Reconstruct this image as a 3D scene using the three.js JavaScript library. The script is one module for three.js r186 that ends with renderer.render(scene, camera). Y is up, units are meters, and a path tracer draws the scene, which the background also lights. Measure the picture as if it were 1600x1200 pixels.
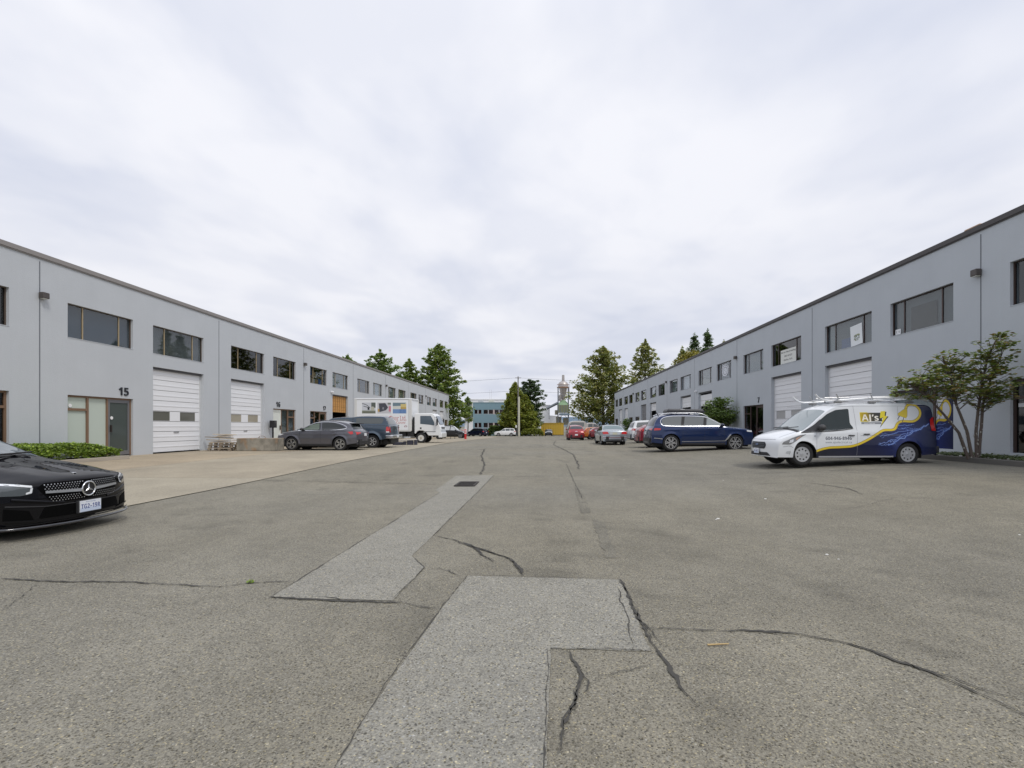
import * as THREE from 'three';
import { mergeGeometries } from 'three/addons/utils/BufferGeometryUtils.js';
import { RoundedBoxGeometry } from 'three/addons/geometries/RoundedBoxGeometry.js';
import { TextGeometry } from 'three/addons/geometries/TextGeometry.js';
import { FontLoader } from 'three/addons/loaders/FontLoader.js';

// ---------------------------------------------------------------- camera, sky, sun, exposure
const scene = new THREE.Scene();
const camera = new THREE.PerspectiveCamera(THREE.MathUtils.radToDeg(2 * Math.atan(600 / 750)), 4 / 3, 0.1, 6000);
camera.position.set(0, 1.3, 0);
camera.lookAt(0, 1.3, -10);
camera.setViewOffset(1600, 1200, -45, -66, 1600, 1200);   // shifted lens: upright walls stay upright

const renderer = new THREE.WebGLRenderer({ antialias: true });
renderer.setSize(1024, 768);
renderer.toneMapping = THREE.LinearToneMapping;
renderer.toneMappingExposure = 1.0;
renderer.shadowMap.enabled = true;

function mulberry(a) { return () => { a |= 0; a = (a + 0x6d2b79f5) | 0; let t = Math.imul(a ^ (a >>> 15), 1 | a); t = (t + Math.imul(t ^ (t >>> 7), 61 | t)) ^ t; return ((t ^ (t >>> 14)) >>> 0) / 4294967296; }; }
const clamp = (x, a = 0, b = 1) => Math.min(b, Math.max(a, x));
const ss = (a, b, x) => { const t = clamp((x - a) / (b - a)); return t * t * (3 - 2 * t); };
const lerp = (a, b, t) => a + (b - a) * t;
function hash2(ix, iy, s) { let h = Math.imul(ix, 374761393) ^ Math.imul(iy, 668265263) ^ Math.imul(s, 974634777); h = Math.imul(h ^ (h >>> 13), 1274126177); h ^= h >>> 16; return (h >>> 0) / 4294967296; }
function vnoise(x, y, s, per = 0) {
  let ix = Math.floor(x), iy = Math.floor(y); const fx = x - ix, fy = y - iy, u = fx * fx * (3 - 2 * fx), v = fy * fy * (3 - 2 * fy);
  const w = (n) => (per ? ((n % per) + per) % per : n), x0 = w(ix), x1 = w(ix + 1), y0 = w(iy), y1 = w(iy + 1);
  return lerp(lerp(hash2(x0, y0, s), hash2(x1, y0, s), u), lerp(hash2(x0, y1, s), hash2(x1, y1, s), u), v);
}
function fbm(x, y, s, oct = 5, per = 0) { let a = 0, w = 0.5, n = 0, f = 1; for (let i = 0; i < oct; i++) { a += w * vnoise(x * f, y * f, s + i * 17, per ? per * f : 0); n += w; w *= 0.5; f *= 2; } return a / n; }

const SUN = new THREE.Vector3(0.42, 0.80, 0.42).normalize();
{ // overcast sky, thin bright patches, lower layers flatter towards the horizon
  const W = 2048, H = 1024, data = new Float32Array(W * H * 4);
  for (let j = 0; j < H; j++) {
    const el = ((j + 0.5) / H - 0.5) * Math.PI, se = Math.sin(el), ce = Math.cos(el);
    for (let i = 0; i < W; i++) {
      const az = ((i + 0.5) / W - 0.5) * 2 * Math.PI, x = Math.cos(az) * ce, z = Math.sin(az) * ce;
      let r, g, b;
      if (se > -0.02) {
        const h = Math.max(se, 0.0) + 0.075, px = x / h, pz = z / h;
        const wx = fbm(px * 0.5 + 11, pz * 0.5, 5, 3) - 0.5, wz = fbm(px * 0.5, pz * 0.5 + 7, 9, 3) - 0.5;
        const n1 = fbm(px * 1.05 + wx * 1.7 + 3.1, pz * 1.05 + wz * 1.7 + 9.7, 21, 6), n2 = fbm(px * 3.4 + wx * 3, pz * 2.8 + wz * 2, 77, 6);
        let c = clamp((n1 - 0.36) / 0.3); c = c * 0.6 + clamp((n2 - 0.34) / 0.32) * 0.4;
        const up = ss(0.0, 0.55, se), sd = Math.max(0, x * SUN.x + se * SUN.y + z * SUN.z), glow = 0.16 * Math.pow(sd, 5);
        const L = lerp(0.78, 0.84, up) * (1 + 0.45 * ss(0.62, 1, se)), hi = 1 + glow;
        const lo = [0.815, 0.845, 0.925], br = [1.09, 1.08, 1.075], k = lerp(0.8, 1, up);
        r = L * hi * lerp(lerp(1, lo[0], k), br[0], c); g = L * 1.022 * hi * lerp(lerp(1, lo[1], k), br[1], c); b = L * 1.095 * hi * lerp(lerp(1, lo[2], k), br[2], c);
      } else { r = 0.3; g = 0.3; b = 0.29; }
      const o = (j * W + i) * 4; data[o] = r; data[o + 1] = g; data[o + 2] = b; data[o + 3] = 1;
    }
  }
  const t = new THREE.DataTexture(data, W, H, THREE.RGBAFormat, THREE.FloatType);
  t.mapping = THREE.EquirectangularReflectionMapping; t.magFilter = THREE.LinearFilter; t.minFilter = THREE.LinearFilter; t.needsUpdate = true;
  scene.background = t; scene.environment = t;
}
const sun = new THREE.DirectionalLight(new THREE.Color(1.0, 0.955, 0.88), 1.5);
sun.position.copy(SUN).multiplyScalar(150); sun.castShadow = true; sun.shadow.radius = 24;
Object.assign(sun.shadow.camera, { left: -110, right: 110, top: 110, bottom: -110, near: 1, far: 400 });
scene.add(sun, sun.target);

// ---------------------------------------------------------------- helpers
const names = new Map();
function numbered(n) { const k = names.get(n) || 0; names.set(n, k + 1); return k ? `${n}_${String(k).padStart(3, '0')}` : n; }
function tag(o, label, category, group) { if (label) o.userData.label = label; if (category) o.userData.category = category; if (group) o.userData.group = group; return o; }
function thing(name, label, category, x = 0, y = 0, z = 0, turn = 0, group) {
  const o = new THREE.Group(); o.name = numbered(name); o.position.set(x, y, z); o.rotation.y = turn; scene.add(o); return tag(o, label, category, group);
}
function shadows(o) { o.castShadow = true; o.receiveShadow = true; return o; }
function part(parent, name, geo, m, label) {
  const g = Array.isArray(geo) ? merge(geo) : geo, o = shadows(new THREE.Mesh(g, m)); o.name = name; parent.add(o); if (label) o.userData.label = label; return o;
}
function sub(parent, name) { const g = new THREE.Group(); g.name = name; parent.add(g); return g; }
function merge(list) {
  return mergeGeometries(list.map((g) => {
    const n = g.index ? g.toNonIndexed() : g; for (const k of Object.keys(n.attributes)) if (!['position', 'normal', 'uv'].includes(k)) n.deleteAttribute(k);
    if (!n.attributes.uv) n.setAttribute('uv', new THREE.BufferAttribute(new Float32Array(n.attributes.position.count * 2), 2));
    n.morphAttributes = {}; return n;
  }));
}
const M = (r, g, b, rough = 0.7, extra = {}) => new THREE.MeshStandardMaterial({ color: new THREE.Color().setRGB(r, g, b), roughness: rough, ...extra });
const P = (r, g, b, rough = 0.35, extra = {}) => new THREE.MeshPhysicalMaterial({ color: new THREE.Color().setRGB(r, g, b), roughness: rough, ...extra });
function bx(x0, x1, y0, y1, z0, z1) { const g = new THREE.BoxGeometry(Math.abs(x1 - x0), Math.abs(y1 - y0), Math.abs(z1 - z0)); g.translate((x0 + x1) / 2, (y0 + y1) / 2, (z0 + z1) / 2); return g; }
function rbx(x0, x1, y0, y1, z0, z1, r = 0.02, seg = 2) { const g = new RoundedBoxGeometry(Math.abs(x1 - x0), Math.abs(y1 - y0), Math.abs(z1 - z0), seg, r); g.translate((x0 + x1) / 2, (y0 + y1) / 2, (z0 + z1) / 2); return g; }
function cyl(r0, r1, h, seg, x, y, z, axis = 'y') { const g = new THREE.CylinderGeometry(r1, r0, h, seg); if (axis === 'z') g.rotateX(Math.PI / 2); if (axis === 'x') g.rotateZ(-Math.PI / 2); g.translate(x, y, z); return g; }
function bar(a, b, r0, r1 = r0, seg = 6) {
  const A = new THREE.Vector3(...a), B = new THREE.Vector3(...b), d = B.clone().sub(A), g = new THREE.CylinderGeometry(r1, r0, d.length(), seg);
  g.applyQuaternion(new THREE.Quaternion().setFromUnitVectors(new THREE.Vector3(0, 1, 0), d.normalize())); g.translate((A.x + B.x) / 2, (A.y + B.y) / 2, (A.z + B.z) / 2); return g;
}
function tube(pts, r, seg = 24, rs = 6, closed = false) { return new THREE.TubeGeometry(new THREE.CatmullRomCurve3(pts.map((p) => new THREE.Vector3(...p)), closed, 'centripetal'), seg, r, rs, closed); }
function canvasTex(w, h, draw, srgb = true) { const c = document.createElement('canvas'); c.width = w; c.height = h; draw(c.getContext('2d'), w, h); const t = new THREE.CanvasTexture(c); if (srgb) t.colorSpace = THREE.SRGBColorSpace; return t; }
function gray(n, fn) { const d = new Uint8Array(n * n * 4); for (let j = 0; j < n; j++) for (let i = 0; i < n; i++) { const v = fn(i, j), o = (j * n + i) * 4; if (typeof v === 'number') d[o] = d[o + 1] = d[o + 2] = clamp(v) * 255; else { d[o] = clamp(v[0]) * 255; d[o + 1] = clamp(v[1]) * 255; d[o + 2] = clamp(v[2]) * 255; } d[o + 3] = 255; } return d; }
function dataTex(n, d, rep, srgb = false) { const t = new THREE.DataTexture(d, n, n, THREE.RGBAFormat); t.wrapS = t.wrapT = THREE.RepeatWrapping; t.magFilter = THREE.LinearFilter; t.minFilter = THREE.LinearMipmapLinearFilter; t.generateMipmaps = true; t.repeat.set(rep, rep); if (srgb) t.colorSpace = THREE.SRGBColorSpace; t.needsUpdate = true; return t; }
const font = await new FontLoader().loadAsync('fonts/droid/droid_sans_bold.typeface.json');

// ---------------------------------------------------------------- ground
function gy(x, d) {       // the yard falls gently to the drain, rises to the right-hand building and falls away at the far end
  let y = -0.1 * (1 - ss(10, 20, d)) * (1 - ss(3, 8, x)) * ss(-16, -9, x);
  y += 0.25 * ss(4, 12, x) * (1 - ss(24, 44, d));
  return y - 0.0125 * Math.max(0, Math.min(d, 115) - 38);
}
function aggregate(n, seed, mean, warm, stones, contrast) {   // exposed-stone asphalt, tile of n pixels
  const rnd = mulberry(seed), v = new Float32Array(n * n), tint = new Float32Array(n * n);
  for (let j = 0; j < n; j++) for (let i = 0; i < n; i++) {
    v[j * n + i] = mean * (1 + contrast * ((hash2(i, j, seed) - 0.5) * 0.5 + (vnoise(i / 4, j / 4, seed + 1, n / 4) - 0.5) * 0.55 + (vnoise(i / 64, j / 64, seed + 2, n / 64) - 0.5) * 0.16 + (vnoise(i / 256, j / 256, seed + 3, n / 256) - 0.5) * 0.14));
  }
  for (let k = 0; k < stones; k++) {
    const cx = rnd() * n, cy = rnd() * n, r = 0.8 + 2.7 * rnd() * rnd(), ry = r * (0.6 + rnd() * 0.5), q = rnd(), L = q < 0.46 ? lerp(0.25, 0.6, rnd()) : q < 0.92 ? lerp(1.15, 1.6, rnd()) : lerp(1.6, 2.3, rnd()), w = (rnd() - 0.35) * 0.26;
    for (let y = Math.floor(cy - ry); y <= cy + ry; y++) for (let x = Math.floor(cx - r); x <= cx + r; x++) {
      const e = ((x - cx) / r) ** 2 + ((y - cy) / ry) ** 2; if (e > 1) continue;
      const o = (((y % n) + n) % n) * n + (((x % n) + n) % n); v[o] = mean * lerp(1, L, 0.6 + 0.4 * contrast / 1.2); tint[o] = w;
    }
  }
  const c = new Uint8Array(n * n * 4), b = new Uint8Array(n * n * 4);
  const enc = (l) => { l = clamp(l); return 255 * (l <= 0.0031308 ? 12.92 * l : 1.055 * l ** (1 / 2.4) - 0.055); };
  for (let i = 0; i < n * n; i++) { const t = tint[i] + warm; c[i * 4] = enc(v[i] * (1 + t)); c[i * 4 + 1] = enc(v[i] * (0.985 + t * 0.45)); c[i * 4 + 2] = enc(v[i] * (0.84 - t * 0.8)); c[i * 4 + 3] = 255; const h = clamp(0.5 + (v[i] / mean - 1) * 0.5) * 255; b[i * 4] = b[i * 4 + 1] = b[i * 4 + 2] = h; b[i * 4 + 3] = 255; }
  return [c, b];
}
function groundMat(n, seed, mean, warm, stones, contrast, metres, bump) {
  const [c, b] = aggregate(n, seed, mean, warm, stones, contrast);
  return new THREE.MeshStandardMaterial({ map: dataTex(n, c, 1 / metres, true), bumpMap: dataTex(n, b, 1 / metres), bumpScale: bump, roughness: 0.93, vertexColors: true });
}
const asphaltM = groundMat(2048, 3, 0.19, 0.05, 170000, 1.15, 4.2, 0.005);
const patchM = groundMat(1024, 8, 0.224, 0.025, 44000, 0.95, 2.3, 0.003);
const concreteM = groundMat(1024, 15, 0.30, 0.115, 16000, 0.55, 3.1, 0.0015);
concreteM.color.setRGB(0.96, 0.885, 0.9); asphaltM.color.setRGB(0.995, 0.965, 0.965); patchM.color.setRGB(1, 0.985, 1.02);
function sheet(xs, ds, lift, tone) {   // a sheet over the ground, uv in metres
  const pos = [], uv = [], col = [], idx = [], nx = xs.length;
  for (const d of ds) for (const x of xs) { pos.push(x, gy(x, d) + lift, -d); uv.push(x, d); const t = tone(x, d); col.push(...(typeof t === 'number' ? [t, t, t] : t)); }
  for (let j = 0; j < ds.length - 1; j++) for (let i = 0; i < nx - 1; i++) { const a = j * nx + i; idx.push(a, a + 1, a + nx, a + 1, a + nx + 1, a + nx); }
  const g = new THREE.BufferGeometry(); g.setAttribute('position', new THREE.Float32BufferAttribute(pos, 3)); g.setAttribute('uv', new THREE.Float32BufferAttribute(uv, 2)); g.setAttribute('color', new THREE.Float32BufferAttribute(col, 3)); g.setIndex(idx); g.computeVertexNormals(); return g;
}
const span = (a, b, s) => { const n = Math.max(1, Math.round((b - a) / s)); return Array.from({ length: n + 1 }, (_, i) => a + (b - a) * i / n); };
function wear(x, d) {   // tyre-polished lanes, oil-dark parking places, sandy drift: stays put whatever the light does
  const a = fbm(x * 0.35 + 40, d * 0.2 + 40, 31, 4) - 0.5, b = fbm(x * 1.6 + 9, d * 1.1 + 5, 37, 3) - 0.5, lane = 0.05 * (Math.exp(-(((x - 2.6 + 0.4 * Math.sin(d * 0.11)) / 0.5) ** 2)) + Math.exp(-(((x - 4.4 + 0.4 * Math.sin(d * 0.11)) / 0.5) ** 2)) + Math.exp(-(((x + 4.0 + 0.3 * Math.sin(d * 0.13)) / 0.45) ** 2))), spots = 0.045 * ss(0.66, 0.76, fbm(x * 0.9 + 70, d * 0.9 + 20, 47, 3)) + 0.22 * ss(0.78, 0.86, vnoise(x * 3.3 + 5, d * 3.3, 49)) * ss(0.5, 0.62, vnoise(x * 0.3, d * 0.3, 51)), t = 1 + a * 0.27 + b * 0.16 - lane - spots, w = (fbm(x * 0.22, d * 0.3, 41, 3) - 0.42) * 0.09;
  return [t * (1 + w), t * (1 + w * 0.5), t * (1 - w * 0.7)];
}
const ground = new THREE.Group(); ground.name = 'ground'; ground.userData.kind = 'structure'; scene.add(ground);
{
  const xs = [-900, -400, -160, -80, -50, -30, -20, ...span(-16, -9, 0.7), ...span(-8.6, 8.6, 0.22), ...span(9, 16, 0.7), 20, 30, 60, 120, 400, 900];
  const ds = [-300, -60, -20, -8, ...span(-4, 1.4, 0.5), ...span(1.6, 14, 0.2), ...span(14.6, 46, 0.8), ...span(48, 120, 2.5), 140, 180, 260, 500, 1200, 3500];
  part(ground, 'asphalt', sheet(xs, ds, 0, wear), asphaltM);
}
function polySheet(poly, lift, tone, cell) {  // an outline on the ground, cut into cells so that it follows the slope
  const g = new THREE.ShapeGeometry(new THREE.Shape(poly.map((p) => new THREE.Vector2(...p)))), P0 = g.attributes.position, tri = [];
  const I = g.index.array, rec = (a, b, c, k) => {
    const l = [Math.hypot(a[0] - b[0], a[1] - b[1]), Math.hypot(b[0] - c[0], b[1] - c[1]), Math.hypot(c[0] - a[0], c[1] - a[1])], m = Math.max(...l);
    if (m < cell || k > 14) { tri.push(a, b, c); return; }
    const mid = (p, q) => [(p[0] + q[0]) / 2, (p[1] + q[1]) / 2];
    if (m === l[0]) { const q = mid(a, b); rec(a, q, c, k + 1); rec(q, b, c, k + 1); } else if (m === l[1]) { const q = mid(b, c); rec(a, b, q, k + 1); rec(a, q, c, k + 1); } else { const q = mid(c, a); rec(a, b, q, k + 1); rec(q, b, c, k + 1); }
  };
  for (let i = 0; i < I.length; i += 3) rec(...[0, 1, 2].map((k) => [P0.getX(I[i + k]), P0.getY(I[i + k])]), 0);
  const pos = [], uv = [], col = []; for (const [x, d] of tri) { pos.push(x, gy(x, d) + lift, -d); uv.push(x, d); const t = tone(x, d); col.push(...(typeof t === 'number' ? [t, t, t] : t)); }
  const o = new THREE.BufferGeometry(); o.setAttribute('position', new THREE.Float32BufferAttribute(pos, 3)); o.setAttribute('uv', new THREE.Float32BufferAttribute(uv, 2)); o.setAttribute('color', new THREE.Float32BufferAttribute(col, 3));
  o.setAttribute('normal', new THREE.Float32BufferAttribute(pos.map((_, i) => (i % 3 === 1 ? 1 : 0)), 3)); return o;
}
function roughen(poly, amp, seed, step = 0.12) {  // ragged saw-cut edge
  const out = [], r = mulberry(seed);
  for (let i = 0; i < poly.length; i++) { const a = poly[i], b = poly[(i + 1) % poly.length], l = Math.hypot(b[0] - a[0], b[1] - a[1]), n = Math.max(1, Math.round(l / step)); for (let k = 0; k < n; k++) out.push([lerp(a[0], b[0], k / n) + (k ? (r() - 0.5) * amp : 0), lerp(a[1], b[1], k / n) + (k ? (r() - 0.5) * amp : 0)]); }
  return out;
}
const patchA = [[-2.35, 13.302], [-1.319, 13.455], [-1.376, 6.122], [-1.39, 5.172], [-1.147, 4.74], [-1.187, 3.846], [-2.207, 3.918], [-2.127, 10.096], [-2.309, 10.495]];
const patchB = [[-0.688, 4.487], [0.729, 4.375], [0.684, 3.07], [0.688, 2.983], [0.06, 3.017], [0.03, 2.239], [0.015, 1.862], [-0.844, 1.862], [-0.845, 2.263], [-0.765, 3.633]];
const lightWear = (x, d) => { const w = 1 + (fbm(x * 2, d * 2, 91, 3) - 0.5) * 0.16; return [w, w, w]; };
for (const [p, s, l] of [[patchA, 1, 'long pale asphalt trench patch running up to the drain'], [patchB, 2, 'broad pale asphalt patch nearest the camera']]) {
  const o = part(ground, 'asphalt_patch', polySheet(roughen(p, 0.014, s), 0.004, lightWear, 0.5), patchM); o.userData.label = l;
}
{ // old tar seam strips
  const seamM = asphaltM;
  for (const p of [[[0.787, 11.141], [0.869, 9.722], [0.793, 7.721], [0.649, 7.721]], [[0.767, 7.192], [0.911, 7.047], [0.822, 5.097], [0.686, 5.097]]])
    part(ground, 'seam_strip', polySheet(roughen(p, 0.05, 5, 0.08), 0.004, (x, d) => 0.84 + (fbm(x * 5, d * 5, 3, 3) - 0.5) * 0.5, 0.12), seamM);
}
const crackM = M(0.06, 0.057, 0.05, 0.97);
function crack(pts, w, seed, wob = 1) {   // an open, ragged crack: many short dark segments of uneven width
  const r = mulberry(seed), fine = [];
  for (let i = 0; i < pts.length - 1; i++) { const a = pts[i], b = pts[i + 1], n = Math.max(2, Math.round(Math.hypot(b[0] - a[0], b[1] - a[1]) / 0.03)); for (let k = 0; k < n; k++) fine.push([lerp(a[0], b[0], k / n), lerp(a[1], b[1], k / n)]); }
  fine.push(pts[pts.length - 1]);
  let jx = 0, jd = 0; const left = [], right = [];
  fine.forEach((p, i) => {
    jx = jx * 0.86 + (r() - 0.5) * 0.02 * wob; jd = jd * 0.86 + (r() - 0.5) * 0.02 * wob;
    const a = fine[Math.max(0, i - 1)], b = fine[Math.min(fine.length - 1, i + 1)], l = Math.hypot(b[0] - a[0], b[1] - a[1]) || 1, nx = -(b[1] - a[1]) / l, nd = (b[0] - a[0]) / l;
    const end = Math.min(1, i / 6, (fine.length - 1 - i) / 6) * 0.8 + 0.2, ww = w * end * (0.3 + 1.3 * r() * r() + 0.8 * ss(0.3, 0.7, vnoise(i / 9, 3, seed)));
    left.push([p[0] + jx + nx * ww / 2, p[1] + jd + nd * ww / 2]); right.push([p[0] + jx - nx * ww / 2, p[1] + jd - nd * ww / 2]);
  });
  const pos = [], put = (q) => pos.push(q[0], gy(q[0], q[1]) + 0.0085, -q[1]);
  for (let i = 0; i < left.length - 1; i++) { put(left[i]); put(right[i]); put(left[i + 1]); put(right[i]); put(right[i + 1]); put(left[i + 1]); }
  const g = new THREE.BufferGeometry(); g.setAttribute('position', new THREE.Float32BufferAttribute(pos, 3)); g.setAttribute('normal', new THREE.Float32BufferAttribute(pos.map((_, i) => (i % 3 === 1 ? 1 : 0)), 3)); return g;
}
[
  [[[-4.971, 4.412], [-4.541, 4.339], [-4.119, 4.321], [-3.686, 4.286], [-3.12, 4.217], [-2.789, 4.183], [-2.6, 4.286], [-2.333, 4.321], [-2.219, 4.357]], 0.022],
  [[[-2.21, 3.918], [-1.893, 3.889], [-1.558, 3.832], [-1.375, 3.818], [-1.083, 3.777], [-0.912, 3.697], [-0.765, 3.633]], 0.028],
  [[[-0.688, 4.487], [-0.727, 4.102], [-0.765, 3.633], [-0.805, 3.097], [-0.835, 2.665], [-0.845, 2.263], [-0.844, 1.862]], 0.014, 0.5],
  [[[-1.375, 6.14], [-1.017, 5.866], [-0.778, 5.556], [-0.49, 5.25], [-0.301, 5.024], [-0.208, 4.73], [-0.162, 4.487]], 0.04],
  [[[-0.828, 5.645], [-0.624, 5.198], [-0.48, 4.93]], 0.03],
  [[[0.729, 4.375], [0.727, 3.633], [0.724, 3.292], [0.733, 3.052], [0.73, 2.807], [0.745, 2.599], [0.797, 2.392]], 0.03],
  [[[0.731, 3.323], [0.95, 3.312], [1.163, 3.292], [1.422, 3.281], [1.734, 3.211], [1.932, 3.116], [2.076, 2.966], [2.172, 2.785], [2.27, 2.599], [2.306, 2.419], [2.338, 2.323], [2.415, 2.169]], 0.026],
  [[[2.123, 2.869], [2.192, 2.763], [2.268, 2.679], [2.322, 2.506], [2.447, 2.431]], 0.012],
  [[[0.179, 2.983], [0.222, 2.77], [0.225, 2.599], [0.177, 2.419], [0.121, 2.273], [0.074, 2.043]], 0.028],
  [[[0.219, 2.734], [0.256, 2.632], [0.212, 2.448]], 0.016],
  [[[0.261, 2.685], [0.375, 2.679], [0.531, 2.749], [0.662, 2.838]], 0.009],
  [[[-7.1, 12.2], [-6.055, 12.109], [-4.505, 11.855], [-2.374, 11.489]], 0.03, 0.6],
  [[[-1.308, 13.077], [0.97, 13.226], [3.336, 13.525], [6.005, 13.054], [8.195, 12.673], [9.875, 12.241]], 0.032, 0.6],
  [[[-1.714, 13.533], [-1.892, 16.129], [-2.628, 21.196], [-3.178, 27.083]], 0.05, 2],
  [[[6.087, 10.87], [6.3, 9.9], [6.09, 9.045]], 0.02],
  [[[-4.079, 3.621], [-4.242, 3.903], [-4.493, 4.303]], 0.01],
  [[[-1.153, 4.751], [-0.898, 4.646], [-0.721, 4.393]], 0.009],
  [[[0.06, 3.017], [0.688, 2.983]], 0.01, 0.4], [[[0.048, 3.017], [0.03, 2.263], [0.015, 1.878]], 0.008, 0.4],
  [[[-0.688, 4.487], [0.03, 4.449], [0.729, 4.375]], 0.009, 0.4], [[[0.647, 4.183], [0.623, 3.512], [0.577, 2.983]], 0.011],
  [[[-1.19, 3.846], [-1.147, 4.751], [-1.393, 5.172]], 0.009, 0.4], [[[-2.207, 3.918], [-2.127, 10.096]], 0.012, 0.4], [[[-1.376, 6.122], [-1.319, 13.455]], 0.012, 0.4],
  [[[0.897, 16.828], [0.846, 13.226], [0.798, 9.211]], 0.02, 0.8], [[[-0.1, 4.72], [0.15, 4.6], [0.62, 4.45]], 0.008],
  [[[4.1, 24], [2.2, 26.5], [-1.5, 27.4], [-5.5, 27]], 0.05, 2], [[[1.4, 46], [0.9, 34], [1.5, 22], [1.2, 15]], 0.045, 2], [[[6.4, 8.6], [5.2, 7.9], [4.4, 7.7]], 0.008],
].forEach(([p, w, wob = 1], i) => {
  const strands = [crack(p, w * 0.6, 100 + i, wob)];   // hairline companions run beside the wider cracks
  if (w > 0.019 && wob >= 1) { const r = mulberry(300 + i); for (let k = 0; k < 2; k++) { const a = Math.floor(r() * (p.length - 1) * 0.5), q = p.slice(a, Math.min(p.length, a + 2 + Math.floor(r() * 4))).map(([x, d]) => [x + (r() - 0.5) * 0.05, d + (r() - 0.5) * 0.05]); if (q.length > 1) strands.push(crack(q, w * 0.26, 500 + i * 3 + k, 1.5)); } }
  part(ground, 'crack', merge(strands), crackM);
});

{ // concrete apron in front of the left-hand building: separate slabs with open joints
  const apron = new THREE.Group(); apron.name = 'concrete_apron'; apron.userData.kind = 'structure'; scene.add(apron);
  const rows = []; for (let d = -1.7; d < 96; d += 4.8) rows.push(d);
  const edges = [-18.05, -12.75, -7.2];
  for (let k = 0; k < rows.length - 1; k++) for (let c = 0; c < 2; c++) {
    const t = 0.97 + 0.1 * hash2(k, c, 5), w = 0.03 * (hash2(k, c, 9) - 0.2) + (c ? -0.035 : 0.03), j = 0.011, xs = span(edges[c] + j, edges[c + 1] - (c ? 0 : j), 0.55), ds = span(rows[k] + j, rows[k + 1] - j, 0.6);
    part(apron, 'slab', sheet(xs, ds, 0.014, (x, d) => { const n = t * (1 + (fbm(x * 0.9, d * 0.9, 61, 4) - 0.5) * 0.34 - 0.10 * ss(0.62, 0.75, fbm(x * 0.5 + 5, d * 0.4, 63, 3))); return [n * (1 + w), n, n * (1 - w)]; }), concreteM);
  }
  part(apron, 'joint_filler', sheet([-18.05, -15, -12.75, -10, -7.25], span(-1.7, 94.3, 1.2), 0.005, () => 0.22), concreteM);
}
{ // storm drain set in the trench patch
  const g = thing('storm_drain', 'rectangular iron storm drain grate set in the pale asphalt patch', 'drain grate', -1.77, gy(-1.77, 11.5) + 0.006, -11.5), iron = M(0.05, 0.045, 0.04, 0.75, { metalness: 0.5 });
  part(g, 'frame', [bx(-0.24, 0.24, 0, 0.02, -0.42, -0.37), bx(-0.24, 0.24, 0, 0.02, 0.37, 0.42), bx(-0.24, -0.19, 0, 0.02, -0.37, 0.37), bx(0.19, 0.24, 0, 0.02, -0.37, 0.37)], iron);
  part(g, 'pit', bx(-0.19, 0.19, 0, 0.004, -0.37, 0.37), M(0.01, 0.01, 0.01, 1));
  for (let i = 0; i < 10; i++) part(g, 'grate_bar', bx(-0.19, 0.19, 0.004, 0.017, -0.35 + i * 0.077, -0.318 + i * 0.077), iron);
}
{ // litter on the asphalt
  const st = bar([1.06, gy(1.1, 3.05) + 0.012, -3.05], [1.2, gy(1.2, 3.06) + 0.012, -3.065], 0.006, 0.004, 5); const o = part(scene, numbered('wood_stick'), st, M(0.5, 0.36, 0.17, 0.8)); tag(o, 'thin tan splinter of wood lying on asphalt beside the long crack', 'stick');
  const specks = [], r = mulberry(4);
  for (const [x, d] of [[4.259, 9.101], [2.627, 7.192], [2.145, 12.373], [3.129, 5.047], [5.767, 5.783], [3.113, 5.223], [4.575, 12.04], [2.674, 7.241]]) { const s = 0.008 + r() * 0.014, g = new THREE.IcosahedronGeometry(s, 0); g.scale(1.3, 0.5, 1); g.translate(x, gy(x, d) + s * 0.3, -d); specks.push(g); }
  const sp = part(scene, 'litter_specks', specks, M(0.75, 0.74, 0.7, 0.8)); sp.userData.kind = 'stuff'; sp.userData.label = 'tiny white pebbles and paper scraps scattered on the asphalt';
}
// ---------------------------------------------------------------- the two long warehouses
const stuccoD = gray(1024, (i, j) => { const a = fbm(i / 128, j / 128, 5, 4, 8), s = vnoise(i / 10, j / 420, 8, 0) * 0.5 + vnoise(i / 34, j / 700, 9, 0) * 0.5, g = hash2(i, j, 6); return 0.955 + (a - 0.5) * 0.07 + (s - 0.5) * 0.022 + (g - 0.5) * 0.03; });
const stuccoB = gray(512, (i, j) => 0.5 + (hash2(i, j, 3) - 0.5) * 0.5 + (vnoise(i / 4, j / 4, 4, 128) - 0.5) * 0.7);
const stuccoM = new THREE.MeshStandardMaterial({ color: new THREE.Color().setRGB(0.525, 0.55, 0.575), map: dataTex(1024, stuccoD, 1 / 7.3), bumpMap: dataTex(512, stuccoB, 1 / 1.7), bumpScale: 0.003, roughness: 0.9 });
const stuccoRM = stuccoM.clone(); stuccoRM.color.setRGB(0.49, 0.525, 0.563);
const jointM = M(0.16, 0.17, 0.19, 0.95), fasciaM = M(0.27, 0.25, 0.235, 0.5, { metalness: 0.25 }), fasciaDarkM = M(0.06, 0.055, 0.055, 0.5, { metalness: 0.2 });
const tanFrameM = M(0.42, 0.33, 0.2, 0.45, { metalness: 0.35 }), brownFrameM = M(0.075, 0.05, 0.045, 0.45, { metalness: 0.3 }), bronzeM = M(0.24, 0.15, 0.095, 0.45, { metalness: 0.3 });
const doorWhiteM = M(0.8, 0.81, 0.83, 0.5), darkM = M(0.018, 0.018, 0.02, 0.9), numberM = M(0.012, 0.014, 0.018, 0.5), roofM = M(0.2, 0.2, 0.2, 0.95);
const paneM = new THREE.MeshPhysicalMaterial({ color: new THREE.Color().setRGB(0.72, 0.76, 0.78), roughness: 0.02, transmission: 1, thickness: 0, ior: 1.52 });
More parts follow.
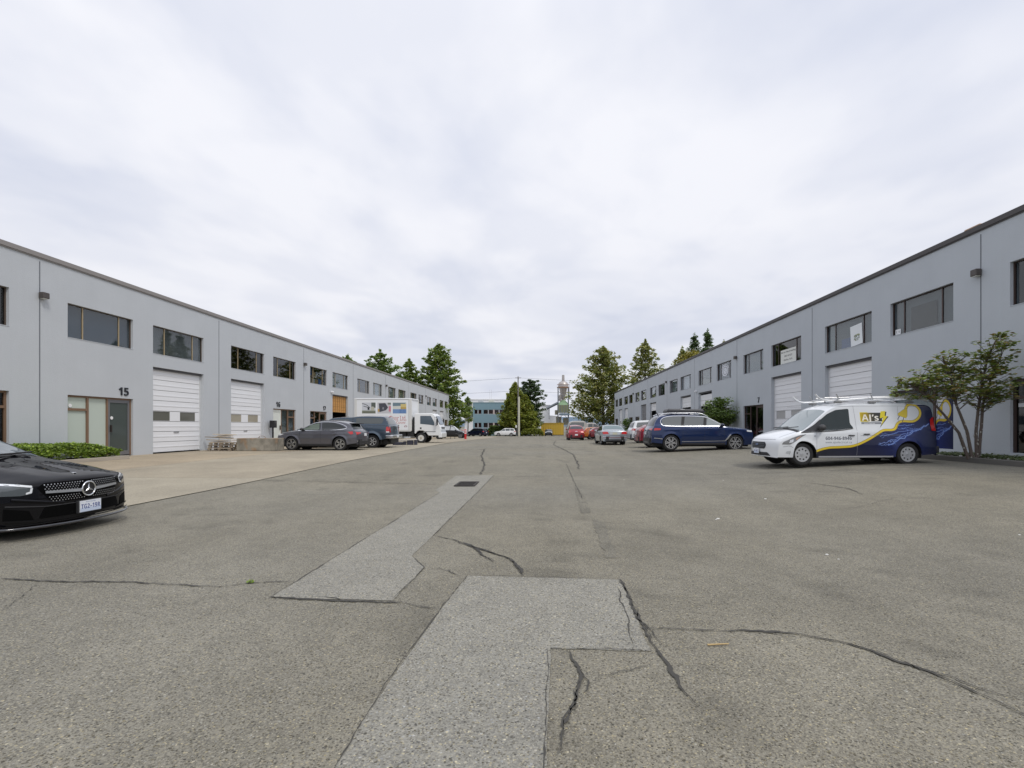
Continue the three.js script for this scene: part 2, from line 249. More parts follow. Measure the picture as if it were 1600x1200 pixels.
const paneDarkM = new THREE.MeshPhysicalMaterial({ color: new THREE.Color().setRGB(0.3, 0.32, 0.34), roughness: 0.02, transmission: 1, thickness: 0, ior: 1.6 });
const blindMs = {
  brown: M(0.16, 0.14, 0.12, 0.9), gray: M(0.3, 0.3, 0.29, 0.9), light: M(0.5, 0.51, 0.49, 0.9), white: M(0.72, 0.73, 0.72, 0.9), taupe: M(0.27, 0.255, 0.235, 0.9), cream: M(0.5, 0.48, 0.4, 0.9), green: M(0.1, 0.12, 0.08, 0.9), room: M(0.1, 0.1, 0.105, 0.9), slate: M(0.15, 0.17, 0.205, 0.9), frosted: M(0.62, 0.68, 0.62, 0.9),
};
function building(side, X, d0, bay, kA, kB, dy, spec) {
  // local axes: u along the front, v up, w out of the wall. Left: u = depth; right: u = -depth.
  const left = side < 0, g = thing(left ? 'warehouse' : 'warehouse', spec.label, 'warehouse', X, 0, 0, left ? Math.PI / 2 : -Math.PI / 2);
  const U = (d) => (left ? d : -d), ub = (a, b, v0, v1, w0, w1) => bx(U(a), U(b), v0, v1, w0, w1);
  const top = 7.33 + dy, dA = d0 + kA * bay, dB = d0 + kB * bay, V = (v) => v + dy, base = -1.6;
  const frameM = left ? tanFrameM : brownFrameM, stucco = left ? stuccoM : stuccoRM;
  const shape = new THREE.Shape([[U(dA), base], [U(dB), base], [U(dB), top], [U(dA), top]].map((p) => new THREE.Vector2(...p)));
  const hole = (a, b, v0, v1) => shape.holes.push(new THREE.Path([[U(a), v0], [U(b), v0], [U(b), v1], [U(a), v1]].map((p) => new THREE.Vector2(...p))));
  const lights = [], joints = [];
  function upWin(a, b, s) {
    hole(a, b, V(4.63), V(5.95)); const w = sub(g, 'window'), v0 = V(4.63), v1 = V(5.95), f = [], wF = -0.1, wB = -0.17, t = 0.032, L = b - a, m1 = a + L * (left ? 0.245 : 0.2), m2 = b - L * (left ? 0.2 : 0.2);
    f.push(ub(a, b, v1 - t, v1, wB, wF), ub(a, b, v0, v0 + t, wB, wF), ub(a, a + t, v0 + t, v1 - t, wB, wF), ub(b - t, b, v0 + t, v1 - t, wB, wF));
    part(w, 'frame', f, left ? M(0.13, 0.1, 0.08, 0.5, { metalness: 0.3 }) : frameM);
    part(w, 'mullion', ub(m1 - 0.02, m1 + 0.02, v0 + t, v1 - t, -0.152, -0.112), frameM); part(w, 'mullion', ub(m2 - 0.02, m2 + 0.02, v0 + t, v1 - t, -0.152, -0.112), frameM);
    for (const [p, q] of [[a + t, m1 - 0.02], [m1 + 0.02, m2 - 0.02], [m2 + 0.02, b - t]]) part(w, 'pane', ub(p, q, v0 + t, v1 - t, -0.142, -0.136), s.dark ? paneDarkM : paneM);
    part(w, 'sill', ub(a, b, v0 - 0.004, v0 + 0.018, -0.1, 0.012), stucco);
    const back = s.near ? -0.24 : -1.5;
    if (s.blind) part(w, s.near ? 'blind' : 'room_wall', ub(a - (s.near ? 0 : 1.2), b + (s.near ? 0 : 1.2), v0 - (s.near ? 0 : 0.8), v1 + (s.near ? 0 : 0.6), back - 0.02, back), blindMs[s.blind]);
    if (s.slats) for (let i = 0; i < 24; i++) part(w, 'blind_slat', ub(a + L * i / 24 + 0.01, a + L * (i + 1) / 24 - 0.02, v0, v1, -0.225 + 0.01 * (i % 2), -0.215 + 0.01 * (i % 2)), blindMs[s.slats]);
    if (s.grid) { const q = []; for (let i = 1; i < 9; i++) q.push(ub(m1 + (m2 - m1) * i / 9 - 0.012, m1 + (m2 - m1) * i / 9 + 0.012, v0, v1, -0.2, -0.18)); for (let i = 1; i < 6; i++) q.push(ub(m1, m2, v0 + 1.3 * i / 6 - 0.012, v0 + 1.3 * i / 6 + 0.012, -0.202, -0.182)); part(w, 'security_grille', q, M(0.22, 0.22, 0.21, 0.6)); }
    s.extra?.(w, a, b, v0, v1, ub, U);
  }
  function roll(a, b, s) {
    hole(a, b, base, V(4.02)); const d = sub(g, 'garage_door'), v1 = V(4.02), vb = s.vb ?? V(0.02), n = 8, wF = -0.2, ph = (v1 - 0.06 - V(0.02)) / n;
    part(d, 'head_trim', ub(a, b, v1 - 0.1, v1, -0.19, -0.1), M(0.1, 0.1, 0.11, 0.6));
    for (const [p, q] of [[a, a + 0.05], [b - 0.05, b]]) part(d, 'track', ub(p, q, V(0), v1 - 0.1, -0.24, -0.17), s.wood ? blindMs.brown : trackM);
    const doorM = s.m ?? doorWhiteM, open = s.open ?? 0;
    for (let i = 0; i < n; i++) {   // i from the bottom; opened doors keep only their lowest panels, pushed up
      const y0 = V(0.02) + ph * i + (open ? (v1 - V(0.02)) * open : 0), y1 = y0 + ph - 0.02; if (y1 > v1) continue;
      const wins = !s.blank && i === 3;
      if (!wins) part(d, 'door_panel', [ub(a + 0.05, b - 0.05, y0, y1, wF - 0.05, wF), ub(a + 0.05, b - 0.05, y0 + ph * 0.45, y0 + ph * 0.55, wF, wF + 0.014)], doorM);
      else {
        const L = b - a - 0.1, A = a + 0.05, x = [A, A + L * 0.05, A + L * 0.38, A + L * 0.58, A + L * 0.91, A + L]; if (!left) { const y = x.map((q) => b - 0.05 - (q - A)).reverse(); x.splice(0, 6, ...y); }
        part(d, 'door_panel', [ub(x[0], x[1], y0, y1, wF - 0.05, wF), ub(x[2], x[3], y0, y1, wF - 0.05, wF), ub(x[4], x[5], y0, y1, wF - 0.05, wF), ub(x[1], x[2], y0, y0 + 0.014, wF - 0.05, wF), ub(x[3], x[4], y0, y0 + 0.014, wF - 0.05, wF), ub(x[1], x[2], y1 - 0.014, y1, wF - 0.05, wF), ub(x[3], x[4], y1 - 0.014, y1, wF - 0.05, wF)], doorM);
        for (const k of [1, 3]) part(d, 'door_window', ub(x[k], x[k + 1], y0 + 0.014, y1 - 0.014, wF - 0.03, wF - 0.022), s.glass ?? winCreamM);
      }
    }
    if (!open && !s.blank) part(d, 'handle', ub((a + b) / 2 - 0.16, (a + b) / 2 + 0.16, V(0.93), V(0.99), wF, wF + 0.03), M(0.45, 0.46, 0.48, 0.4, { metalness: 0.6 }));
    if (open) { s.inside?.(d, a, b, v1, ub); }
  }
  function entrance(a, b, s) {   // storefront: door on the side away from the roll door's neighbour, sidelights beside it
    const v0 = s.sill != null ? V(s.sill) : base, v1 = V(2.45); hole(a, b, v0, v1);
    const e = sub(g, 'entrance'), f = [], wB = -0.18, wF = -0.09, t = 0.07, L = b - a, fm = left ? bronzeM : brownFrameM, low = s.sill != null ? v0 : V(0);
    const doorNear = s.doorAtFar ? [b - 1.12, b - t] : [a + t, a + 1.12], S = s.doorAtFar ? [a + t, b - 1.19] : [a + 1.19, b - t], mid = lerp(S[0], S[1], 0.5);
    f.push(ub(a, b, v1 - t, v1, wB, wF), ub(a, a + t, low, v1 - t, wB, wF), ub(b - t, b, low, v1 - t, wB, wF));
    f.push(ub(mid - 0.045, mid + 0.045, low, v1 - t, wB, wF)); if (!s.allGlass) f.push(s.doorAtFar ? ub(S[1], S[1] + 0.07, low, v1 - t, wB, wF) : ub(S[0] - 0.07, S[0], low, v1 - t, wB, wF));
    if (s.transom !== false) { const q = s.doorAtFar ? [S[0], mid - 0.045] : [mid + 0.045, S[1]]; f.push(ub(q[0], q[1], V(1.86), V(1.95), wB + 0.01, wF + 0.015)); }
    part(e, 'frame', f, fm);
    const gm = s.paneM ?? (s.dark ? paneDarkM : paneM);
    part(e, 'pane', ub(S[0], mid - 0.045, low, v1 - t, -0.14, -0.134), gm); part(e, 'pane', ub(mid + 0.045, S[1], low, v1 - t, -0.14, -0.134), gm);
    if (s.allGlass) part(e, 'pane', ub(...(s.doorAtFar ? [S[1], b - t] : [a + t, S[0]]), low, v1 - t, -0.14, -0.134), gm);
    else {
      const [p, q] = doorNear; part(e, 'door', [ub(p, p + 0.09, low + 0.02, v1 - t, -0.16, -0.1), ub(q - 0.09, q, low + 0.02, v1 - t, -0.16, -0.1), ub(p + 0.09, q - 0.09, v1 - t - 0.13, v1 - t, -0.16, -0.1), ub(p + 0.09, q - 0.09, low + 0.02, low + 0.2, -0.16, -0.1)], s.doorM ?? fm);
      part(e, 'door_glass', ub(p + 0.09, q - 0.09, low + 0.2, v1 - t - 0.13, -0.134, -0.128), s.doorGlass ?? gm);
      part(e, 'door_handle', ub(s.doorAtFar ? p + 0.1 : q - 0.15, s.doorAtFar ? p + 0.15 : q - 0.1, V(1.0), V(1.3), -0.1, -0.05), M(0.05, 0.04, 0.035, 0.4, { metalness: 0.5 }));
    }
    if (s.stickers) for (const [q, y] of s.stickers) part(e, 'sticker', cyl(0.07, 0.07, 0.004, 16, U(q), V(y), -0.095, 'z'), M(0.8, 0.8, 0.8, 0.5));
    if (s.blind) part(e, 'blind', ub(s.allGlass ? a : S[0], s.allGlass ? b : S[1], low, v1 - t, -0.26, -0.24), blindMs[s.blind]);
    s.extra?.(e, a, b, low, v1, ub, U);
  }
  for (let k = kA + 1; k < kB; k++) {
    const z = d0 + k * bay, sp = spec.bays[k] ?? {}, A = ((k % 2) + 2) % 2 === 0;
    const sh = sp.shift ?? 0, near = [z + 1.02, z + 3.95], nearR = [z + 1.05, z + 4.4], farR = [z + 5.04, z + 8.38], far = [z + 5.45 + sh, z + 8.42 + sh], ent = A ? near : far, rl = A ? farR : nearR;
    upWin(...ent, { dark: false, blind: 'room', ...(sp.ew ?? {}) }); upWin(...rl, { blind: 'room', ...(sp.rw ?? {}) });
    if (sp.roll !== null) roll(...rl, sp.roll ?? {}); if (sp.ent !== null) entrance(...ent, { doorAtFar: A, blind: 'room', ...(sp.ent ?? {}) });
    joints.push(z);
    if (k === 2) { const q = rl[left ? 0 : 1] + (left ? -0.28 : 0.45); part(g, 'security_light', [rbx(U(q) - 0.13, U(q) + 0.13, V(4.12), V(4.26), 0.004, 0.2, 0.05)], M(0.8, 0.8, 0.82, 0.4)); }
    if (sp.number) { const tg = new TextGeometry(sp.number, { font, size: 0.34, depth: 0.03, curveSegments: 4, bevelEnabled: false }); tg.computeBoundingBox(); const wdt = tg.boundingBox.max.x, c = A ? ent[1] - 0.5 : ent[0] + (sp.numAt ?? 0.57); tg.translate(U(c) - wdt / 2, V(2.58), 0.004); part(g, 'unit_number', tg, numberM); }
    if (A) lights.push(z);
  }
  part(g, 'wall', (() => { const e = new THREE.ExtrudeGeometry(shape, { depth: 0.26, bevelEnabled: false }); e.translate(0, 0, -0.26); return e; })(), stucco);
  for (const z of joints) { part(g, 'wall_joint', ub(z - 0.018, z + 0.018, base, top - 0.16, 0.001, 0.006), jointM); }
  for (const z of lights) {   // wall pack lamps with a conduit up to the roof
    const l = sub(g, 'wall_lamp'); part(l, 'housing', [rbx(U(z + 0.06) - 0.115, U(z + 0.06) + 0.115, V(5.85), V(6.07), 0.008, 0.2, 0.03)], M(0.07, 0.06, 0.055, 0.5)); part(l, 'lens', bx(U(z + 0.06) - 0.09, U(z + 0.06) + 0.09, V(5.835), V(5.853), 0.04, 0.18), M(0.55, 0.55, 0.5, 0.3));
  }
  { const z = dB - 0.35, l = sub(g, 'wall_lamp'); part(l, 'housing', rbx(U(z) - 0.17, U(z) + 0.17, V(6.1), V(6.45), 0.004, 0.24, 0.04), M(0.07, 0.06, 0.055, 0.5)); }
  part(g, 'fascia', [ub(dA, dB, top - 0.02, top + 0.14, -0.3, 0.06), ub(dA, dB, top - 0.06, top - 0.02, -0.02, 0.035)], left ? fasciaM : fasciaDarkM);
  part(g, 'roof', ub(dA + 0.02, dB - 0.02, top - 0.3, top - 0.02, -22, -0.3), roofM);
  part(g, 'back_wall', ub(dA, dB, base, top - 0.3, -22.2, -22), stucco);
  part(g, 'end_wall', [ub(dA + 0.002, dA + 0.25, base, top - 0.3, -22, -0.262), ub(dB - 0.25, dB - 0.002, base, top - 0.021, -22, -0.262)], stucco);
  part(g, 'floor', ub(dA + 0.3, dB - 0.3, -0.3, -0.02, -21.9, -0.28), M(0.2, 0.2, 0.19, 0.9));
  part(g, 'partition', ub(dA + 0.3, dB - 0.3, -0.02, top - 0.31, -9.2, -9), M(0.25, 0.25, 0.25, 0.9));
  if (!left) part(g, 'roof_vent', rbx(U(16.1) - 0.3, U(16.1) + 0.3, top - 0.02, top + 0.42, -0.9, -0.45, 0.03), M(0.45, 0.3, 0.2, 0.8)); else part(g, 'roof_vent', cyl(0.12, 0.12, 0.5, 12, U(30), top + 0.2, -3), M(0.4, 0.4, 0.4, 0.5));
  return g;
}
const trackM = M(0.6, 0.61, 0.62, 0.5);
const winCreamM = P(0.34, 0.31, 0.24, 0.12), winSlateM = P(0.13, 0.13, 0.11, 0.08);
const flat = (w, name, a, b, v0, v1, ww, map, color) => { const g = new THREE.PlaneGeometry(Math.abs(b - a), v1 - v0); g.translate((a + b) / 2, (v0 + v1) / 2, ww); const m = new THREE.MeshStandardMaterial({ roughness: 0.8, side: THREE.DoubleSide }); if (map) m.map = map; else m.color.setRGB(...color); return part(w, name, g, m); };
const junk = (seed) => (w, a, b, v0, v1, ub) => { const r = mulberry(seed), cs = [[0.5, 0.33, 0.16], [0.05, 0.14, 0.4], [0.42, 0.3, 0.17], [0.6, 0.6, 0.6], [0.25, 0.32, 0.3], [0.08, 0.08, 0.08]]; let x = a + 0.06; for (let row = 0; row < 2; row++) { x = a + 0.06; while (x < b - 0.5) { const wd = 0.25 + r() * 0.4, h = 0.3 + r() * 0.28; part(w, 'stored_box', ub(x, x + wd, v0 + 0.06 + row * 0.62, v0 + 0.06 + row * 0.62 + h, -0.6, -0.3), M(...cs[Math.floor(r() * cs.length)], 0.8)); x += wd + 0.05; } } part(w, 'shelf', ub(a, b, v0 + 0.63, v0 + 0.67, -0.62, -0.28), M(0.5, 0.36, 0.2, 0.7)); };
const dogSign = canvasTex(512, 384, (c) => { c.fillStyle = '#d9dbd6'; c.fillRect(0, 0, 512, 384); c.fillStyle = '#2c2c33'; c.textAlign = 'center'; c.font = 'bold 60px sans-serif'; c.fillText('Bill to Two Drawing', 256, 92, 480); c.font = 'bold 62px sans-serif'; c.fillText('INT-0127', 256, 205); c.fillText('Delta, B.C.', 256, 310); });
const roundSign = canvasTex(256, 256, (c) => { c.clearRect(0, 0, 256, 256); c.fillStyle = '#d6d9e0'; c.beginPath(); c.arc(128, 140, 100, 0, 7); c.fill(); c.strokeStyle = '#8a9098'; c.lineWidth = 12; c.beginPath(); c.arc(128, 140, 68, 0, 7); c.stroke(); c.fillStyle = '#9aa0a6'; c.fillRect(100, 120, 24, 14); c.fillRect(140, 150, 20, 16); c.strokeStyle = '#d6d9e0'; c.lineWidth = 16; c.beginPath(); c.arc(128, 140, 118, 3.4, 6.0); c.stroke(); });
const posterTex = canvasTex(256, 320, (c) => { c.fillStyle = '#e4e8ea'; c.fillRect(0, 0, 256, 320); const r = mulberry(5); for (let i = 0; i < 60; i++) { c.fillStyle = ['#7c8a6a', '#a8a878', '#90969a', '#6d7a70'][i % 4]; c.fillRect(70 + r() * 110, 150 + r() * 90, 8 + r() * 22, 5 + r() * 14); } });
const stickerTex = canvasTex(128, 96, (c) => { c.fillStyle = '#e2e4e6'; c.fillRect(0, 0, 128, 96); c.fillStyle = '#33363c'; c.font = 'bold 54px sans-serif'; c.fillText('C  5', 12, 68); });

building(-1, -18, 17.24, 9.6, -2, 8, 0.05, {
  label: 'long grey stucco warehouse on the left with units 15, 16 and 17',
  bays: {
    '-1': { shift: 0.19, ew: { dark: true, blind: 'slate' }, rw: { blind: 'room' }, ent: { dark: true }, roll: {} },
    0: { number: '15', ew: { near: true, blind: 'slate' }, rw: { near: true, blind: 'taupe' }, ent: { stickers: [[20.24, 1.6], [18.45, 2.05]], paneM: P(0.5, 0.56, 0.5, 0.18), blind: 'frosted', doorM: M(0.2, 0.2, 0.21, 0.4, { metalness: 0.4 }), doorGlass: P(0.07, 0.085, 0.078, 0.12) }, roll: { glass: winSlateM } },
    1: { number: '16', ew: { dark: true, blind: 'green' }, rw: { blind: 'green', dark: true, grid: true }, ent: { doorGlass: P(0.7, 0.73, 0.68, 0.3), blind: 'gray', doorM: M(0.75, 0.77, 0.72, 0.5) } },
    2: { number: '17', ew: { extra: junk(7), blind: 'room' }, rw: { near: true, blind: 'light', grid: false, slats: 'light' }, ent: { dark: true }, roll: { wood: true, open: 0.62, m: M(0.52, 0.27, 0.075, 0.6), blank: true, inside: (d, a, b, v1, ub) => { for (let i = 0; i < 7; i++) part(d, 'wood_slat', ub(a + 0.1 + i * 0.45, a + 0.17 + i * 0.45, 2.6, v1 - 0.08, -0.199, -0.185), M(0.36, 0.17, 0.045, 0.6)); } } },
    3: { ew: { near: true, blind: 'white', slats: 'white' }, rw: { near: true, blind: 'brown', slats: 'brown' } },
    4: { ew: { near: true, blind: 'light' }, rw: { near: true, blind: 'cream' } }, 5: { ew: { blind: 'green', dark: true }, rw: { near: true, blind: 'brown' } }, 6: { ew: { dark: true }, rw: { dark: true } }, 7: { ew: { dark: true }, rw: { dark: true } },
  },
});
const vanArt = {};
building(1, 14, 15.27, 9.49, -2, 8, 0.24, {
  label: 'long grey stucco warehouse on the right with units 7 and 8',
  bays: {
    '-1': { shift: 0.12, ew: { near: false, blind: 'gray', extra: (w, a, b, v0, v1, ub, U) => { const c = b - 0.75; const o = flat(w, 'paper_sheet', U(c - 0.32), U(c + 0.32), v0 + 0.35, v0 + 1.1, -0.2, null, [0.72, 0.78, 0.8]); o.geometry.translate(-U(c), -(v0 + 0.7), 0); o.geometry.rotateZ(-0.45); o.geometry.translate(U(c), v0 + 0.7, 0); } }, ent: { sill: 0.27, dark: true, allGlass: true, blind: 'room', extra: (e, a, b, low, v1, ub, U) => { const o = flat(e, 'window_sticker', U(b - 0.12), U(b - 0.42), low + 1.36, low + 1.47, -0.13, null, [0.7, 0.72, 0.78]); } } },
    0: { number: '8', ew: { near: true, blind: 'gray', extra: (w, a, b, v0, v1, ub, U) => { flat(w, 'window_sticker', U(b - 0.1), U(b - 0.38), v0 + 0.06, v0 + 0.26, -0.128, stickerTex); part(w, 'room_partition', ub(a + 0.9, a + 2.1, v0, v1 - 0.35, -0.2, -0.19), blindMs.brown); } },
      rw: { near: true, blind: 'gray', extra: (w, a, b, v0, v1, ub, U) => { const o = flat(w, 'poster', U(a + 1.55), U(a + 0.75), v0 + 0.07, v0 + 0.98, -0.128, posterTex); o.geometry.translate(-U(a + 1.1), -(v0 + 0.07), 0); o.geometry.rotateZ(0.07); o.geometry.translate(U(a + 1.1), v0 + 0.07, 0); part(w, 'curtain', ub(b - 0.62, b - 0.06, v0, v1, -0.24, -0.22), blindMs.light); part(w, 'desk_item', ub(a + 1.55, a + 2.3, v0 + 0.05, v0 + 0.5, -0.21, -0.17), M(0.22, 0.27, 0.45, 0.6)); } },
      ent: { sill: 0.27, allGlass: true, transom: false, dark: false, blind: 'light', extra: (e, a, b, low, v1, ub, U) => { vanArt.window = [e, a, b, low, v1, U]; } }, roll: {} },
    1: { number: '7', numAt: 0.62, ew: { near: true, blind: 'light', slats: 'light' }, rw: { dark: true, blind: 'green', extra: (w, a, b, v0, v1, ub, U) => flat(w, 'window_sign', U(a + 2.45), U(a + 0.75), v0 + 0.06, v0 + 0.86, -0.128, dogSign) }, ent: { dark: true }, roll: { glass: P(0.42, 0.42, 0.42, 0.15) } },
    2: { ew: { near: true, blind: 'gray', extra: (w, a, b, v0, v1, ub, U) => { const o = flat(w, 'round_sign', U(b - 0.65), U(a + 0.75), v0 + 0.2, v0 + 1.25, -0.13, roundSign); o.material.transparent = true; } }, rw: { near: true, blind: 'cream' }, ent: { dark: true }, roll: { open: 0.7, blank: true } },
    3: { ew: { near: true, blind: 'light' }, rw: { near: true, blind: 'white' }, roll: { open: 0.72, blank: true } }, 4: { rw: { near: true, blind: 'green' }, ew: { blind: 'green' }, roll: { open: 0.75, blank: true } },
    5: { ew: { near: true, blind: 'gray' }, roll: { m: M(0.2, 0.2, 0.21, 0.6) } }, 6: { ew: { dark: true } }, 7: { ew: { near: true, blind: 'gray' } },
  },
});
// ---------------------------------------------------------------- vehicles
const chaikin = (p, n) => { for (let k = 0; k < n; k++) { const q = [p[0]]; for (let i = 0; i < p.length - 1; i++) { const a = p[i], b = p[i + 1]; q.push([lerp(a[0], b[0], 0.25), lerp(a[1], b[1], 0.25)], [lerp(a[0], b[0], 0.75), lerp(a[1], b[1], 0.75)]); } q.push(p[p.length - 1]); p = q; } return p; };
function lin(pts) { const p = pts[0][0] > pts[pts.length - 1][0] ? [...pts].reverse() : pts; return (x) => { if (x <= p[0][0]) return p[0][1]; for (let i = 1; i < p.length; i++) if (x <= p[i][0]) return lerp(p[i - 1][1], p[i][1], (x - p[i - 1][0]) / (p[i][0] - p[i - 1][0] || 1e-6)); return p[p.length - 1][1]; }; }
const fn = (v, n = 2) => (typeof v === 'number' ? () => v : lin(chaikin(v, n)));
class Body {
  constructor(s) {   // s.profile runs from the nose (largest x) to the tail along the centre line
    this.s = s; const pr = chaikin(s.profile, s.round ?? 2); for (let i = 1; i < pr.length; i++) if (pr[i][0] >= pr[i - 1][0] - 4e-4) pr[i][0] = pr[i - 1][0] - 4e-4;
    this.pr = pr; this.xf = pr[0][0]; this.xr = pr[pr.length - 1][0]; this.top = lin(pr);
    this.hw = fn(s.hw); this.belt = fn(s.belt); this.sill = fn(s.sill); this.crown = fn(s.crown ?? [[this.xf, 0.025], [this.xf - 0.45, 0.08], [this.xf - 1.2, 0.1], [0.4, 0.07], [-0.6, 0.07], [this.xr + 0.3, 0.05], [this.xr, 0.03]]);
    this.W = Math.max(...s.hw.map((p) => p[1])); this.tum = s.tumble ?? 0.36; this.n = s.n ?? 2.7;
  }
  low(x) { let y = this.sill(x); for (const [xa, yc, r] of this.s.arches) { const dx = Math.abs(x - xa); if (dx < r) y = Math.max(y, yc + Math.sqrt(r * r - dx * dx)); } return y; }
  sec(x) {
    const hw = this.hw(x), top = this.top(x), cr = Math.min(this.crown(x), (top - 0.15) * 0.3), ye = top - cr, yb = Math.min(this.belt(x), ye), zb = this.low0(hw, yb, x, yb), dy = ye - yb;
    return { hw, top, ye, yb, zb, ze: Math.max(0.2, zb - dy * this.tum - 0.03 * ss(0, 0.12, dy)) };
  }
  low0(hw, y, x, yb) {
    const s = this.s, ym = s.wide ?? 0.6, tuck = s.tuck ?? 0.06; let z = hw; if (y < ym) z *= 1 - tuck * ((ym - y) / (ym - 0.2)) ** 2; else z *= 1 - (s.shoulder ?? 0.035) * ((y - ym) / 0.4) ** 2;
    for (const [cy, amp, wd] of s.creases ?? []) z += amp * Math.exp(-(((y - cy) / wd) ** 2)) * ss(this.xf, this.xf - 0.6, x) * ss(this.xr, this.xr + 0.4, x);
    for (const [xa, yc, r] of s.arches) { const d = Math.hypot(x - xa, y - yc) - r; z += (s.flare ?? 0.018) * Math.exp(-((Math.max(d, -0.1) / 0.07) ** 2)) * ss(0.1, 0.3, y); }
    return z;
  }
  z(x, y) { const q = this.sec(x); if (y <= q.yb) return this.low0(q.hw, y, x, q.yb); const dy = y - q.yb; return q.zb - dy * this.tum - 0.03 * ss(0, 0.12, dy); }
  y(x, z) { const q = this.sec(x), t = Math.min(1, Math.abs(z) / q.ze); return q.ye + (q.top - q.ye) * (1 - t ** this.n) + (this.s.ridge ? this.s.ridge(x, Math.abs(z)) : 0); }
  bend(x, z) { const t = (Math.abs(z) / this.W) ** (this.s.bendPow ?? 2.6), f = ss(this.xf - 0.9, this.xf, x), r = ss(this.xr + 0.8, this.xr, x); return x - (this.s.bendF ?? 0.2) * f * t + (this.s.bendR ?? 0.12) * r * t; }
  geometry() {
    const s = this.s, xs = [...this.pr.map((p) => p[0])];
    for (let x = this.xf - 0.04; x > this.xr + 0.03; x -= s.step ?? 0.07) xs.push(x);
    for (const [xa, , r] of s.arches) for (let k = 0; k <= 18; k++) xs.push(xa + r * Math.cos((k * Math.PI) / 18) * 0.9999);
    for (const [xa, , r] of s.arches) xs.push(xa + r + 0.001, xa - r - 0.001);
    xs.sort((a, b) => b - a); const X = xs.filter((x, i) => x <= this.xf && x >= this.xr && (i === 0 || xs[i - 1] - x > 2.5e-4));
    const nA = 12, nB = 6, nC = 11, K = nA + nB + nC + 1, pos = [], uv = [], idx = [], L = this.xf - this.xr, hb = s.uvTop ?? 2;
    for (const x of X) {
      const q = this.sec(x), yl = Math.min(this.low(x), q.yb - 0.012), row = [];
      for (let i = 0; i <= nA; i++) { const y = lerp(yl, q.yb, i / nA); row.push([y, this.low0(q.hw, y, x, q.yb)]); }
      for (let i = 1; i <= nB; i++) { const y = lerp(q.yb, q.ye, i / nB); row.push([y, this.z(x, y)]); }
      row[row.length - 1][1] = q.ze;
      for (let i = 1; i <= nC; i++) { const z = q.ze * Math.cos((i / nC) * Math.PI / 2) * (i === nC ? 0 : 1); row.push([this.y(x, z), z]); }
      for (const sd of [1, -1]) for (const [y, z] of row) { pos.push(this.bend(x, z), y, z * sd); const u = (this.xf - x) / L; uv.push(sd < 0 ? u : 1 - u, (sd < 0 ? 0.5 : 0) + clamp(y / hb) * 0.5); }
    }
    for (let i = 0; i < X.length - 1; i++) for (let sd = 0; sd < 2; sd++) for (let j = 0; j < K - 1; j++) {
      const a = i * 2 * K + sd * K + j, b = a + 1, c = a + 2 * K, d = c + 1; if (sd === 0) idx.push(a, b, c, b, d, c); else idx.push(a, c, b, b, c, d);
    }
    const g = new THREE.BufferGeometry(); g.setAttribute('position', new THREE.Float32BufferAttribute(pos, 3)); g.setAttribute('uv', new THREE.Float32BufferAttribute(uv, 2)); g.setIndex(idx); g.computeVertexNormals();
    const N = g.attributes.normal; for (let i = 0; i < X.length; i++) { const a = i * 2 * K + K - 1, b = a + K, n = new THREE.Vector3(N.getX(a) + N.getX(b), N.getY(a) + N.getY(b), 0).normalize(); N.setXYZ(a, n.x, n.y, 0); N.setXYZ(b, n.x, n.y, 0); }
    // tail closed off
    return g;
  }
  // patches: polygons refined and laid on the surface
  lay(poly, f, cell = 0.1) {
    const sh = new THREE.ShapeGeometry(new THREE.Shape(poly.map((p) => new THREE.Vector2(...p))), 8), A = sh.attributes.position, tri = [], mid = (p, q) => [(p[0] + q[0]) / 2, (p[1] + q[1]) / 2];
    const rec = (a, b, c, k) => { const l = [Math.hypot(a[0] - b[0], a[1] - b[1]), Math.hypot(b[0] - c[0], b[1] - c[1]), Math.hypot(c[0] - a[0], c[1] - a[1])], m = Math.max(...l); if (m < cell || k > 9) { tri.push(a, b, c); return; } if (m === l[0]) { const q = mid(a, b); rec(a, q, c, k + 1); rec(q, b, c, k + 1); } else if (m === l[1]) { const q = mid(b, c); rec(a, b, q, k + 1); rec(a, q, c, k + 1); } else { const q = mid(c, a); rec(a, b, q, k + 1); rec(q, b, c, k + 1); } };
    const I = sh.index.array; for (let i = 0; i < I.length; i += 3) rec(...[0, 1, 2].map((k) => [A.getX(I[i + k]), A.getY(I[i + k])]), 0);
    const pos = [], uv = [], idx = [], seen = new Map(); for (const p of tri) { const k = p[0].toFixed(4) + ',' + p[1].toFixed(4); let n = seen.get(k); if (n === undefined) { n = pos.length / 3; seen.set(k, n); pos.push(...f(...p)); uv.push(...p); } idx.push(n); }
    const g = new THREE.BufferGeometry(); g.setAttribute('position', new THREE.Float32BufferAttribute(pos, 3)); g.setAttribute('uv', new THREE.Float32BufferAttribute(uv, 2)); g.setIndex(idx); g.computeVertexNormals(); return g;
  }
  side(poly, sd, off = 0.006, cell) { return this.lay(poly, (x, y) => { const z = this.z(x, y); return [this.bend(x, z), y, sd * (z + off)]; }, cell); }
  over(poly, off = 0.006, cell) { return this.lay(poly, (zf, x) => { const z = zf * this.sec(x).ze, y = this.y(x, z), e = 0.01, sl = (this.y(x + e, z) - this.y(x - e, z)) / (2 * e), n = Math.hypot(1, sl); return [this.bend(x, z) - (sl / n) * off, y + off / n, z]; }, cell); }
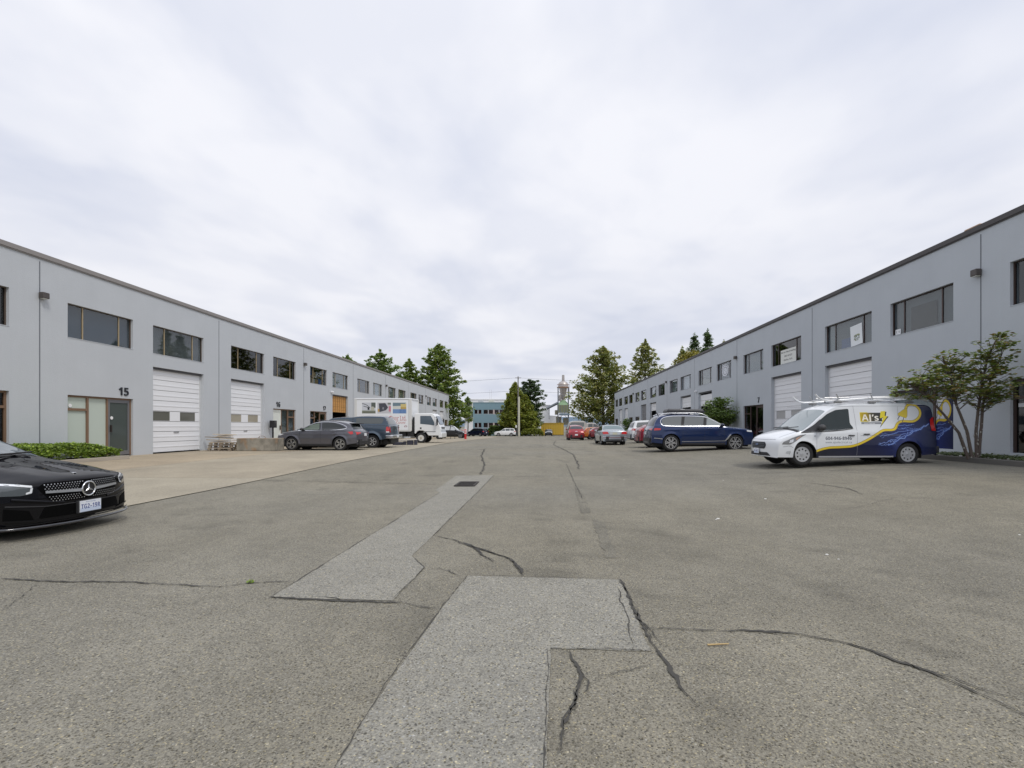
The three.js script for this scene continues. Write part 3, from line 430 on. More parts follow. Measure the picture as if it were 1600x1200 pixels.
  end(poly, dir, off = 0.006, cell) { // dir 1: nose, -1: tail; polygon in (z, y)
    return this.lay(poly, (z, y) => { const e = dir > 0 ? this.xf : this.xr; let a = e, b = e - dir * (this.s.endDepth ?? 0.9); for (let i = 0; i < 30; i++) { const m = (a + b) / 2, q = this.sec(m); const zz = Math.min(Math.abs(z), q.ze * 0.995); if (this.y(m, zz) < y) a = m; else b = m; } const q = this.sec(a), zz = Math.min(Math.abs(z), Math.max(q.ze, q.hw) * 0.995); return [this.bend(a, zz) + dir * off, y, Math.sign(z) * zz]; }, cell);
  }
  strip(pts, w, sd, off = 0.004) { const L = [], R = []; pts = chaikin(pts, 2); pts.forEach((p, i) => { const a = pts[Math.max(0, i - 1)], b = pts[Math.min(pts.length - 1, i + 1)], l = Math.hypot(b[0] - a[0], b[1] - a[1]) || 1, nx = -(b[1] - a[1]) / l, ny = (b[0] - a[0]) / l; L.push([p[0] + nx * w / 2, p[1] + ny * w / 2]); R.push([p[0] - nx * w / 2, p[1] - ny * w / 2]); }); return this.side([...L, ...R.reverse()], sd, off, 0.12); }
}
function roundPoly(pts, r, n = 4) {
  const out = []; pts.forEach((p, i) => { const a = pts[(i + pts.length - 1) % pts.length], b = pts[(i + 1) % pts.length], la = Math.hypot(a[0] - p[0], a[1] - p[1]), lb = Math.hypot(b[0] - p[0], b[1] - p[1]), ra = Math.min(r, la * 0.45), rb = Math.min(r, lb * 0.45), A = [lerp(p[0], a[0], ra / la), lerp(p[1], a[1], ra / la)], B = [lerp(p[0], b[0], rb / lb), lerp(p[1], b[1], rb / lb)]; for (let k = 0; k <= n; k++) { const t = k / n; out.push([(1 - t) ** 2 * A[0] + 2 * t * (1 - t) * p[0] + t * t * B[0], (1 - t) ** 2 * A[1] + 2 * t * (1 - t) * p[1] + t * t * B[1]]); } }); return out;
}
const outset = (pts, d) => { const c = pts.reduce((s, p) => [s[0] + p[0] / pts.length, s[1] + p[1] / pts.length], [0, 0]); return pts.map((p) => { const l = Math.hypot(p[0] - c[0], p[1] - c[1]); return [p[0] + ((p[0] - c[0]) / l) * d, p[1] + ((p[1] - c[1]) / l) * d]; }); };
const rubberM = M(0.022, 0.022, 0.023, 0.85), blackM = M(0.02, 0.02, 0.021, 0.6), trimM = P(0.03, 0.03, 0.032, 0.35), chromeM = M(0.78, 0.79, 0.8, 0.14, { metalness: 1 }), satinM = M(0.62, 0.63, 0.64, 0.32, { metalness: 0.9 }), alloyM = M(0.5, 0.51, 0.53, 0.3, { metalness: 0.85 });
const redLampM = P(0.5, 0.012, 0.012, 0.12, { clearcoat: 1 }), clearLampM = P(0.72, 0.74, 0.76, 0.08, { clearcoat: 1 }), amberM = P(0.75, 0.25, 0.03, 0.15), lampDarkM = P(0.12, 0.125, 0.13, 0.1, { clearcoat: 1 });
const glassM = P(0.016, 0.02, 0.021, 0.03, { ior: 1.6 }), glassMidM = P(0.075, 0.09, 0.095, 0.03, { ior: 1.6 }), glassPaleM = P(0.3, 0.33, 0.33, 0.04, { ior: 1.6 }), glassGreyM = P(0.16, 0.17, 0.17, 0.04, { ior: 1.6 });
const carPaint = (r, g, b, metal = 0.25) => P(r, g, b, 0.34, { metalness: metal, clearcoat: 1, clearcoatRoughness: 0.02, specularIntensity: Math.max(r, g, b) < 0.06 ? 0.1 : 0.6 });
function tyreGeo(R, w, rim) { const p = [[rim - 0.005, -w / 2 + 0.01], [R - 0.03, -w / 2], [R, -w / 2 + 0.035], [R, w / 2 - 0.035], [R - 0.03, w / 2], [rim + 0.012, w / 2 - 0.006], [rim, w / 2 - 0.016], [rim - 0.006, w / 2 - 0.085], [0.001, w / 2 - 0.09]]; const g = new THREE.LatheGeometry(p.map((q) => new THREE.Vector2(...q)), 32); g.rotateX(Math.PI / 2); return g; }
const rimCache = new Map();
function rimGeo(style, rim, n, w) {
  const key = [style, rim, n, w].join(); if (rimCache.has(key)) return rimCache.get(key);
  const list = [], zf = w / 2 - 0.012, ex = (sh, d, z) => { const g = new THREE.ExtrudeGeometry(sh, { depth: d, bevelEnabled: false, curveSegments: 10 }); g.translate(0, 0, z); list.push(g); };
  const ring = new THREE.Shape(); ring.absarc(0, 0, rim, 0, Math.PI * 2); const h = new THREE.Path(); h.absarc(0, 0, rim * 0.91, 0, Math.PI * 2); ring.holes.push(h); ex(ring, 0.03, zf - 0.034);
  if (style === 'disc') { const d = new THREE.Shape(); d.absarc(0, 0, rim * 0.93, 0, Math.PI * 2); for (let i = 0; i < n; i++) { const a = (i / n) * 6.2832, p = new THREE.Path(), cx = Math.cos(a) * rim * 0.68, cy = Math.sin(a) * rim * 0.68; p.absarc(cx, cy, rim * 0.115, 0, Math.PI * 2); d.holes.push(p); } ex(d, 0.02, zf - 0.03); const c = new THREE.Shape(); c.absarc(0, 0, rim * 0.24, 0, Math.PI * 2); ex(c, 0.016, zf - 0.012); }
  else { const hub = new THREE.Shape(); hub.absarc(0, 0, rim * 0.2, 0, Math.PI * 2); ex(hub, 0.026, zf - 0.04);
    for (let i = 0; i < n; i++) { const a = (i / n) * 6.2832 + 0.3, legs = style === 'split' ? [-0.17, 0.17] : [0]; for (const o of legs) { const a2 = a + o, p0 = [Math.cos(a + o * 0.5) * rim * 0.14, Math.sin(a + o * 0.5) * rim * 0.14], p1 = [Math.cos(a2) * rim * 0.93, Math.sin(a2) * rim * 0.93], l = Math.hypot(p1[0] - p0[0], p1[1] - p0[1]), nx = -(p1[1] - p0[1]) / l, ny = (p1[0] - p0[0]) / l, w0 = rim * 0.09, w1 = rim * (style === 'split' ? 0.062 : 0.1); ex(new THREE.Shape([[p0[0] + nx * w0, p0[1] + ny * w0], [p1[0] + nx * w1, p1[1] + ny * w1], [p1[0] - nx * w1, p1[1] - ny * w1], [p0[0] - nx * w0, p0[1] - ny * w0]].map((p) => new THREE.Vector2(...p))), 0.026, zf - 0.044); } } }
  const g = merge(list); rimCache.set(key, g); return g;
}
function vehicle(o) {
  // o.at = [x, d, turn]; turn 0 heads right (+x), PI/2 heads away
  const [x, d, turn] = o.at, v = thing(o.name ?? 'parked_car', o.label, o.category ?? 'car', x, gy(x, d) + (o.dy ?? 0), -d, turn, o.group), B = new Body(o), R = o.R, w = o.tw ?? 0.23;
  const [xF, xB] = o.axles; part(v, 'body', B.geometry(), o.paint);
  const W = B.W, inn = W - 0.34;
  const und = [bx(B.xr + 0.25, B.xf - 0.3, 0.2, o.underTop ?? 0.5, -inn, inn)];
  for (const xa of o.axles) for (const s of [1, -1]) { const c = new THREE.CylinderGeometry(R + 0.05, R + 0.05, 0.34, 24, 1, true, 0, Math.PI); c.rotateX(Math.PI / 2); c.rotateZ(Math.PI / 2); c.translate(xa, R, s * (W - 0.2)); und.push(c); const e = new THREE.CircleGeometry(R + 0.05, 20); e.translate(xa, R, s * (inn + 0.002)); und.push(e); }
  und.push(bx(xF - R - 0.02, xF + R + 0.02, R * 0.5, R * 1.4, -inn + 0.02, inn - 0.02), bx(xB - R - 0.02, xB + R + 0.02, R * 0.5, R * 1.4, -inn + 0.02, inn - 0.02));
  // end plates inside the bumpers
  und.push(bx(B.xr + 0.02, B.xr + 0.06, o.sillEnd ?? 0.3, 0.6, -W + 0.25, W - 0.25));
  part(v, 'underbody', und, blackM);
  const tg = tyreGeo(R, w, o.rim), rg = rimGeo(o.rimStyle ?? 'split', o.rim, o.spokes ?? 5, w);
  for (const xa of o.axles) for (const s of [1, -1]) { const wh = sub(v, 'wheel'); wh.position.set(xa, R, s * (W - w / 2 - (o.inset ?? 0.035))); if (s < 0) wh.rotation.y = Math.PI; wh.rotation.z = (o.spin ?? 0.2) * (xa > 0 ? 1 : -1.7); part(wh, 'tyre', tg, rubberM); part(wh, 'rim', rg, o.rimM ?? alloyM); part(wh, 'hub_cap', cyl(o.rim * 0.12, o.rim * 0.1, 0.012, 12, 0, 0, w / 2 - 0.006, 'z'), o.capM ?? blackM); }
  const h = { v, B, W, both: (f) => { f(1); f(-1); },
    windows: (polys, m, trim, tw = 0.02) => { for (const s of [1, -1]) { for (const p of polys) part(v, 'side_window', B.side(roundPoly(p, 0.05), s, 0.007), m); if (trim) { const q = [...trim.poly, trim.poly[0]]; part(v, 'window_trim', B.strip(q, tw, s, 0.012), trim.m); } } },
    sides: (name, poly, m, off = 0.006, r = 0) => { for (const s of [1, -1]) part(v, name, B.side(r ? roundPoly(poly, r) : poly, s, off), m); },
    seams: (lines, m = seamDarkM, wd = 0.008) => { for (const s of [1, -1]) part(v, 'door_seam', lines.map((l) => B.strip(l, wd, s, 0.003)), m); },
    handles: (list, m) => { for (const s of [1, -1]) for (const [hx, hy] of list) { const z = B.z(hx, hy); part(v, 'door_handle', rbx(hx - 0.09, hx + 0.09, hy - 0.014, hy + 0.014, s > 0 ? z : -z - 0.03, s > 0 ? z + 0.03 : -z, 0.012), m); } },
    mirrors: (mx, my, m, sz = [0.17, 0.13, 0.2]) => { for (const s of [1, -1]) { const z = B.z(mx, my), q = sub(v, 'mirror'); part(q, 'mirror_shell', (() => { const g = new THREE.SphereGeometry(0.5, 14, 10); g.scale(...sz); g.translate(mx, my + 0.02, s * (z + sz[2] * 0.55)); return g; })(), m); part(q, 'mirror_arm', rbx(mx - 0.03, mx + 0.05, my - 0.03, my + 0.01, s > 0 ? z - 0.02 : -z - 0.1, s > 0 ? z + 0.1 : -z + 0.02, 0.012), blackM); } },
    plate: (px, py, turned, tex, m = plateM) => { const g = rbx(px - 0.008, px + 0.008, py - 0.078, py + 0.078, -0.152, 0.152, 0.006); part(v, 'licence_plate', g, m); if (tex) { const pg = new THREE.PlaneGeometry(0.295, 0.147); pg.rotateY(turned * Math.PI / 2); pg.translate(px + turned * 0.0095, py, 0); part(v, 'plate_print', pg, new THREE.MeshStandardMaterial({ map: tex, roughness: 0.4 })); } },
  };
  o.build?.(h); return v;
}
const seamDarkM = M(0.03, 0.03, 0.032, 0.8), plateM = M(0.7, 0.72, 0.74, 0.4);
const arches = (xs, R, add = 0.05) => xs.map((x) => [x, R, R + add]);
const plateTex = (txt, ink = '#2b3f86') => canvasTex(300, 150, (c) => { c.fillStyle = '#dfe3ea'; c.fillRect(0, 0, 300, 150); c.fillStyle = '#c4cfe2'; c.fillRect(0, 96, 300, 54); c.fillStyle = ink; c.textAlign = 'center'; c.font = 'bold 84px sans-serif'; c.fillText(txt, 150, 108, 276); c.font = '18px sans-serif'; c.fillText('British Columbia', 150, 26); });

{ // ------------- black sedan, nose towards the yard, at the left edge
  const paint = P(0.004, 0.004, 0.0055, 0.5, { clearcoat: 0.62, clearcoatRoughness: 0.012, specularIntensity: 0 });
  vehicle({ name: 'black_sedan', label: 'glossy black sedan in the left foreground with round star emblem on its grille', category: 'car', at: [-8.47, 6.53, 0], R: 0.325, rim: 0.235, tw: 0.225, axles: [1.45, -1.25], paint, spokes: 5, dy: 0.0, step: 0.05,
    profile: [[2.315, 0.2], [2.318, 0.3], [2.315, 0.42], [2.305, 0.56], [2.29, 0.66], [2.27, 0.71], [2.2, 0.745], [2.02, 0.795], [1.55, 0.89], [1.05, 0.965], [0.82, 0.995], [0.25, 1.29], [-0.15, 1.405], [-0.6, 1.43], [-1.1, 1.37], [-1.6, 1.2], [-1.95, 1.06], [-2.15, 1.02], [-2.29, 0.95], [-2.31, 0.7], [-2.3, 0.32]],
    hw: [[2.32, 0.86], [2.0, 0.88], [1.4, 0.89], [-1.4, 0.89], [-2.0, 0.86], [-2.32, 0.8]], belt: [[2.32, 0.68], [1.4, 0.80], [0.5, 0.9], [-1.5, 0.98], [-2.3, 0.98]], sill: [[2.32, 0.19], [1.9, 0.19], [1.0, 0.2], [-1.5, 0.2], [-2.3, 0.32]], arches: arches([1.45, -1.25], 0.325, 0.04), bendF: 0.27, bendPow: 2.3, tumble: 0.42, creases: [[0.72, 0.012, 0.05]], crown: [[2.32, 0.02], [2.2, 0.05], [1.9, 0.1], [1.2, 0.11], [0.7, 0.07], [-0.6, 0.07], [-2.3, 0.03]],
    ridge: (x, z) => ss(0.6, 1.0, x) * ss(2.3, 1.9, x) * (0.022 * Math.exp(-(((z - 0.5) / 0.07) ** 2)) + 0.016 * Math.exp(-(((z - 0.2 - 0.1 * (2 - x)) / 0.05) ** 2)) - 0.008 * Math.exp(-((z / 0.12) ** 2))),
    build: ({ v, B, sides, seams, handles, mirrors, windows }) => {
      windows([[[0.62, 0.93], [0.05, 1.21], [-0.1, 1.26], [-0.16, 0.95]], [[-0.22, 0.955], [-0.16, 1.27], [-0.8, 1.29], [-1.35, 1.13], [-1.5, 1.02]]], glassM);
      part(v, 'windshield', B.over(roundPoly([[-0.93, 0.84], [0.93, 0.84], [0.9, 0.12], [-0.9, 0.12]], 0.06), 0.006), P(0.11, 0.135, 0.15, 0.03, { ior: 1.6 })); part(v, 'rear_window', B.over([[-0.88, -0.95], [0.88, -0.95], [0.88, -1.75], [-0.88, -1.75]]), glassM);
      part(v, 'cowl', B.over([[-0.94, 0.98], [0.94, 0.98], [0.94, 0.86], [-0.94, 0.86]], 0.009), blackM); for (const [a, b] of [[0.55, 0.0], [-0.05, -0.6]]) part(v, 'wiper', bar([0.98, 1.005, a], [0.9, 1.02, b], 0.012), blackM);
      seams([[[0.75, 0.32], [0.78, 0.85]], [[-0.2, 0.3], [-0.2, 0.95]]]); handles([[0.0, 0.83], [-1.0, 0.87]], paint); mirrors(0.42, 0.95, paint, [0.15, 0.11, 0.16]);
      const seam = (p) => B.over(p, 0.003); part(v, 'bonnet_seam', [seam([[-0.985, 0.98], [-0.975, 0.98], [-0.975, 2.12], [-0.985, 2.12]]), seam([[0.975, 0.98], [0.985, 0.98], [0.985, 2.12], [0.975, 2.12]])], seamDarkM);
      // grille
      const gr = roundPoly([[-0.50, 0.685], [0.50, 0.685], [0.56, 0.62], [0.43, 0.43], [-0.43, 0.43], [-0.56, 0.62]], 0.05); const grille = part(v, 'grille', B.end(gr, 1, 0.004), P(0.002, 0.002, 0.002, 0.6, { specularIntensity: 0.1 }));
      const dots = []; for (let r = 0; r < 9; r++) for (let i = -15; i <= 15; i++) { const z = (i + (r % 2) * 0.5) * 0.033, y = 0.452 + r * 0.0262; if (Math.abs(z) > 0.5 - Math.max(0, 0.56 - y) * 0.55 || Math.abs(y - 0.553) < 0.024 || Math.hypot(z, y - 0.555) < 0.12) continue; dots.push(B.end([[z, y - 0.0085], [z + 0.0075, y], [z, y + 0.0085], [z - 0.0075, y]], 1, 0.013, 1)); } part(grille, 'grille_pin', dots, satinM).userData.kind = 'stuff';
      for (const s of [1, -1]) part(v, 'grille_bar', [B.end([[s * 0.1, 0.572], [s * 0.5, 0.585], [s * 0.5, 0.556], [s * 0.1, 0.532]], 1, 0.02)], satinM);
      const star = sub(v, 'emblem'), ex = B.bend(2.295, 0) + 0.028; const ring = new THREE.TorusGeometry(0.093, 0.0105, 8, 36); ring.rotateY(Math.PI / 2); ring.translate(ex, 0.557, 0); part(star, 'emblem_ring', ring, chromeM); part(star, 'emblem_disc', cyl(0.088, 0.088, 0.012, 28, ex - 0.012, 0.557, 0, 'x'), M(0.02, 0.02, 0.022, 0.3)); const arms = []; for (let k = 0; k < 3; k++) { const a = Math.PI / 2 + (k * 2 * Math.PI) / 3, c = new THREE.ConeGeometry(0.021, 0.09, 4); c.translate(0, 0.045, 0); c.scale(1, 1, 0.6); c.rotateX(0); c.rotateZ(a - Math.PI / 2); c.rotateY(Math.PI / 2); c.translate(ex + 0.002, 0.557, 0); arms.push(c); } part(star, 'emblem_star', arms, chromeM);
      part(v, 'bonnet_badge', cyl(0.026, 0.024, 0.008, 16, 2.115, B.y(2.115, 0) + 0.006, 0), satinM);
      // lights
      for (const s of [1, -1]) { const hl = sub(v, 'headlight'); const p = [[s * 0.59, 0.655], [s * 0.605, 0.57], [s * 0.7, 0.55], [s * 0.87, 0.565], [s * 0.87, 0.735], [s * 0.74, 0.71]]; part(hl, 'lamp_glass', B.end(roundPoly(p, 0.02), 1, 0.006, 0.05), P(0.07, 0.08, 0.085, 0.04, { clearcoat: 1 })); part(hl, 'lamp_side', B.side(roundPoly([[2.12, 0.56], [2.1, 0.635], [1.78, 0.7], [1.82, 0.62]], 0.03), s, 0.007), P(0.3, 0.33, 0.34, 0.06, { clearcoat: 1 })); part(hl, 'lamp_strip', [B.end([[s * 0.6, 0.665], [s * 0.74, 0.70], [s * 0.86, 0.725], [s * 0.86, 0.70], [s * 0.74, 0.675], [s * 0.605, 0.64]], 1, 0.011), B.end([[s * 0.6, 0.635], [s * 0.615, 0.575], [s * 0.665, 0.562], [s * 0.66, 0.585], [s * 0.63, 0.595], [s * 0.618, 0.635]], 1, 0.012)], clearLampM); part(hl, 'reflector', [0.68, 0.78].map((z) => { const g = new THREE.SphereGeometry(0.03, 12, 8); const x0 = B.bend(2.2, z); g.scale(0.5, 1, 1); g.translate(x0 - 0.005, 0.632, s * z); return g; }), chromeM); }
      for (const s of [1, -1]) part(v, 'bumper_fold', tube([[0.77, 0.51], [0.68, 0.49], [0.5, 0.45], [0.3, 0.418]].map(([z, y]) => [B.bend(2.305, z) - 0.004, y, s * z]), 0.022, 20, 8), paint); part(v, 'bumper_line', [B.end([[-0.82, 0.445], [-0.5, 0.40], [0.5, 0.40], [0.82, 0.445], [0.82, 0.43], [0.5, 0.388], [-0.5, 0.388], [-0.82, 0.43]], 1, 0.006)], seamDarkM);
      part(v, 'air_intake', B.end(roundPoly([[-0.5, 0.385], [0.5, 0.385], [0.56, 0.245], [-0.56, 0.245]], 0.03), 1, 0.005), P(0.003, 0.003, 0.003, 0.7, { specularIntensity: 0.1 }));
      for (const s of [1, -1]) { part(v, 'side_intake', B.end([[s * 0.60, 0.24], [s * 0.64, 0.36], [s * 0.83, 0.41], [s * 0.84, 0.25]], 1, 0.006), P(0.003, 0.003, 0.003, 0.7, { specularIntensity: 0.1 })); part(v, 'intake_blade', B.end([[s * 0.55, 0.235], [s * 0.86, 0.27], [s * 0.87, 0.25], [s * 0.53, 0.215]], 1, 0.022), paint); }
      part(v, 'front_lip', [B.end([[-0.88, 0.2], [0.88, 0.2], [0.88, 0.185], [-0.88, 0.185]], 1, 0.03)], paint); part(v, 'lip_edge', tube([[1.9, 0.165, -0.9], [2.1, 0.16, -0.84], [2.27, 0.155, -0.6], [2.35, 0.15, -0.25], [2.36, 0.15, 0], [2.35, 0.15, 0.25], [2.27, 0.155, 0.6], [2.1, 0.16, 0.84], [1.9, 0.165, 0.9]], 0.018, 40, 8), P(0.03, 0.03, 0.034, 0.2, { clearcoat: 1 }));
      const px = B.bend(2.316, 0) + 0.03; part(v, 'plate_frame', rbx(px - 0.04, px - 0.004, 0.24, 0.41, -0.17, 0.17, 0.008), blackM); part(v, 'licence_plate', rbx(px - 0.006, px + 0.002, 0.253, 0.403, -0.152, 0.152, 0.003), plateM); const pg = new THREE.PlaneGeometry(0.3, 0.148); pg.rotateY(Math.PI / 2); pg.translate(px + 0.0035, 0.329, 0); part(v, 'plate_print', pg, new THREE.MeshStandardMaterial({ map: plateTex('TG2\u201319R'), roughness: 0.4 }));
      for (const s of [1, -1]) part(v, 'tail_light', B.end([[s * 0.4, 0.82], [s * 0.78, 0.84], [s * 0.78, 0.72], [s * 0.42, 0.74]], -1), redLampM);
    } });
}
{ // ------------- white electrician's van with livery
  const Lv = 4.82, art = canvasTex(2048, 2048, (c) => {
    // two strips: upper half = the side with the nose on the left, lower half = the other side
    const HT = 2.0, sx = 2048 / Lv, sy = 1024 / HT;
    const draw = (flip, y0) => {
      c.save(); c.beginPath(); c.rect(0, y0, 2048, 1024); c.clip(); c.translate(0, y0 + 1024); const X = (m) => m * sx, Y = (m) => -m * sy;
      c.fillStyle = '#e9ecef'; c.fillRect(0, -1024, 2048, 1024);
      c.save(); if (flip) { c.translate(2048, 0); c.scale(-1, 1); }
      // x metres from the nose, y metres up
      const wave = [[1.2, 0.4], [1.5, 0.52], [1.97, 0.535], [2.35, 0.56], [2.75, 0.74], [3.05, 0.93], [3.22, 1.03], [3.44, 1.015], [3.58, 1.06], [3.66, 1.22], [3.8, 1.285], [4.02, 1.265], [4.17, 1.27], [4.36, 1.4], [4.4, 1.58], [4.28, 1.73], [4.1, 1.775], [3.99, 1.72], [3.95, 1.62]];
      const path = (n) => { c.beginPath(); c.moveTo(X(wave[0][0]), Y(wave[0][1])); for (let i = 1; i < n - 1; i++) c.quadraticCurveTo(X(wave[i][0]), Y(wave[i][1]), X((wave[i][0] + wave[i + 1][0]) / 2), Y((wave[i][1] + wave[i + 1][1]) / 2)); c.lineTo(X(wave[n - 1][0]), Y(wave[n - 1][1])); };
      c.beginPath(); path(wave.length - 2); c.lineTo(X(4.25), Y(1.80)); c.lineTo(X(4.5), Y(1.80)); c.lineTo(X(4.9), Y(1.8)); c.lineTo(X(4.9), 0); c.lineTo(X(1.1), 0); c.closePath();
      const gr = c.createLinearGradient(X(1.4), 0, X(4.8), 0); gr.addColorStop(0, '#12162c'); gr.addColorStop(0.45, '#171c42'); gr.addColorStop(0.72, '#1d2f72'); gr.addColorStop(1, '#141a3c'); c.fillStyle = gr; c.fill();
      // lightning
      c.save(); c.clip(); const r = mulberry(12); c.lineCap = 'round';
      const bolt = (x0, y0b, x1, y1, w, k) => { let px = x0, py = y0b; const pts = [[px, py]]; for (let i = 1; i < 15; i++) { px = lerp(x0, x1, i / 15) + (r() - 0.5) * 0.07; py = lerp(y0b, y1, i / 15) + (r() - 0.5) * 0.055; pts.push([px, py]); } pts.push([x1, y1]); for (const [lw, col] of [[w * 7, 'rgba(60,100,205,0.28)'], [w * 3, 'rgba(96,140,232,0.55)'], [w, '#bcd4fb']]) { c.lineWidth = lw; c.strokeStyle = col; c.beginPath(); pts.forEach((p, i) => (i ? c.lineTo(X(p[0]), Y(p[1])) : c.moveTo(X(p[0]), Y(p[1])))); c.stroke(); } if (k) for (let i = 3; i < 13; i += 3) bolt(pts[i][0], pts[i][1], pts[i][0] - 0.3 - r() * 0.3, pts[i][1] + (r() - 0.6) * 0.3, w * 0.55, 0); };
      bolt(4.62, 1.2, 3.35, 0.6, 4.5, 1); bolt(4.5, 1.12, 3.1, 0.84, 2.2, 1); bolt(4.15, 1.18, 3.6, 1.16, 1.8, 0); bolt(3.55, 0.62, 3.05, 0.6, 1.8, 0); c.restore();
      path(wave.length); c.lineJoin = 'round'; c.lineCap = 'round'; c.lineWidth = X(0.085); c.strokeStyle = '#2a2618'; c.save(); c.translate(0, 12); c.stroke(); c.restore(); c.strokeStyle = '#e3c21f'; c.lineWidth = X(0.075); c.stroke(); c.strokeStyle = '#f0d94a'; c.lineWidth = X(0.02); c.stroke();
      // plug
      c.fillStyle = '#e6cb2c'; c.beginPath(); c.moveTo(X(3.99), Y(1.66)); c.lineTo(X(3.86), Y(1.60)); c.lineTo(X(3.70), Y(1.49)); c.lineTo(X(3.71), Y(1.44)); c.lineTo(X(3.93), Y(1.36)); c.lineTo(X(3.97), Y(1.42)); c.lineTo(X(3.99), Y(1.56)); c.closePath(); c.fill(); c.strokeStyle = '#8a7a1e'; c.lineWidth = 3; c.stroke();
      c.strokeStyle = '#55585f'; c.lineWidth = 9; for (const [a, b, e, f] of [[3.75, 1.425, 3.68, 1.33], [3.87, 1.385, 3.81, 1.26]]) { c.beginPath(); c.moveTo(X(a), Y(b)); c.lineTo(X(e), Y(f)); c.stroke(); }
      c.restore();
      const mx = (m, w) => (flip ? X(Lv - m - w) : X(m));
      // logo plate
      const lx = mx(2.6, 0.76), lw = X(0.76); const lg = c.createLinearGradient(lx, 0, lx + lw * 0.75, 0); lg.addColorStop(0, '#c9ad17'); lg.addColorStop(0.35, '#a08a1c'); lg.addColorStop(0.6, '#4a4432'); lg.addColorStop(1, '#26292c'); c.fillStyle = '#f0e15a'; c.fillRect(lx - 6, Y(1.52) - 6, lw * 0.3, Y(1.27) - Y(1.52) + 12); c.fillStyle = lg; c.fillRect(lx, Y(1.52), lw * 0.82, Y(1.27) - Y(1.52));
      c.fillStyle = '#f6f2e6'; c.font = 'bold 128px sans-serif'; c.textAlign = 'left'; c.fillText('AJ\u2019s', lx + 16, Y(1.29), lw * 0.66);
      c.fillStyle = '#8c8f94'; c.fillRect(lx + 4, Y(1.25), lw * 0.76, Y(1.19) - Y(1.25)); c.fillStyle = '#e5e7ea'; c.font = 'bold 24px sans-serif'; c.fillText('ELECTRICAL', lx + 40, Y(1.197), lw * 0.6);
      const bx0 = lx + lw * 0.74; c.fillStyle = '#23262a'; c.beginPath(); [[1.0, 1.56], [0.78, 1.56], [0.72, 1.36], [0.86, 1.38], [0.68, 1.10], [1.06, 1.42], [0.95, 1.43]].forEach((p, i) => { const xx = lx + lw * p[0] + 8, yy = Y(p[1]) + 6; i ? c.lineTo(xx, yy) : c.moveTo(xx, yy); }); c.fill(); c.fillStyle = '#e8d62e'; c.beginPath(); [[0.98, 1.57], [0.8, 1.56], [0.74, 1.36], [0.87, 1.385], [0.76, 1.15], [1.04, 1.42], [0.94, 1.43]].forEach((p, i) => { const xx = lx + lw * p[0], yy = Y(p[1]); i ? c.lineTo(xx, yy) : c.moveTo(xx, yy); }); c.fill();
      c.fillStyle = '#4b4f5a'; c.font = 'bold 66px sans-serif'; c.fillText('604-946-8946', mx(1.52, 0.76), Y(0.74), X(0.76)); c.fillStyle = '#6a6e7a'; c.font = '40px sans-serif'; c.fillText('www.ajselectrical.ca', mx(1.52, 0.76), Y(0.645), X(0.76));
      c.restore();
    };
    draw(false, 0); draw(true, 1024);
  });
  const paint = P(0.92, 0.92, 0.92, 0.32, { map: art, clearcoat: 1, clearcoatRoughness: 0.04 });
  vehicle({ name: 'cargo_van', label: 'white electrician van with navy lightning artwork, yellow cable and roof ladder rack', category: 'van', at: [8.98, 14.6, Math.PI + 0.02], R: 0.327, rim: 0.215, tw: 0.22, axles: [1.53, -1.53], paint, rimStyle: 'disc', spokes: 9, rimM: M(0.6, 0.61, 0.63, 0.35, { metalness: 0.5 }), capM: satinM, uvTop: 2.0, spin: 0.1,
    profile: [[2.41, 0.25], [2.412, 0.45], [2.405, 0.6], [2.375, 0.73], [2.26, 0.845], [1.95, 0.96], [1.64, 1.04], [1.44, 1.1], [0.84, 1.6], [0.55, 1.765], [0.1, 1.825], [-0.9, 1.845], [-2.0, 1.83], [-2.3, 1.79], [-2.365, 1.6], [-2.4, 1.1], [-2.41, 0.35]],
    hw: [[2.41, 0.84], [2.1, 0.89], [1.5, 0.917], [-1.9, 0.917], [-2.41, 0.885]], belt: [[2.41, 0.66], [1.9, 0.83], [1.2, 0.92], [0.2, 0.98], [-2.41, 1.04]], sill: [[2.41, 0.24], [1.8, 0.24], [1.0, 0.23], [-1.4, 0.25], [-2.41, 0.34]], arches: arches([1.53, -1.53], 0.327, 0.055), bendF: 0.26, bendR: 0.06, tumble: 0.155, shoulder: 0.02, tuck: 0.04, crown: [[2.41, 0.03], [2.0, 0.08], [1.4, 0.09], [0.5, 0.08], [-2.4, 0.07]],
    build: ({ v, B, sides, seams, handles, mirrors, plate }) => {
      for (const s of [1, -1]) { part(v, 'side_window', B.side(roundPoly([[1.4, 0.985], [0.78, 1.48], [0.52, 1.6], [0.14, 1.635], [0.14, 1.2], [0.04, 1.08], [0.55, 1.02]], 0.05), s, 0.006), P(0.045, 0.055, 0.058, 0.03, { ior: 1.6 })); part(v, 'quarter_window', B.side(roundPoly([[1.56, 0.96], [1.2, 1.16], [0.98, 1.34], [1.03, 1.0]], 0.03), s, 0.009), P(0.07, 0.07, 0.075, 0.1)); part(v, 'window_trim', B.strip([[1.58, 0.945], [1.1, 0.975], [0.5, 1.005], [0.06, 1.065]], 0.022, s, 0.01), blackM); }
      part(v, 'windshield', B.over(roundPoly([[-0.96, 1.56], [0.96, 1.56], [0.93, 0.78], [-0.93, 0.78]], 0.06), 0.006), P(0.27, 0.31, 0.32, 0.03, { ior: 1.6 })); part(v, 'cowl', B.over([[-0.95, 1.68], [0.95, 1.68], [0.95, 1.58], [-0.95, 1.58]], 0.008), blackM);
      for (const [a, b] of [[0.6, -0.05], [0.0, -0.6]]) part(v, 'wiper', bar([1.62, 1.075, a], [1.5, 1.115, b], 0.011), blackM);
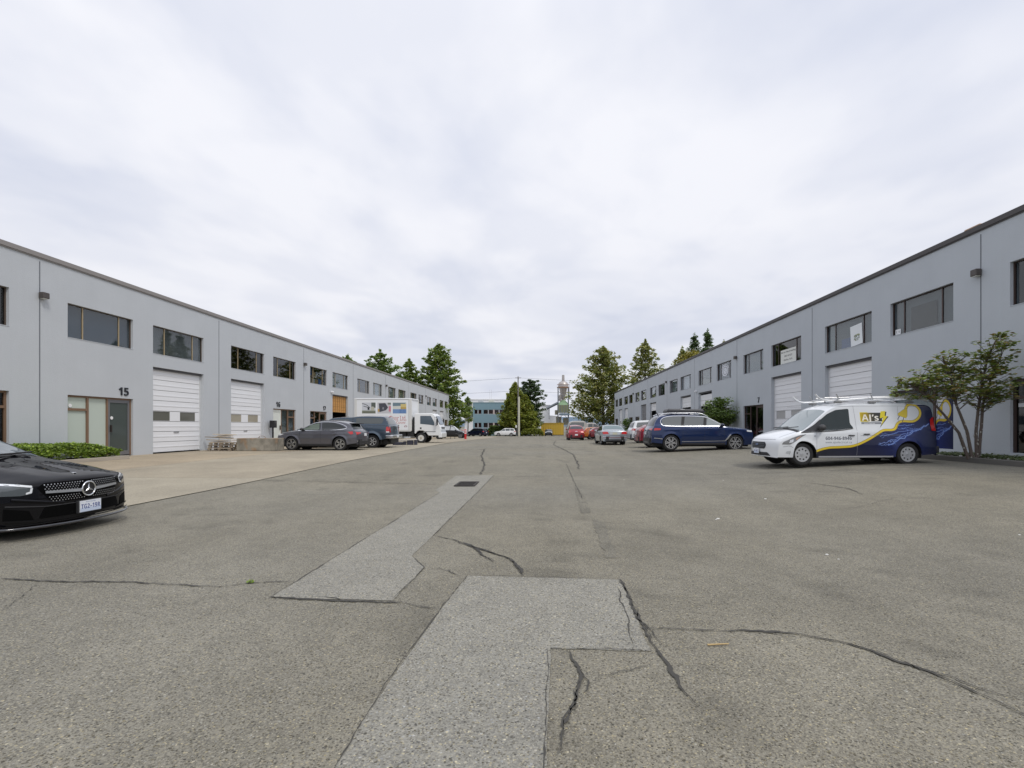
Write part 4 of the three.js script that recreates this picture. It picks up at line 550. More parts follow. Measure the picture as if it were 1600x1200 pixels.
      seams([[[1.15, 0.34], [1.13, 1.06]], [[-0.02, 0.30], [-0.04, 1.15], [0.0, 1.72]], [[-1.28, 1.2], [-1.3, 1.7]], [[1.1, 1.74], [0.4, 1.70], [-0.1, 1.71], [-1.3, 1.72], [-2.25, 1.69]], [[-0.12, 0.86], [-0.6, 0.88], [-1.3, 0.88]]], M(0.28, 0.28, 0.3, 0.8), 0.007);
      handles([[0.14, 0.87], [-0.3, 0.905]], blackM); mirrors(1.02, 1.07, M(0.05, 0.05, 0.052, 0.6), [0.2, 0.19, 0.22]);
      sides('rocker_panel', [[1.08, 0.235], [-1.08, 0.245], [-1.08, 0.285], [1.08, 0.28]], M(0.42, 0.42, 0.43, 0.6), 0.006);
      part(v, 'bonnet_seam', [B.over([[-0.9, 1.72], [-0.89, 1.72], [-0.86, 2.26], [-0.87, 2.26]], 0.003), B.over([[0.89, 1.72], [0.9, 1.72], [0.87, 2.26], [0.86, 2.26]], 0.003), B.end([[-0.7, 0.74], [0.7, 0.74], [0.7, 0.748], [-0.7, 0.748]], 1, 0.003)], M(0.2, 0.2, 0.22, 0.8)); part(v, 'bumper_seam', [1, -1].map((s) => B.strip([[2.3, 0.54], [2.05, 0.575], [1.93, 0.52]], 0.009, s, 0.003)), M(0.25, 0.25, 0.27, 0.8)); part(v, 'grille', B.end(roundPoly([[-0.38, 0.67], [0.38, 0.67], [0.45, 0.58], [0.38, 0.47], [-0.38, 0.47], [-0.45, 0.58]], 0.04), 1, 0.006), M(0.02, 0.022, 0.028, 0.5)); part(v, 'grille_bar', [0.51, 0.555, 0.62].map((y) => B.end([[-0.37, y], [0.37, y], [0.37, y + 0.014], [-0.37, y + 0.014]], 1, 0.014)), M(0.09, 0.1, 0.12, 0.4));
      const bd = new THREE.CylinderGeometry(0.05, 0.05, 0.012, 20); bd.rotateZ(-Math.PI / 2); bd.scale(1, 0.55, 1.5); bd.translate(B.bend(2.405, 0) + 0.028, 0.59, 0); part(v, 'badge', bd, M(0.14, 0.19, 0.35, 0.3, { metalness: 0.4 }));
      part(v, 'lower_intake', B.end(roundPoly([[-0.5, 0.37], [0.5, 0.37], [0.62, 0.27], [-0.62, 0.27]], 0.03), 1, 0.006), M(0.03, 0.03, 0.034, 0.7)); plate(B.bend(2.412, 0) + 0.03, 0.4, 1, plateTex('PH 4671'));
      for (const s of [1, -1]) { const hl = sub(v, 'headlight'); part(hl, 'lamp_glass', B.side(roundPoly([[2.33, 0.61], [2.28, 0.685], [2.0, 0.785], [1.62, 0.88], [1.42, 0.905], [1.6, 0.815], [1.8, 0.7], [2.05, 0.61]], 0.03), s, 0.006), P(0.2, 0.205, 0.21, 0.06, { clearcoat: 1 })); part(hl, 'reflector', B.side(roundPoly([[2.1, 0.645], [2.06, 0.73], [1.9, 0.765], [1.92, 0.675]], 0.02), s, 0.011), chromeM); part(hl, 'indicator', B.side([[1.8, 0.785], [1.56, 0.865], [1.64, 0.815], [1.78, 0.73]], s, 0.01), P(0.55, 0.33, 0.24, 0.1)); part(v, 'fog_lamp', B.side(roundPoly([[2.2, 0.36], [2.18, 0.42], [2.02, 0.43], [2.02, 0.36]], 0.03), s, 0.008), P(0.5, 0.52, 0.54, 0.1)); part(v, 'side_marker', B.side([[1.22, 0.84], [1.2, 0.865], [1.17, 0.865], [1.17, 0.84]], s, 0.006), P(0.3, 0.33, 0.36, 0.2)); part(v, 'tail_light', B.side(roundPoly([[-2.25, 1.0], [-2.25, 1.32], [-2.35, 1.40], [-2.385, 1.0]], 0.03), s, 0.012), redLampM); part(v, 'tail_light', B.end(roundPoly([[s * 0.78, 1.0], [s * 0.8, 1.4], [s * 0.7, 1.4], [s * 0.7, 1.0]], 0.03), -1, 0.012), redLampM); }
      part(v, 'rear_bumper', rbx(-2.47, -2.36, 0.36, 0.56, -0.86, 0.86, 0.04), M(0.03, 0.03, 0.033, 0.6)); part(v, 'rear_window', B.end(roundPoly([[-0.7, 1.2], [0.7, 1.2], [0.66, 1.6], [-0.66, 1.6]], 0.06), -1), glassM);
      // ladder rack
      const rk = sub(v, 'ladder_rack'), pipe = [], yR = (x) => B.top(x) + 0.1;
      for (const s of [1, -1]) part(rk, 'rack_rail', tube([[1.0, 2.06, s * 0.6], [0.9, 1.96, s * 0.6], [0.72, 1.885, s * 0.6], [0.45, 1.88, s * 0.6], [-0.6, 1.95, s * 0.6], [-1.6, 1.965, s * 0.6], [-2.1, 1.93, s * 0.6], [-2.3, 1.87, s * 0.6]], 0.026, 40, 8), M(0.82, 0.83, 0.84, 0.3, { metalness: 0.2 }));
      for (const x of [0.35, -0.65, -1.75]) { part(rk, 'cross_bar', bar([x, 1.925, -0.68], [x, 1.925, 0.68], 0.022), satinM); for (const s of [1, -1]) { part(rk, 'rack_foot', rbx(x - 0.1, x + 0.1, 1.8, 1.86, s * 0.63 - 0.05, s * 0.63 + 0.05, 0.015), M(0.2, 0.2, 0.2, 0.5)); part(rk, 'rack_stop', bar([x, 1.92, s * 0.66], [x + 0.07, 2.07, s * 0.66], 0.017), satinM); } }
      part(rk, 'ladder', [bar([0.55, 1.97, 0.12], [-2.05, 2.0, 0.12], 0.03), bar([0.55, 1.97, -0.3], [-2.05, 2.0, -0.3], 0.03), ...Array.from({ length: 9 }, (_, i) => bar([0.4 - i * 0.29, 1.972, 0.12], [0.4 - i * 0.29, 1.972, -0.3], 0.015))], M(0.6, 0.6, 0.6, 0.35, { metalness: 0.7 })); part(rk, 'conduit', [bar([-0.1, 1.98, -0.5], [-2.2, 2.02, -0.48], 0.02), bar([-0.15, 1.97, -0.45], [-2.3, 2.0, -0.42], 0.016)], M(0.75, 0.75, 0.76, 0.4, { metalness: 0.3 })); part(rk, 'aerial', bar([0.4, 1.84, -0.1], [0.42, 1.9, -0.1], 0.02, 0.008), blackM);
    } });
  // the same artwork as film on the window of unit 8
  const [e, a, b, low, v1, U] = vanArt.window; const film = new THREE.PlaneGeometry(0.8, v1 - 0.36 - low); film.translate(U(a + 0.48), (low + v1 - 0.36) / 2, -0.128);
  { const uv = film.attributes.uv; for (let i = 0; i < uv.count; i++) uv.setXY(i, lerp(0.755, 0.955, uv.getX(i)), 0.5 + 0.5 * lerp(0.27, 0.93, uv.getY(i))); }
  part(e, 'window_film', film, new THREE.MeshStandardMaterial({ map: art, roughness: 0.25, color: new THREE.Color().setRGB(0.62, 0.62, 0.64) }), 'window film printed with yellow plug and lightning artwork');
}
{ // ------------- blue three-row SUV
  const paint = carPaint(0.011, 0.028, 0.1, 0.45);
  vehicle({ name: 'blue_suv', label: 'large metallic blue SUV with chrome window line and black roof box', category: 'car', at: [7.82, 24.05, 0], R: 0.39, rim: 0.285, tw: 0.28, axles: [1.55, -1.55], paint, spokes: 6, rimM: M(0.62, 0.62, 0.63, 0.25, { metalness: 0.8 }),
    profile: [[2.575, 0.3], [2.58, 0.6], [2.57, 0.86], [2.52, 1.0], [2.35, 1.07], [1.9, 1.14], [1.35, 1.19], [1.1, 1.22], [0.45, 1.62], [0.1, 1.74], [-0.5, 1.79], [-1.5, 1.78], [-2.05, 1.72], [-2.3, 1.5], [-2.45, 1.15], [-2.55, 1.05], [-2.57, 0.6], [-2.56, 0.38]],
    hw: [[2.58, 0.9], [2.1, 0.97], [1.5, 1.0], [-1.6, 1.0], [-2.2, 0.97], [-2.57, 0.9]], belt: [[2.58, 0.9], [1.6, 1.06], [0.9, 1.13], [-2.5, 1.18]], sill: [[2.58, 0.3], [2.0, 0.28], [1, 0.3], [-1.5, 0.3], [-2.57, 0.4]], arches: arches([1.55, -1.55], 0.39, 0.05), tumble: 0.3, creases: [[1.02, 0.012, 0.05], [0.5, -0.01, 0.08]], wide: 0.75,
    build: ({ v, B, seams, handles, mirrors, windows, sides }) => {
      windows([[[1.0, 1.2], [0.42, 1.52], [0.2, 1.6], [0.12, 1.21]], [[0.02, 1.215], [0.1, 1.62], [-0.85, 1.65], [-0.95, 1.22]], [[-1.05, 1.22], [-0.98, 1.655], [-1.7, 1.635], [-1.98, 1.5], [-2.0, 1.32], [-1.85, 1.225]]], glassGreyM, { poly: [[1.02, 1.19], [0.4, 1.545], [0.12, 1.655], [-0.8, 1.69], [-1.75, 1.67], [-2.06, 1.5], [-2.06, 1.3], [-1.88, 1.175]], m: M(0.6, 0.61, 0.62, 0.3, { metalness: 0.8 }), r: 0.1 }, 0.034); sides('pillar', [[0.14, 1.2], [0.2, 1.61], [0.08, 1.63], [0.0, 1.2]], blackM, 0.009); sides('pillar', [[-0.93, 1.21], [-0.84, 1.66], [-0.99, 1.665], [-1.07, 1.21]], blackM, 0.009);
      for (const s of [1, -1]) part(v, 'front_window_pale', B.side(roundPoly([[0.96, 1.21], [0.43, 1.505], [0.24, 1.58], [0.17, 1.22]], 0.05), s, 0.011), glassPaleM);
      part(v, 'windshield', B.over([[-0.93, 1.12], [0.93, 1.12], [0.9, 0.32], [-0.9, 0.32]]), glassMidM); part(v, 'rear_window', B.end(roundPoly([[-0.76, 1.2], [0.76, 1.2], [0.66, 1.62], [-0.66, 1.62]], 0.06), -1), glassM);
      seams([[[0.98, 0.42], [1.02, 1.1]], [[0.06, 0.4], [0.06, 1.15]], [[-0.98, 0.42], [-1.0, 1.17]]]); handles([[0.28, 1.06], [-0.8, 1.08]], paint); mirrors(0.9, 1.22, M(0.02, 0.025, 0.05, 0.3), [0.2, 0.17, 0.22]);
      sides('sill_trim', [[1.05, 0.47], [-1.05, 0.43], [-1.05, 0.455], [1.02, 0.495], [1.25, 0.78], [1.33, 0.8], [1.2, 0.6]], satinM, 0.01); sides('bumper_trim', [[-1.98, 0.56], [-2.45, 0.6], [-2.45, 0.63], [-2.0, 0.6]], satinM, 0.01); sides('rocker_panel', [[1.05, 0.3], [-1.05, 0.3], [-1.05, 0.38], [1.05, 0.4]], M(0.03, 0.03, 0.035, 0.6), 0.007);
      for (const s of [1, -1]) { part(v, 'tail_light', B.side(roundPoly([[-2.1, 1.0], [-2.08, 1.08], [-2.42, 1.1], [-2.47, 0.98]], 0.03), s, 0.01), redLampM); part(v, 'tail_light', B.end([[s * 0.86, 0.99], [s * 0.86, 1.08], [s * 0.45, 1.06], [s * 0.45, 1.03]], -1, 0.01), redLampM); part(v, 'headlight', B.side(roundPoly([[2.2, 0.93], [2.2, 1.0], [2.5, 0.98], [2.5, 0.9]], 0.03), s, 0.01), clearLampM); part(v, 'roof_rail', tube([[0.3, B.y(0.3, 0.66) + 0.02, s * 0.68], [0.0, 1.79, s * 0.68], [-1.0, 1.83, s * 0.68], [-1.8, 1.79, s * 0.68], [-2.05, 1.7, s * 0.68]], 0.024, 28, 6), M(0.75, 0.76, 0.77, 0.3, { metalness: 0.5 })); }
      part(v, 'tail_bar', B.end([[-0.45, 1.03], [0.45, 1.03], [0.45, 1.06], [-0.45, 1.06]], -1, 0.012), chromeM); part(v, 'rear_diffuser', B.end([[-0.85, 0.42], [0.85, 0.42], [0.82, 0.62], [-0.82, 0.62]], -1, 0.008), blackM); part(v, 'licence_plate', B.end([[-0.16, 0.78], [0.16, 0.78], [0.16, 0.93], [-0.16, 0.93]], -1, 0.012), plateM);
      const rb = rbx(-1.6, 0.25, 1.86, 2.12, -0.45, 0.45, 0.1, 4); { const p = rb.attributes.position; for (let i = 0; i < p.count; i++) { const x = p.getX(i), y = p.getY(i); if (x > -0.3 && y > 1.95) p.setY(i, y - (x + 0.3) ** 1.4 * 0.28); if (x < -1.3 && y > 1.95) p.setY(i, y - (-1.3 - x) * 0.35); } rb.computeVertexNormals(); } part(v, 'roof_box', rb, M(0.045, 0.045, 0.05, 0.45)); part(v, 'box_label', bx(-0.95, -0.75, 2.0, 2.025, 0.45, 0.453), M(0.7, 0.7, 0.7, 0.4)); for (const x of [-1.2, -0.2]) part(v, 'cross_bar', bar([x, 1.845, -0.7], [x, 1.845, 0.7], 0.022), blackM); part(v, 'aerial', bar([-1.95, 1.74, 0], [-2.08, 1.95, 0], 0.03, 0.006), blackM);
    } });
}
{ // ------------- grey crossover, nose to the wall
  const paint = carPaint(0.12, 0.12, 0.14, 0.6);
  vehicle({ name: 'grey_crossover', label: 'dark grey crossover parked nose in beside the concrete block', category: 'car', at: [-11.92, 26.45, Math.PI - 0.06], R: 0.365, rim: 0.255, tw: 0.24, axles: [1.36, -1.3], paint, spokes: 5, rimM: M(0.55, 0.55, 0.56, 0.25, { metalness: 0.85 }),
    profile: [[2.31, 0.32], [2.315, 0.6], [2.29, 0.8], [2.18, 0.95], [1.7, 1.05], [1.2, 1.12], [0.95, 1.15], [0.3, 1.5], [-0.1, 1.61], [-0.6, 1.645], [-1.2, 1.6], [-1.75, 1.47], [-1.8, 1.43], [-2.1, 1.12], [-2.25, 1.06], [-2.31, 0.9], [-2.31, 0.55], [-2.28, 0.36]],
    hw: [[2.31, 0.82], [1.9, 0.9], [1.3, 0.925], [-1.4, 0.925], [-2.0, 0.89], [-2.31, 0.8]], belt: [[2.3, 0.85], [1.5, 0.98], [0.8, 1.05], [-1.2, 1.12], [-2.3, 1.06]], sill: [[2.31, 0.3], [1.0, 0.27], [-1.4, 0.27], [-2.31, 0.4]], arches: arches([1.36, -1.3], 0.365, 0.055), tumble: 0.4, creases: [[0.9, 0.014, 0.05], [0.5, -0.014, 0.08]], flare: 0.03, bendR: 0.2,
    build: ({ v, B, seams, handles, mirrors, windows, sides }) => {
      windows([[[0.86, 1.1], [0.3, 1.4], [0.05, 1.48], [-0.15, 1.5], [-0.22, 1.11]], [[-0.3, 1.11], [-0.24, 1.505], [-0.9, 1.49], [-1.4, 1.33], [-1.6, 1.2], [-1.1, 1.14]]], glassM, { poly: [[0.98, 1.065], [0.3, 1.44], [-0.1, 1.535], [-0.9, 1.53], [-1.45, 1.38], [-1.75, 1.19], [-1.1, 1.09]], m: chromeM, r: 0.05 }, 0.02);
      for (const s of [1, -1]) part(v, 'front_window_tint', B.side(roundPoly([[0.8, 1.115], [0.3, 1.385], [-0.1, 1.47], [-0.16, 1.125]], 0.05), s, 0.012), P(0.1, 0.13, 0.1, 0.03, { ior: 1.6 }));
      part(v, 'windshield', B.over([[-0.92, 0.9], [0.92, 0.9], [0.88, 0.15], [-0.88, 0.15]]), glassM); part(v, 'rear_window', B.over(roundPoly([[-0.85, -1.84], [0.85, -1.84], [0.9, -2.06], [-0.9, -2.06]], 0.04), 0.01), glassM); part(v, 'spoiler', rbx(-2.0, -1.65, 1.43, 1.47, -0.56, 0.56, 0.018), M(0.02, 0.02, 0.022, 0.4));
      seams([[[0.85, 0.42], [0.9, 1.02]], [[-0.26, 0.4], [-0.26, 1.08]], [[-1.0, 0.75], [-1.2, 1.1]]]); handles([[0.05, 0.98], [-0.95, 1.0]], paint); mirrors(0.75, 1.12, blackM, [0.2, 0.15, 0.22]);
      sides('sill_trim', [[0.95, 0.28], [-0.85, 0.28], [-0.85, 0.36], [0.95, 0.36]], M(0.03, 0.03, 0.032, 0.6), 0.008);
      for (const s of [1, -1]) { part(v, 'tail_light', B.side(roundPoly([[-1.75, 1.0], [-2.1, 1.03], [-2.16, 0.9], [-2.02, 0.86]], 0.02), s, 0.01), redLampM); part(v, 'tail_light', B.end(roundPoly([[s * 0.82, 1.0], [s * 0.45, 0.98], [s * 0.5, 0.92], [s * 0.8, 0.84]], 0.02), -1, 0.012), redLampM); part(v, 'headlight', B.side(roundPoly([[1.85, 0.88], [2.2, 0.8], [2.2, 0.9]], 0.03), s, 0.01), clearLampM); part(v, 'bumper_reflector', B.end([[s * 0.78, 0.47], [s * 0.74, 0.58], [s * 0.7, 0.5], [s * 0.5, 0.47]], -1, 0.012), chromeM); part(v, 'roof_rail', bar([0.1, 1.62, s * 0.6], [-1.4, 1.6, s * 0.58], 0.015), paint); }
      part(v, 'licence_plate', B.end([[-0.16, 0.78], [0.16, 0.78], [0.16, 0.92], [-0.16, 0.92]], -1, 0.014), plateM); part(v, 'rear_diffuser', B.end([[-0.75, 0.38], [0.75, 0.38], [0.7, 0.5], [-0.7, 0.5]], -1, 0.008), blackM);
    } });
}
{ // ------------- slate-blue pickup with a canopy
  const paint = carPaint(0.05, 0.075, 0.105, 0.45);
  vehicle({ name: 'pickup_truck', label: 'slate blue pickup truck with matching canopy, between grey crossover and box truck', category: 'truck', at: [-11.75, 29.4, Math.PI], R: 0.4, rim: 0.24, tw: 0.26, axles: [1.9, -1.75], paint, rimStyle: 'spoke', spokes: 6, inset: 0.06, rimM: M(0.6, 0.6, 0.6, 0.4, { metalness: 0.4 }),
    profile: [[2.95, 0.45], [2.955, 0.8], [2.93, 1.08], [2.8, 1.18], [2.2, 1.23], [1.6, 1.27], [1.4, 1.3], [0.85, 1.75], [0.6, 1.84], [-0.2, 1.88], [-0.55, 1.87], [-0.62, 1.9], [-1.2, 1.95], [-2.3, 1.93], [-2.5, 1.88], [-2.78, 1.38], [-2.82, 1.25], [-2.84, 0.8], [-2.84, 0.6]],
    hw: [[2.95, 0.9], [2.4, 0.99], [1.9, 1.0], [-2.4, 1.0], [-2.84, 0.97]], belt: [[2.95, 1.0], [1.5, 1.2], [0, 1.26], [-2.84, 1.3]], sill: [[2.95, 0.45], [1, 0.42], [-2, 0.45], [-2.84, 0.6]], arches: arches([1.9, -1.75], 0.4, 0.1), tumble: 0.25, flare: 0.055, wide: 0.85, bendR: 0.05, crown: [[2.95, 0.03], [1.5, 0.06], [-2.84, 0.06]],
    build: ({ v, B, seams, handles, mirrors, windows, sides }) => {
      windows([[[1.25, 1.29], [0.85, 1.64], [0.55, 1.7], [0.5, 1.31]], [[0.42, 1.31], [0.46, 1.71], [-0.35, 1.73], [-0.4, 1.33]]], glassMidM); sides('canopy_window', [[-0.78, 1.45], [-0.76, 1.78], [-2.3, 1.78], [-2.42, 1.66], [-2.3, 1.45]], P(0.09, 0.1, 0.1, 0.04, { ior: 1.6 }), 0.008, 0.05);
      seams([[[-0.56, 0.5], [-0.57, 1.3], [-0.57, 1.8]], [[0.46, 0.5], [0.46, 1.3]], [[-0.58, 1.315], [-2.7, 1.335]]], seamDarkM, 0.02); handles([[0.55, 1.12], [-0.3, 1.14]], trimM); mirrors(1.05, 1.36, blackM, [0.16, 0.25, 0.24]);
      part(v, 'canopy_door', B.end(roundPoly([[-0.82, 1.42], [0.82, 1.42], [0.72, 1.82], [-0.72, 1.82]], 0.06), -1, 0.01), glassGreyM); part(v, 'windshield', B.over([[-0.93, 1.34], [0.93, 1.34], [0.9, 0.72], [-0.9, 0.72]]), glassM);
      for (const s of [1, -1]) { part(v, 'tail_light', B.side(roundPoly([[-2.62, 0.94], [-2.62, 1.26], [-2.82, 1.28], [-2.82, 0.94]], 0.03), s, 0.01), redLampM); part(v, 'tail_light', B.end(roundPoly([[s * 0.96, 0.94], [s * 0.96, 1.28], [s * 0.82, 1.28], [s * 0.82, 0.94]], 0.03), -1, 0.012), redLampM); part(v, 'reverse_light', B.side([[-2.63, 0.93], [-2.63, 0.99], [-2.82, 0.99], [-2.82, 0.93]], s, 0.014), clearLampM); }
      part(v, 'rear_bumper', [rbx(-3.0, -2.8, 0.58, 0.78, -0.98, 0.98, 0.04), rbx(-2.9, -2.55, 0.58, 0.76, 0.93, 0.99, 0.02), rbx(-2.9, -2.55, 0.58, 0.76, -0.99, -0.93, 0.02)], chromeM); part(v, 'licence_plate', rbx(-3.02, -3.0, 0.62, 0.76, -0.16, 0.16, 0.004), plateM); part(v, 'mud_flap', [bx(-2.3, -2.28, 0.25, 0.6, 0.7, 0.97), bx(-2.3, -2.28, 0.25, 0.6, -0.97, -0.7)], blackM); part(v, 'third_brake_light', rbx(-2.56, -2.5, 1.86, 1.9, -0.12, 0.12, 0.01), redLampM);
    } });
}
{ // ------------- silver sedan seen from behind
  const paint = carPaint(0.36, 0.4, 0.43, 0.6);
  vehicle({ name: 'silver_sedan', label: 'silver four door sedan seen from behind on the right of the yard', category: 'car', at: [5.0, 34.95, Math.PI / 2 + 0.03], R: 0.315, rim: 0.215, axles: [1.4, -1.33], paint,
    profile: [[2.235, 0.25], [2.24, 0.5], [2.22, 0.68], [2.05, 0.8], [1.4, 0.92], [1.0, 0.98], [0.35, 1.31], [-0.1, 1.405], [-0.6, 1.415], [-1.0, 1.36], [-1.55, 1.08], [-1.75, 1.03], [-2.1, 1.01], [-2.19, 0.95], [-2.22, 0.65], [-2.235, 0.5], [-2.22, 0.3]],
    hw: [[2.235, 0.8], [1.8, 0.86], [1.3, 0.87], [-1.4, 0.87], [-2.235, 0.83]], belt: [[2.2, 0.7], [1.2, 0.85], [-2.2, 0.93]], sill: [[2.2, 0.22], [0, 0.24], [-2.2, 0.3]], arches: arches([1.4, -1.33], 0.315, 0.045), tumble: 0.42,
    build: ({ v, B, seams, handles, mirrors, windows }) => {
      windows([[[0.8, 0.93], [0.3, 1.23], [-0.05, 1.3], [-0.12, 0.95]], [[-0.2, 0.95], [-0.14, 1.31], [-0.8, 1.31], [-1.35, 1.05], [-1.3, 0.98]]], glassM); part(v, 'windshield', B.over([[-0.9, 0.95], [0.9, 0.95], [0.88, 0.25], [-0.88, 0.25]]), glassM); part(v, 'rear_window', B.over(roundPoly([[-0.9, -0.98], [0.9, -0.98], [0.95, -1.52], [-0.95, -1.52]], 0.05)), P(0.14, 0.19, 0.2, 0.03, { ior: 1.6 }));
      seams([[[0.75, 0.3], [0.8, 0.88]], [[-0.16, 0.3], [-0.16, 0.92]]]); handles([[0.0, 0.8], [-1.0, 0.82]], paint); mirrors(0.65, 0.95, paint);
      for (const s of [1, -1]) { part(v, 'tail_light', B.end(roundPoly([[s * 0.42, 0.76], [s * 0.82, 0.74], [s * 0.82, 0.93], [s * 0.5, 0.93]], 0.03), -1, 0.01), redLampM); part(v, 'tail_light', B.side(roundPoly([[-1.98, 0.8], [-1.98, 0.92], [-2.18, 0.92], [-2.2, 0.75]], 0.03), s, 0.01), redLampM); }
      part(v, 'plate_recess', B.end([[-0.34, 0.72], [0.34, 0.72], [0.4, 0.88], [-0.4, 0.88]], -1, 0.006), P(0.5, 0.53, 0.55, 0.2)); part(v, 'licence_plate', B.end([[-0.16, 0.72], [0.16, 0.72], [0.16, 0.87], [-0.16, 0.87]], -1, 0.012), M(0.5, 0.5, 0.38, 0.5)); part(v, 'bumper_strip', B.end([[-0.82, 0.515], [0.82, 0.515], [0.82, 0.54], [-0.82, 0.54]], -1, 0.012), M(0.25, 0.04, 0.05, 0.4)); part(v, 'bumper_gap', B.end([[-0.82, 0.665], [0.82, 0.665], [0.82, 0.685], [-0.82, 0.685]], -1, 0.008), seamDarkM); part(v, 'lower_valance', B.end([[-0.7, 0.31], [0.7, 0.31], [0.72, 0.4], [-0.72, 0.4]], -1, 0.006), blackM); part(v, 'exhaust_pipe', cyl(0.03, 0.03, 0.2, 10, -2.2, 0.3, 0.5, 'x'), satinM);
    } });
}
{ // ------------- red retro hatchback from behind
  const paint = carPaint(0.28, 0.012, 0.02, 0.35);
  vehicle({ name: 'red_hatchback', label: 'dark red retro hatchback with tall rounded tail, left of the silver sedan', category: 'car', at: [3.62, 50.9, Math.PI / 2], R: 0.32, rim: 0.21, axles: [1.35, -1.27], paint, rimStyle: 'spoke',
    profile: [[2.14, 0.3], [2.14, 0.7], [2.0, 0.95], [1.2, 1.06], [0.95, 1.12], [0.45, 1.5], [0.0, 1.6], [-0.8, 1.6], [-1.4, 1.5], [-1.75, 1.22], [-2.0, 0.98], [-2.1, 0.85], [-2.14, 0.5], [-2.12, 0.34]],
    hw: [[2.14, 0.7], [1.4, 0.85], [-1.4, 0.86], [-2.14, 0.78]], belt: [[2.1, 0.85], [1, 1.0], [-1.5, 1.02], [-2.1, 0.95]], sill: [[2.1, 0.26], [-1.4, 0.26], [-2.14, 0.34]], arches: arches([1.35, -1.27], 0.32, 0.05), flare: 0.05, tumble: 0.34,
    build: ({ v, B, mirrors, windows }) => { windows([[[0.85, 1.08], [0.42, 1.42], [-0.1, 1.48], [-0.12, 1.08]], [[-0.2, 1.08], [-0.18, 1.48], [-1.2, 1.42], [-1.5, 1.1]]], glassM); part(v, 'rear_window', B.over(roundPoly([[-0.88, -1.42], [0.88, -1.42], [0.9, -1.78], [-0.9, -1.78]], 0.05)), P(0.05, 0.06, 0.07, 0.03)); mirrors(0.7, 1.1, paint); part(v, 'licence_plate', B.end([[-0.15, 0.52], [0.15, 0.52], [0.15, 0.66], [-0.15, 0.66]], -1, 0.012), plateM); part(v, 'badge', B.end([[-0.14, 0.93], [0.14, 0.93], [0.1, 0.96], [-0.1, 0.96]], -1, 0.01), chromeM); for (const s of [1, -1]) part(v, 'tail_light', B.end([[s * 0.6, 0.8], [s * 0.78, 0.8], [s * 0.72, 0.98], [s * 0.6, 0.98]], -1, 0.01), redLampM); part(v, 'bumper_gap', B.end([[-0.8, 0.42], [0.8, 0.42], [0.8, 0.46], [-0.8, 0.46]], -1, 0.008), blackM); } });
}
// the plainer estate-car shape used for cars that stand farther off
const suvShape = (L, H, W, tail = 0.25) => ({ profile: [[L / 2, 0.3], [L / 2, 0.65], [L / 2 - 0.08, 0.85], [L / 2 - 0.4, 0.96], [L / 2 - 1.0, 1.06], [L / 2 - 1.25, 1.1], [L / 2 - 1.9, H - 0.12], [L / 2 - 2.3, H - 0.02], [0, H], [-L / 2 + 0.6, H - 0.05], [-L / 2 + 0.3, H - 0.18], [-L / 2 + 0.1, 1.08], [-L / 2 + 0.02, 0.95], [-L / 2, 0.55], [-L / 2 + 0.03, 0.36]], hw: [[L / 2, W - 0.1], [L / 2 - 0.6, W], [-L / 2 + 0.5, W], [-L / 2, W - 0.07]], belt: [[L / 2, 0.85], [L / 2 - 1.2, 1.03], [-L / 2, 1.08]], sill: [[L / 2, 0.28], [0, 0.28], [-L / 2, 0.38]], tumble: 0.33, step: 0.12 });
function suv(o) {
  const { L, H, W } = o, f = L / 2 - 0.9, r = -L / 2 + 0.95;
  vehicle({ ...suvShape(L, H, W), arches: arches([f, r], 0.35, 0.05), axles: [f, r], R: 0.35, rim: 0.24, rimM: o.rimM, ...o,
    build: (h) => { const { v, B, windows, mirrors, seams } = h, a = L / 2 - 1.35; windows([[[a, 1.1], [a - 0.55, H - 0.26], [a - 0.85, H - 0.18], [a - 0.95, 1.12]], [[a - 1.05, 1.12], [a - 0.95, H - 0.17], [a - 1.85, H - 0.15], [a - 1.9, 1.13]], [[a - 2.0, 1.13], [a - 1.95, H - 0.16], [-L / 2 + 0.5, H - 0.22], [-L / 2 + 0.35, 1.16]]], o.glass ?? glassM, o.trim); part(v, 'windshield', B.over([[-0.9, L / 2 - 1.28], [0.9, L / 2 - 1.28], [0.88, L / 2 - 1.9], [-0.88, L / 2 - 1.9]]), o.glass ?? glassM); part(v, 'rear_window', B.end([[-W + 0.25, 1.15], [W - 0.25, 1.15], [W - 0.35, H - 0.2], [-W + 0.35, H - 0.2]], -1), glassM); mirrors(a - 0.2, 1.13, o.mirrorM ?? o.paint); seams([[[a + 0.1, 0.4], [a + 0.1, 1.0]], [[a - 1.0, 0.4], [a - 1.0, 1.08]]]);
      for (const s of [1, -1]) { part(v, 'tail_light', B.end([[s * (W - 0.08), 0.9], [s * (W - 0.08), 1.1], [s * (W - 0.3), 1.08], [s * (W - 0.3), 0.94]], -1, 0.012), redLampM); part(v, 'tail_light', B.side([[-L / 2 + 0.3, 0.95], [-L / 2 + 0.3, 1.08], [-L / 2 + 0.1, 1.06], [-L / 2 + 0.1, 0.9]], s, 0.01), redLampM); part(v, 'headlight', B.side([[L / 2 - 0.5, 0.82], [L / 2 - 0.5, 0.9], [L / 2 - 0.12, 0.82], [L / 2 - 0.1, 0.72]], s, 0.01), clearLampM); part(v, 'headlight', B.end([[s * 0.5, 0.74], [s * 0.5, 0.83], [s * (W - 0.1), 0.86], [s * (W - 0.1), 0.72]], 1, 0.012), clearLampM); }
      part(v, 'grille', B.end([[-0.42, 0.6], [0.42, 0.6], [0.42, 0.8], [-0.42, 0.8]], 1, 0.008), blackM); part(v, 'licence_plate', B.end([[-0.15, 0.7], [0.15, 0.7], [0.15, 0.85], [-0.15, 0.85]], -1, 0.012), plateM); o.more?.(h); } });
}
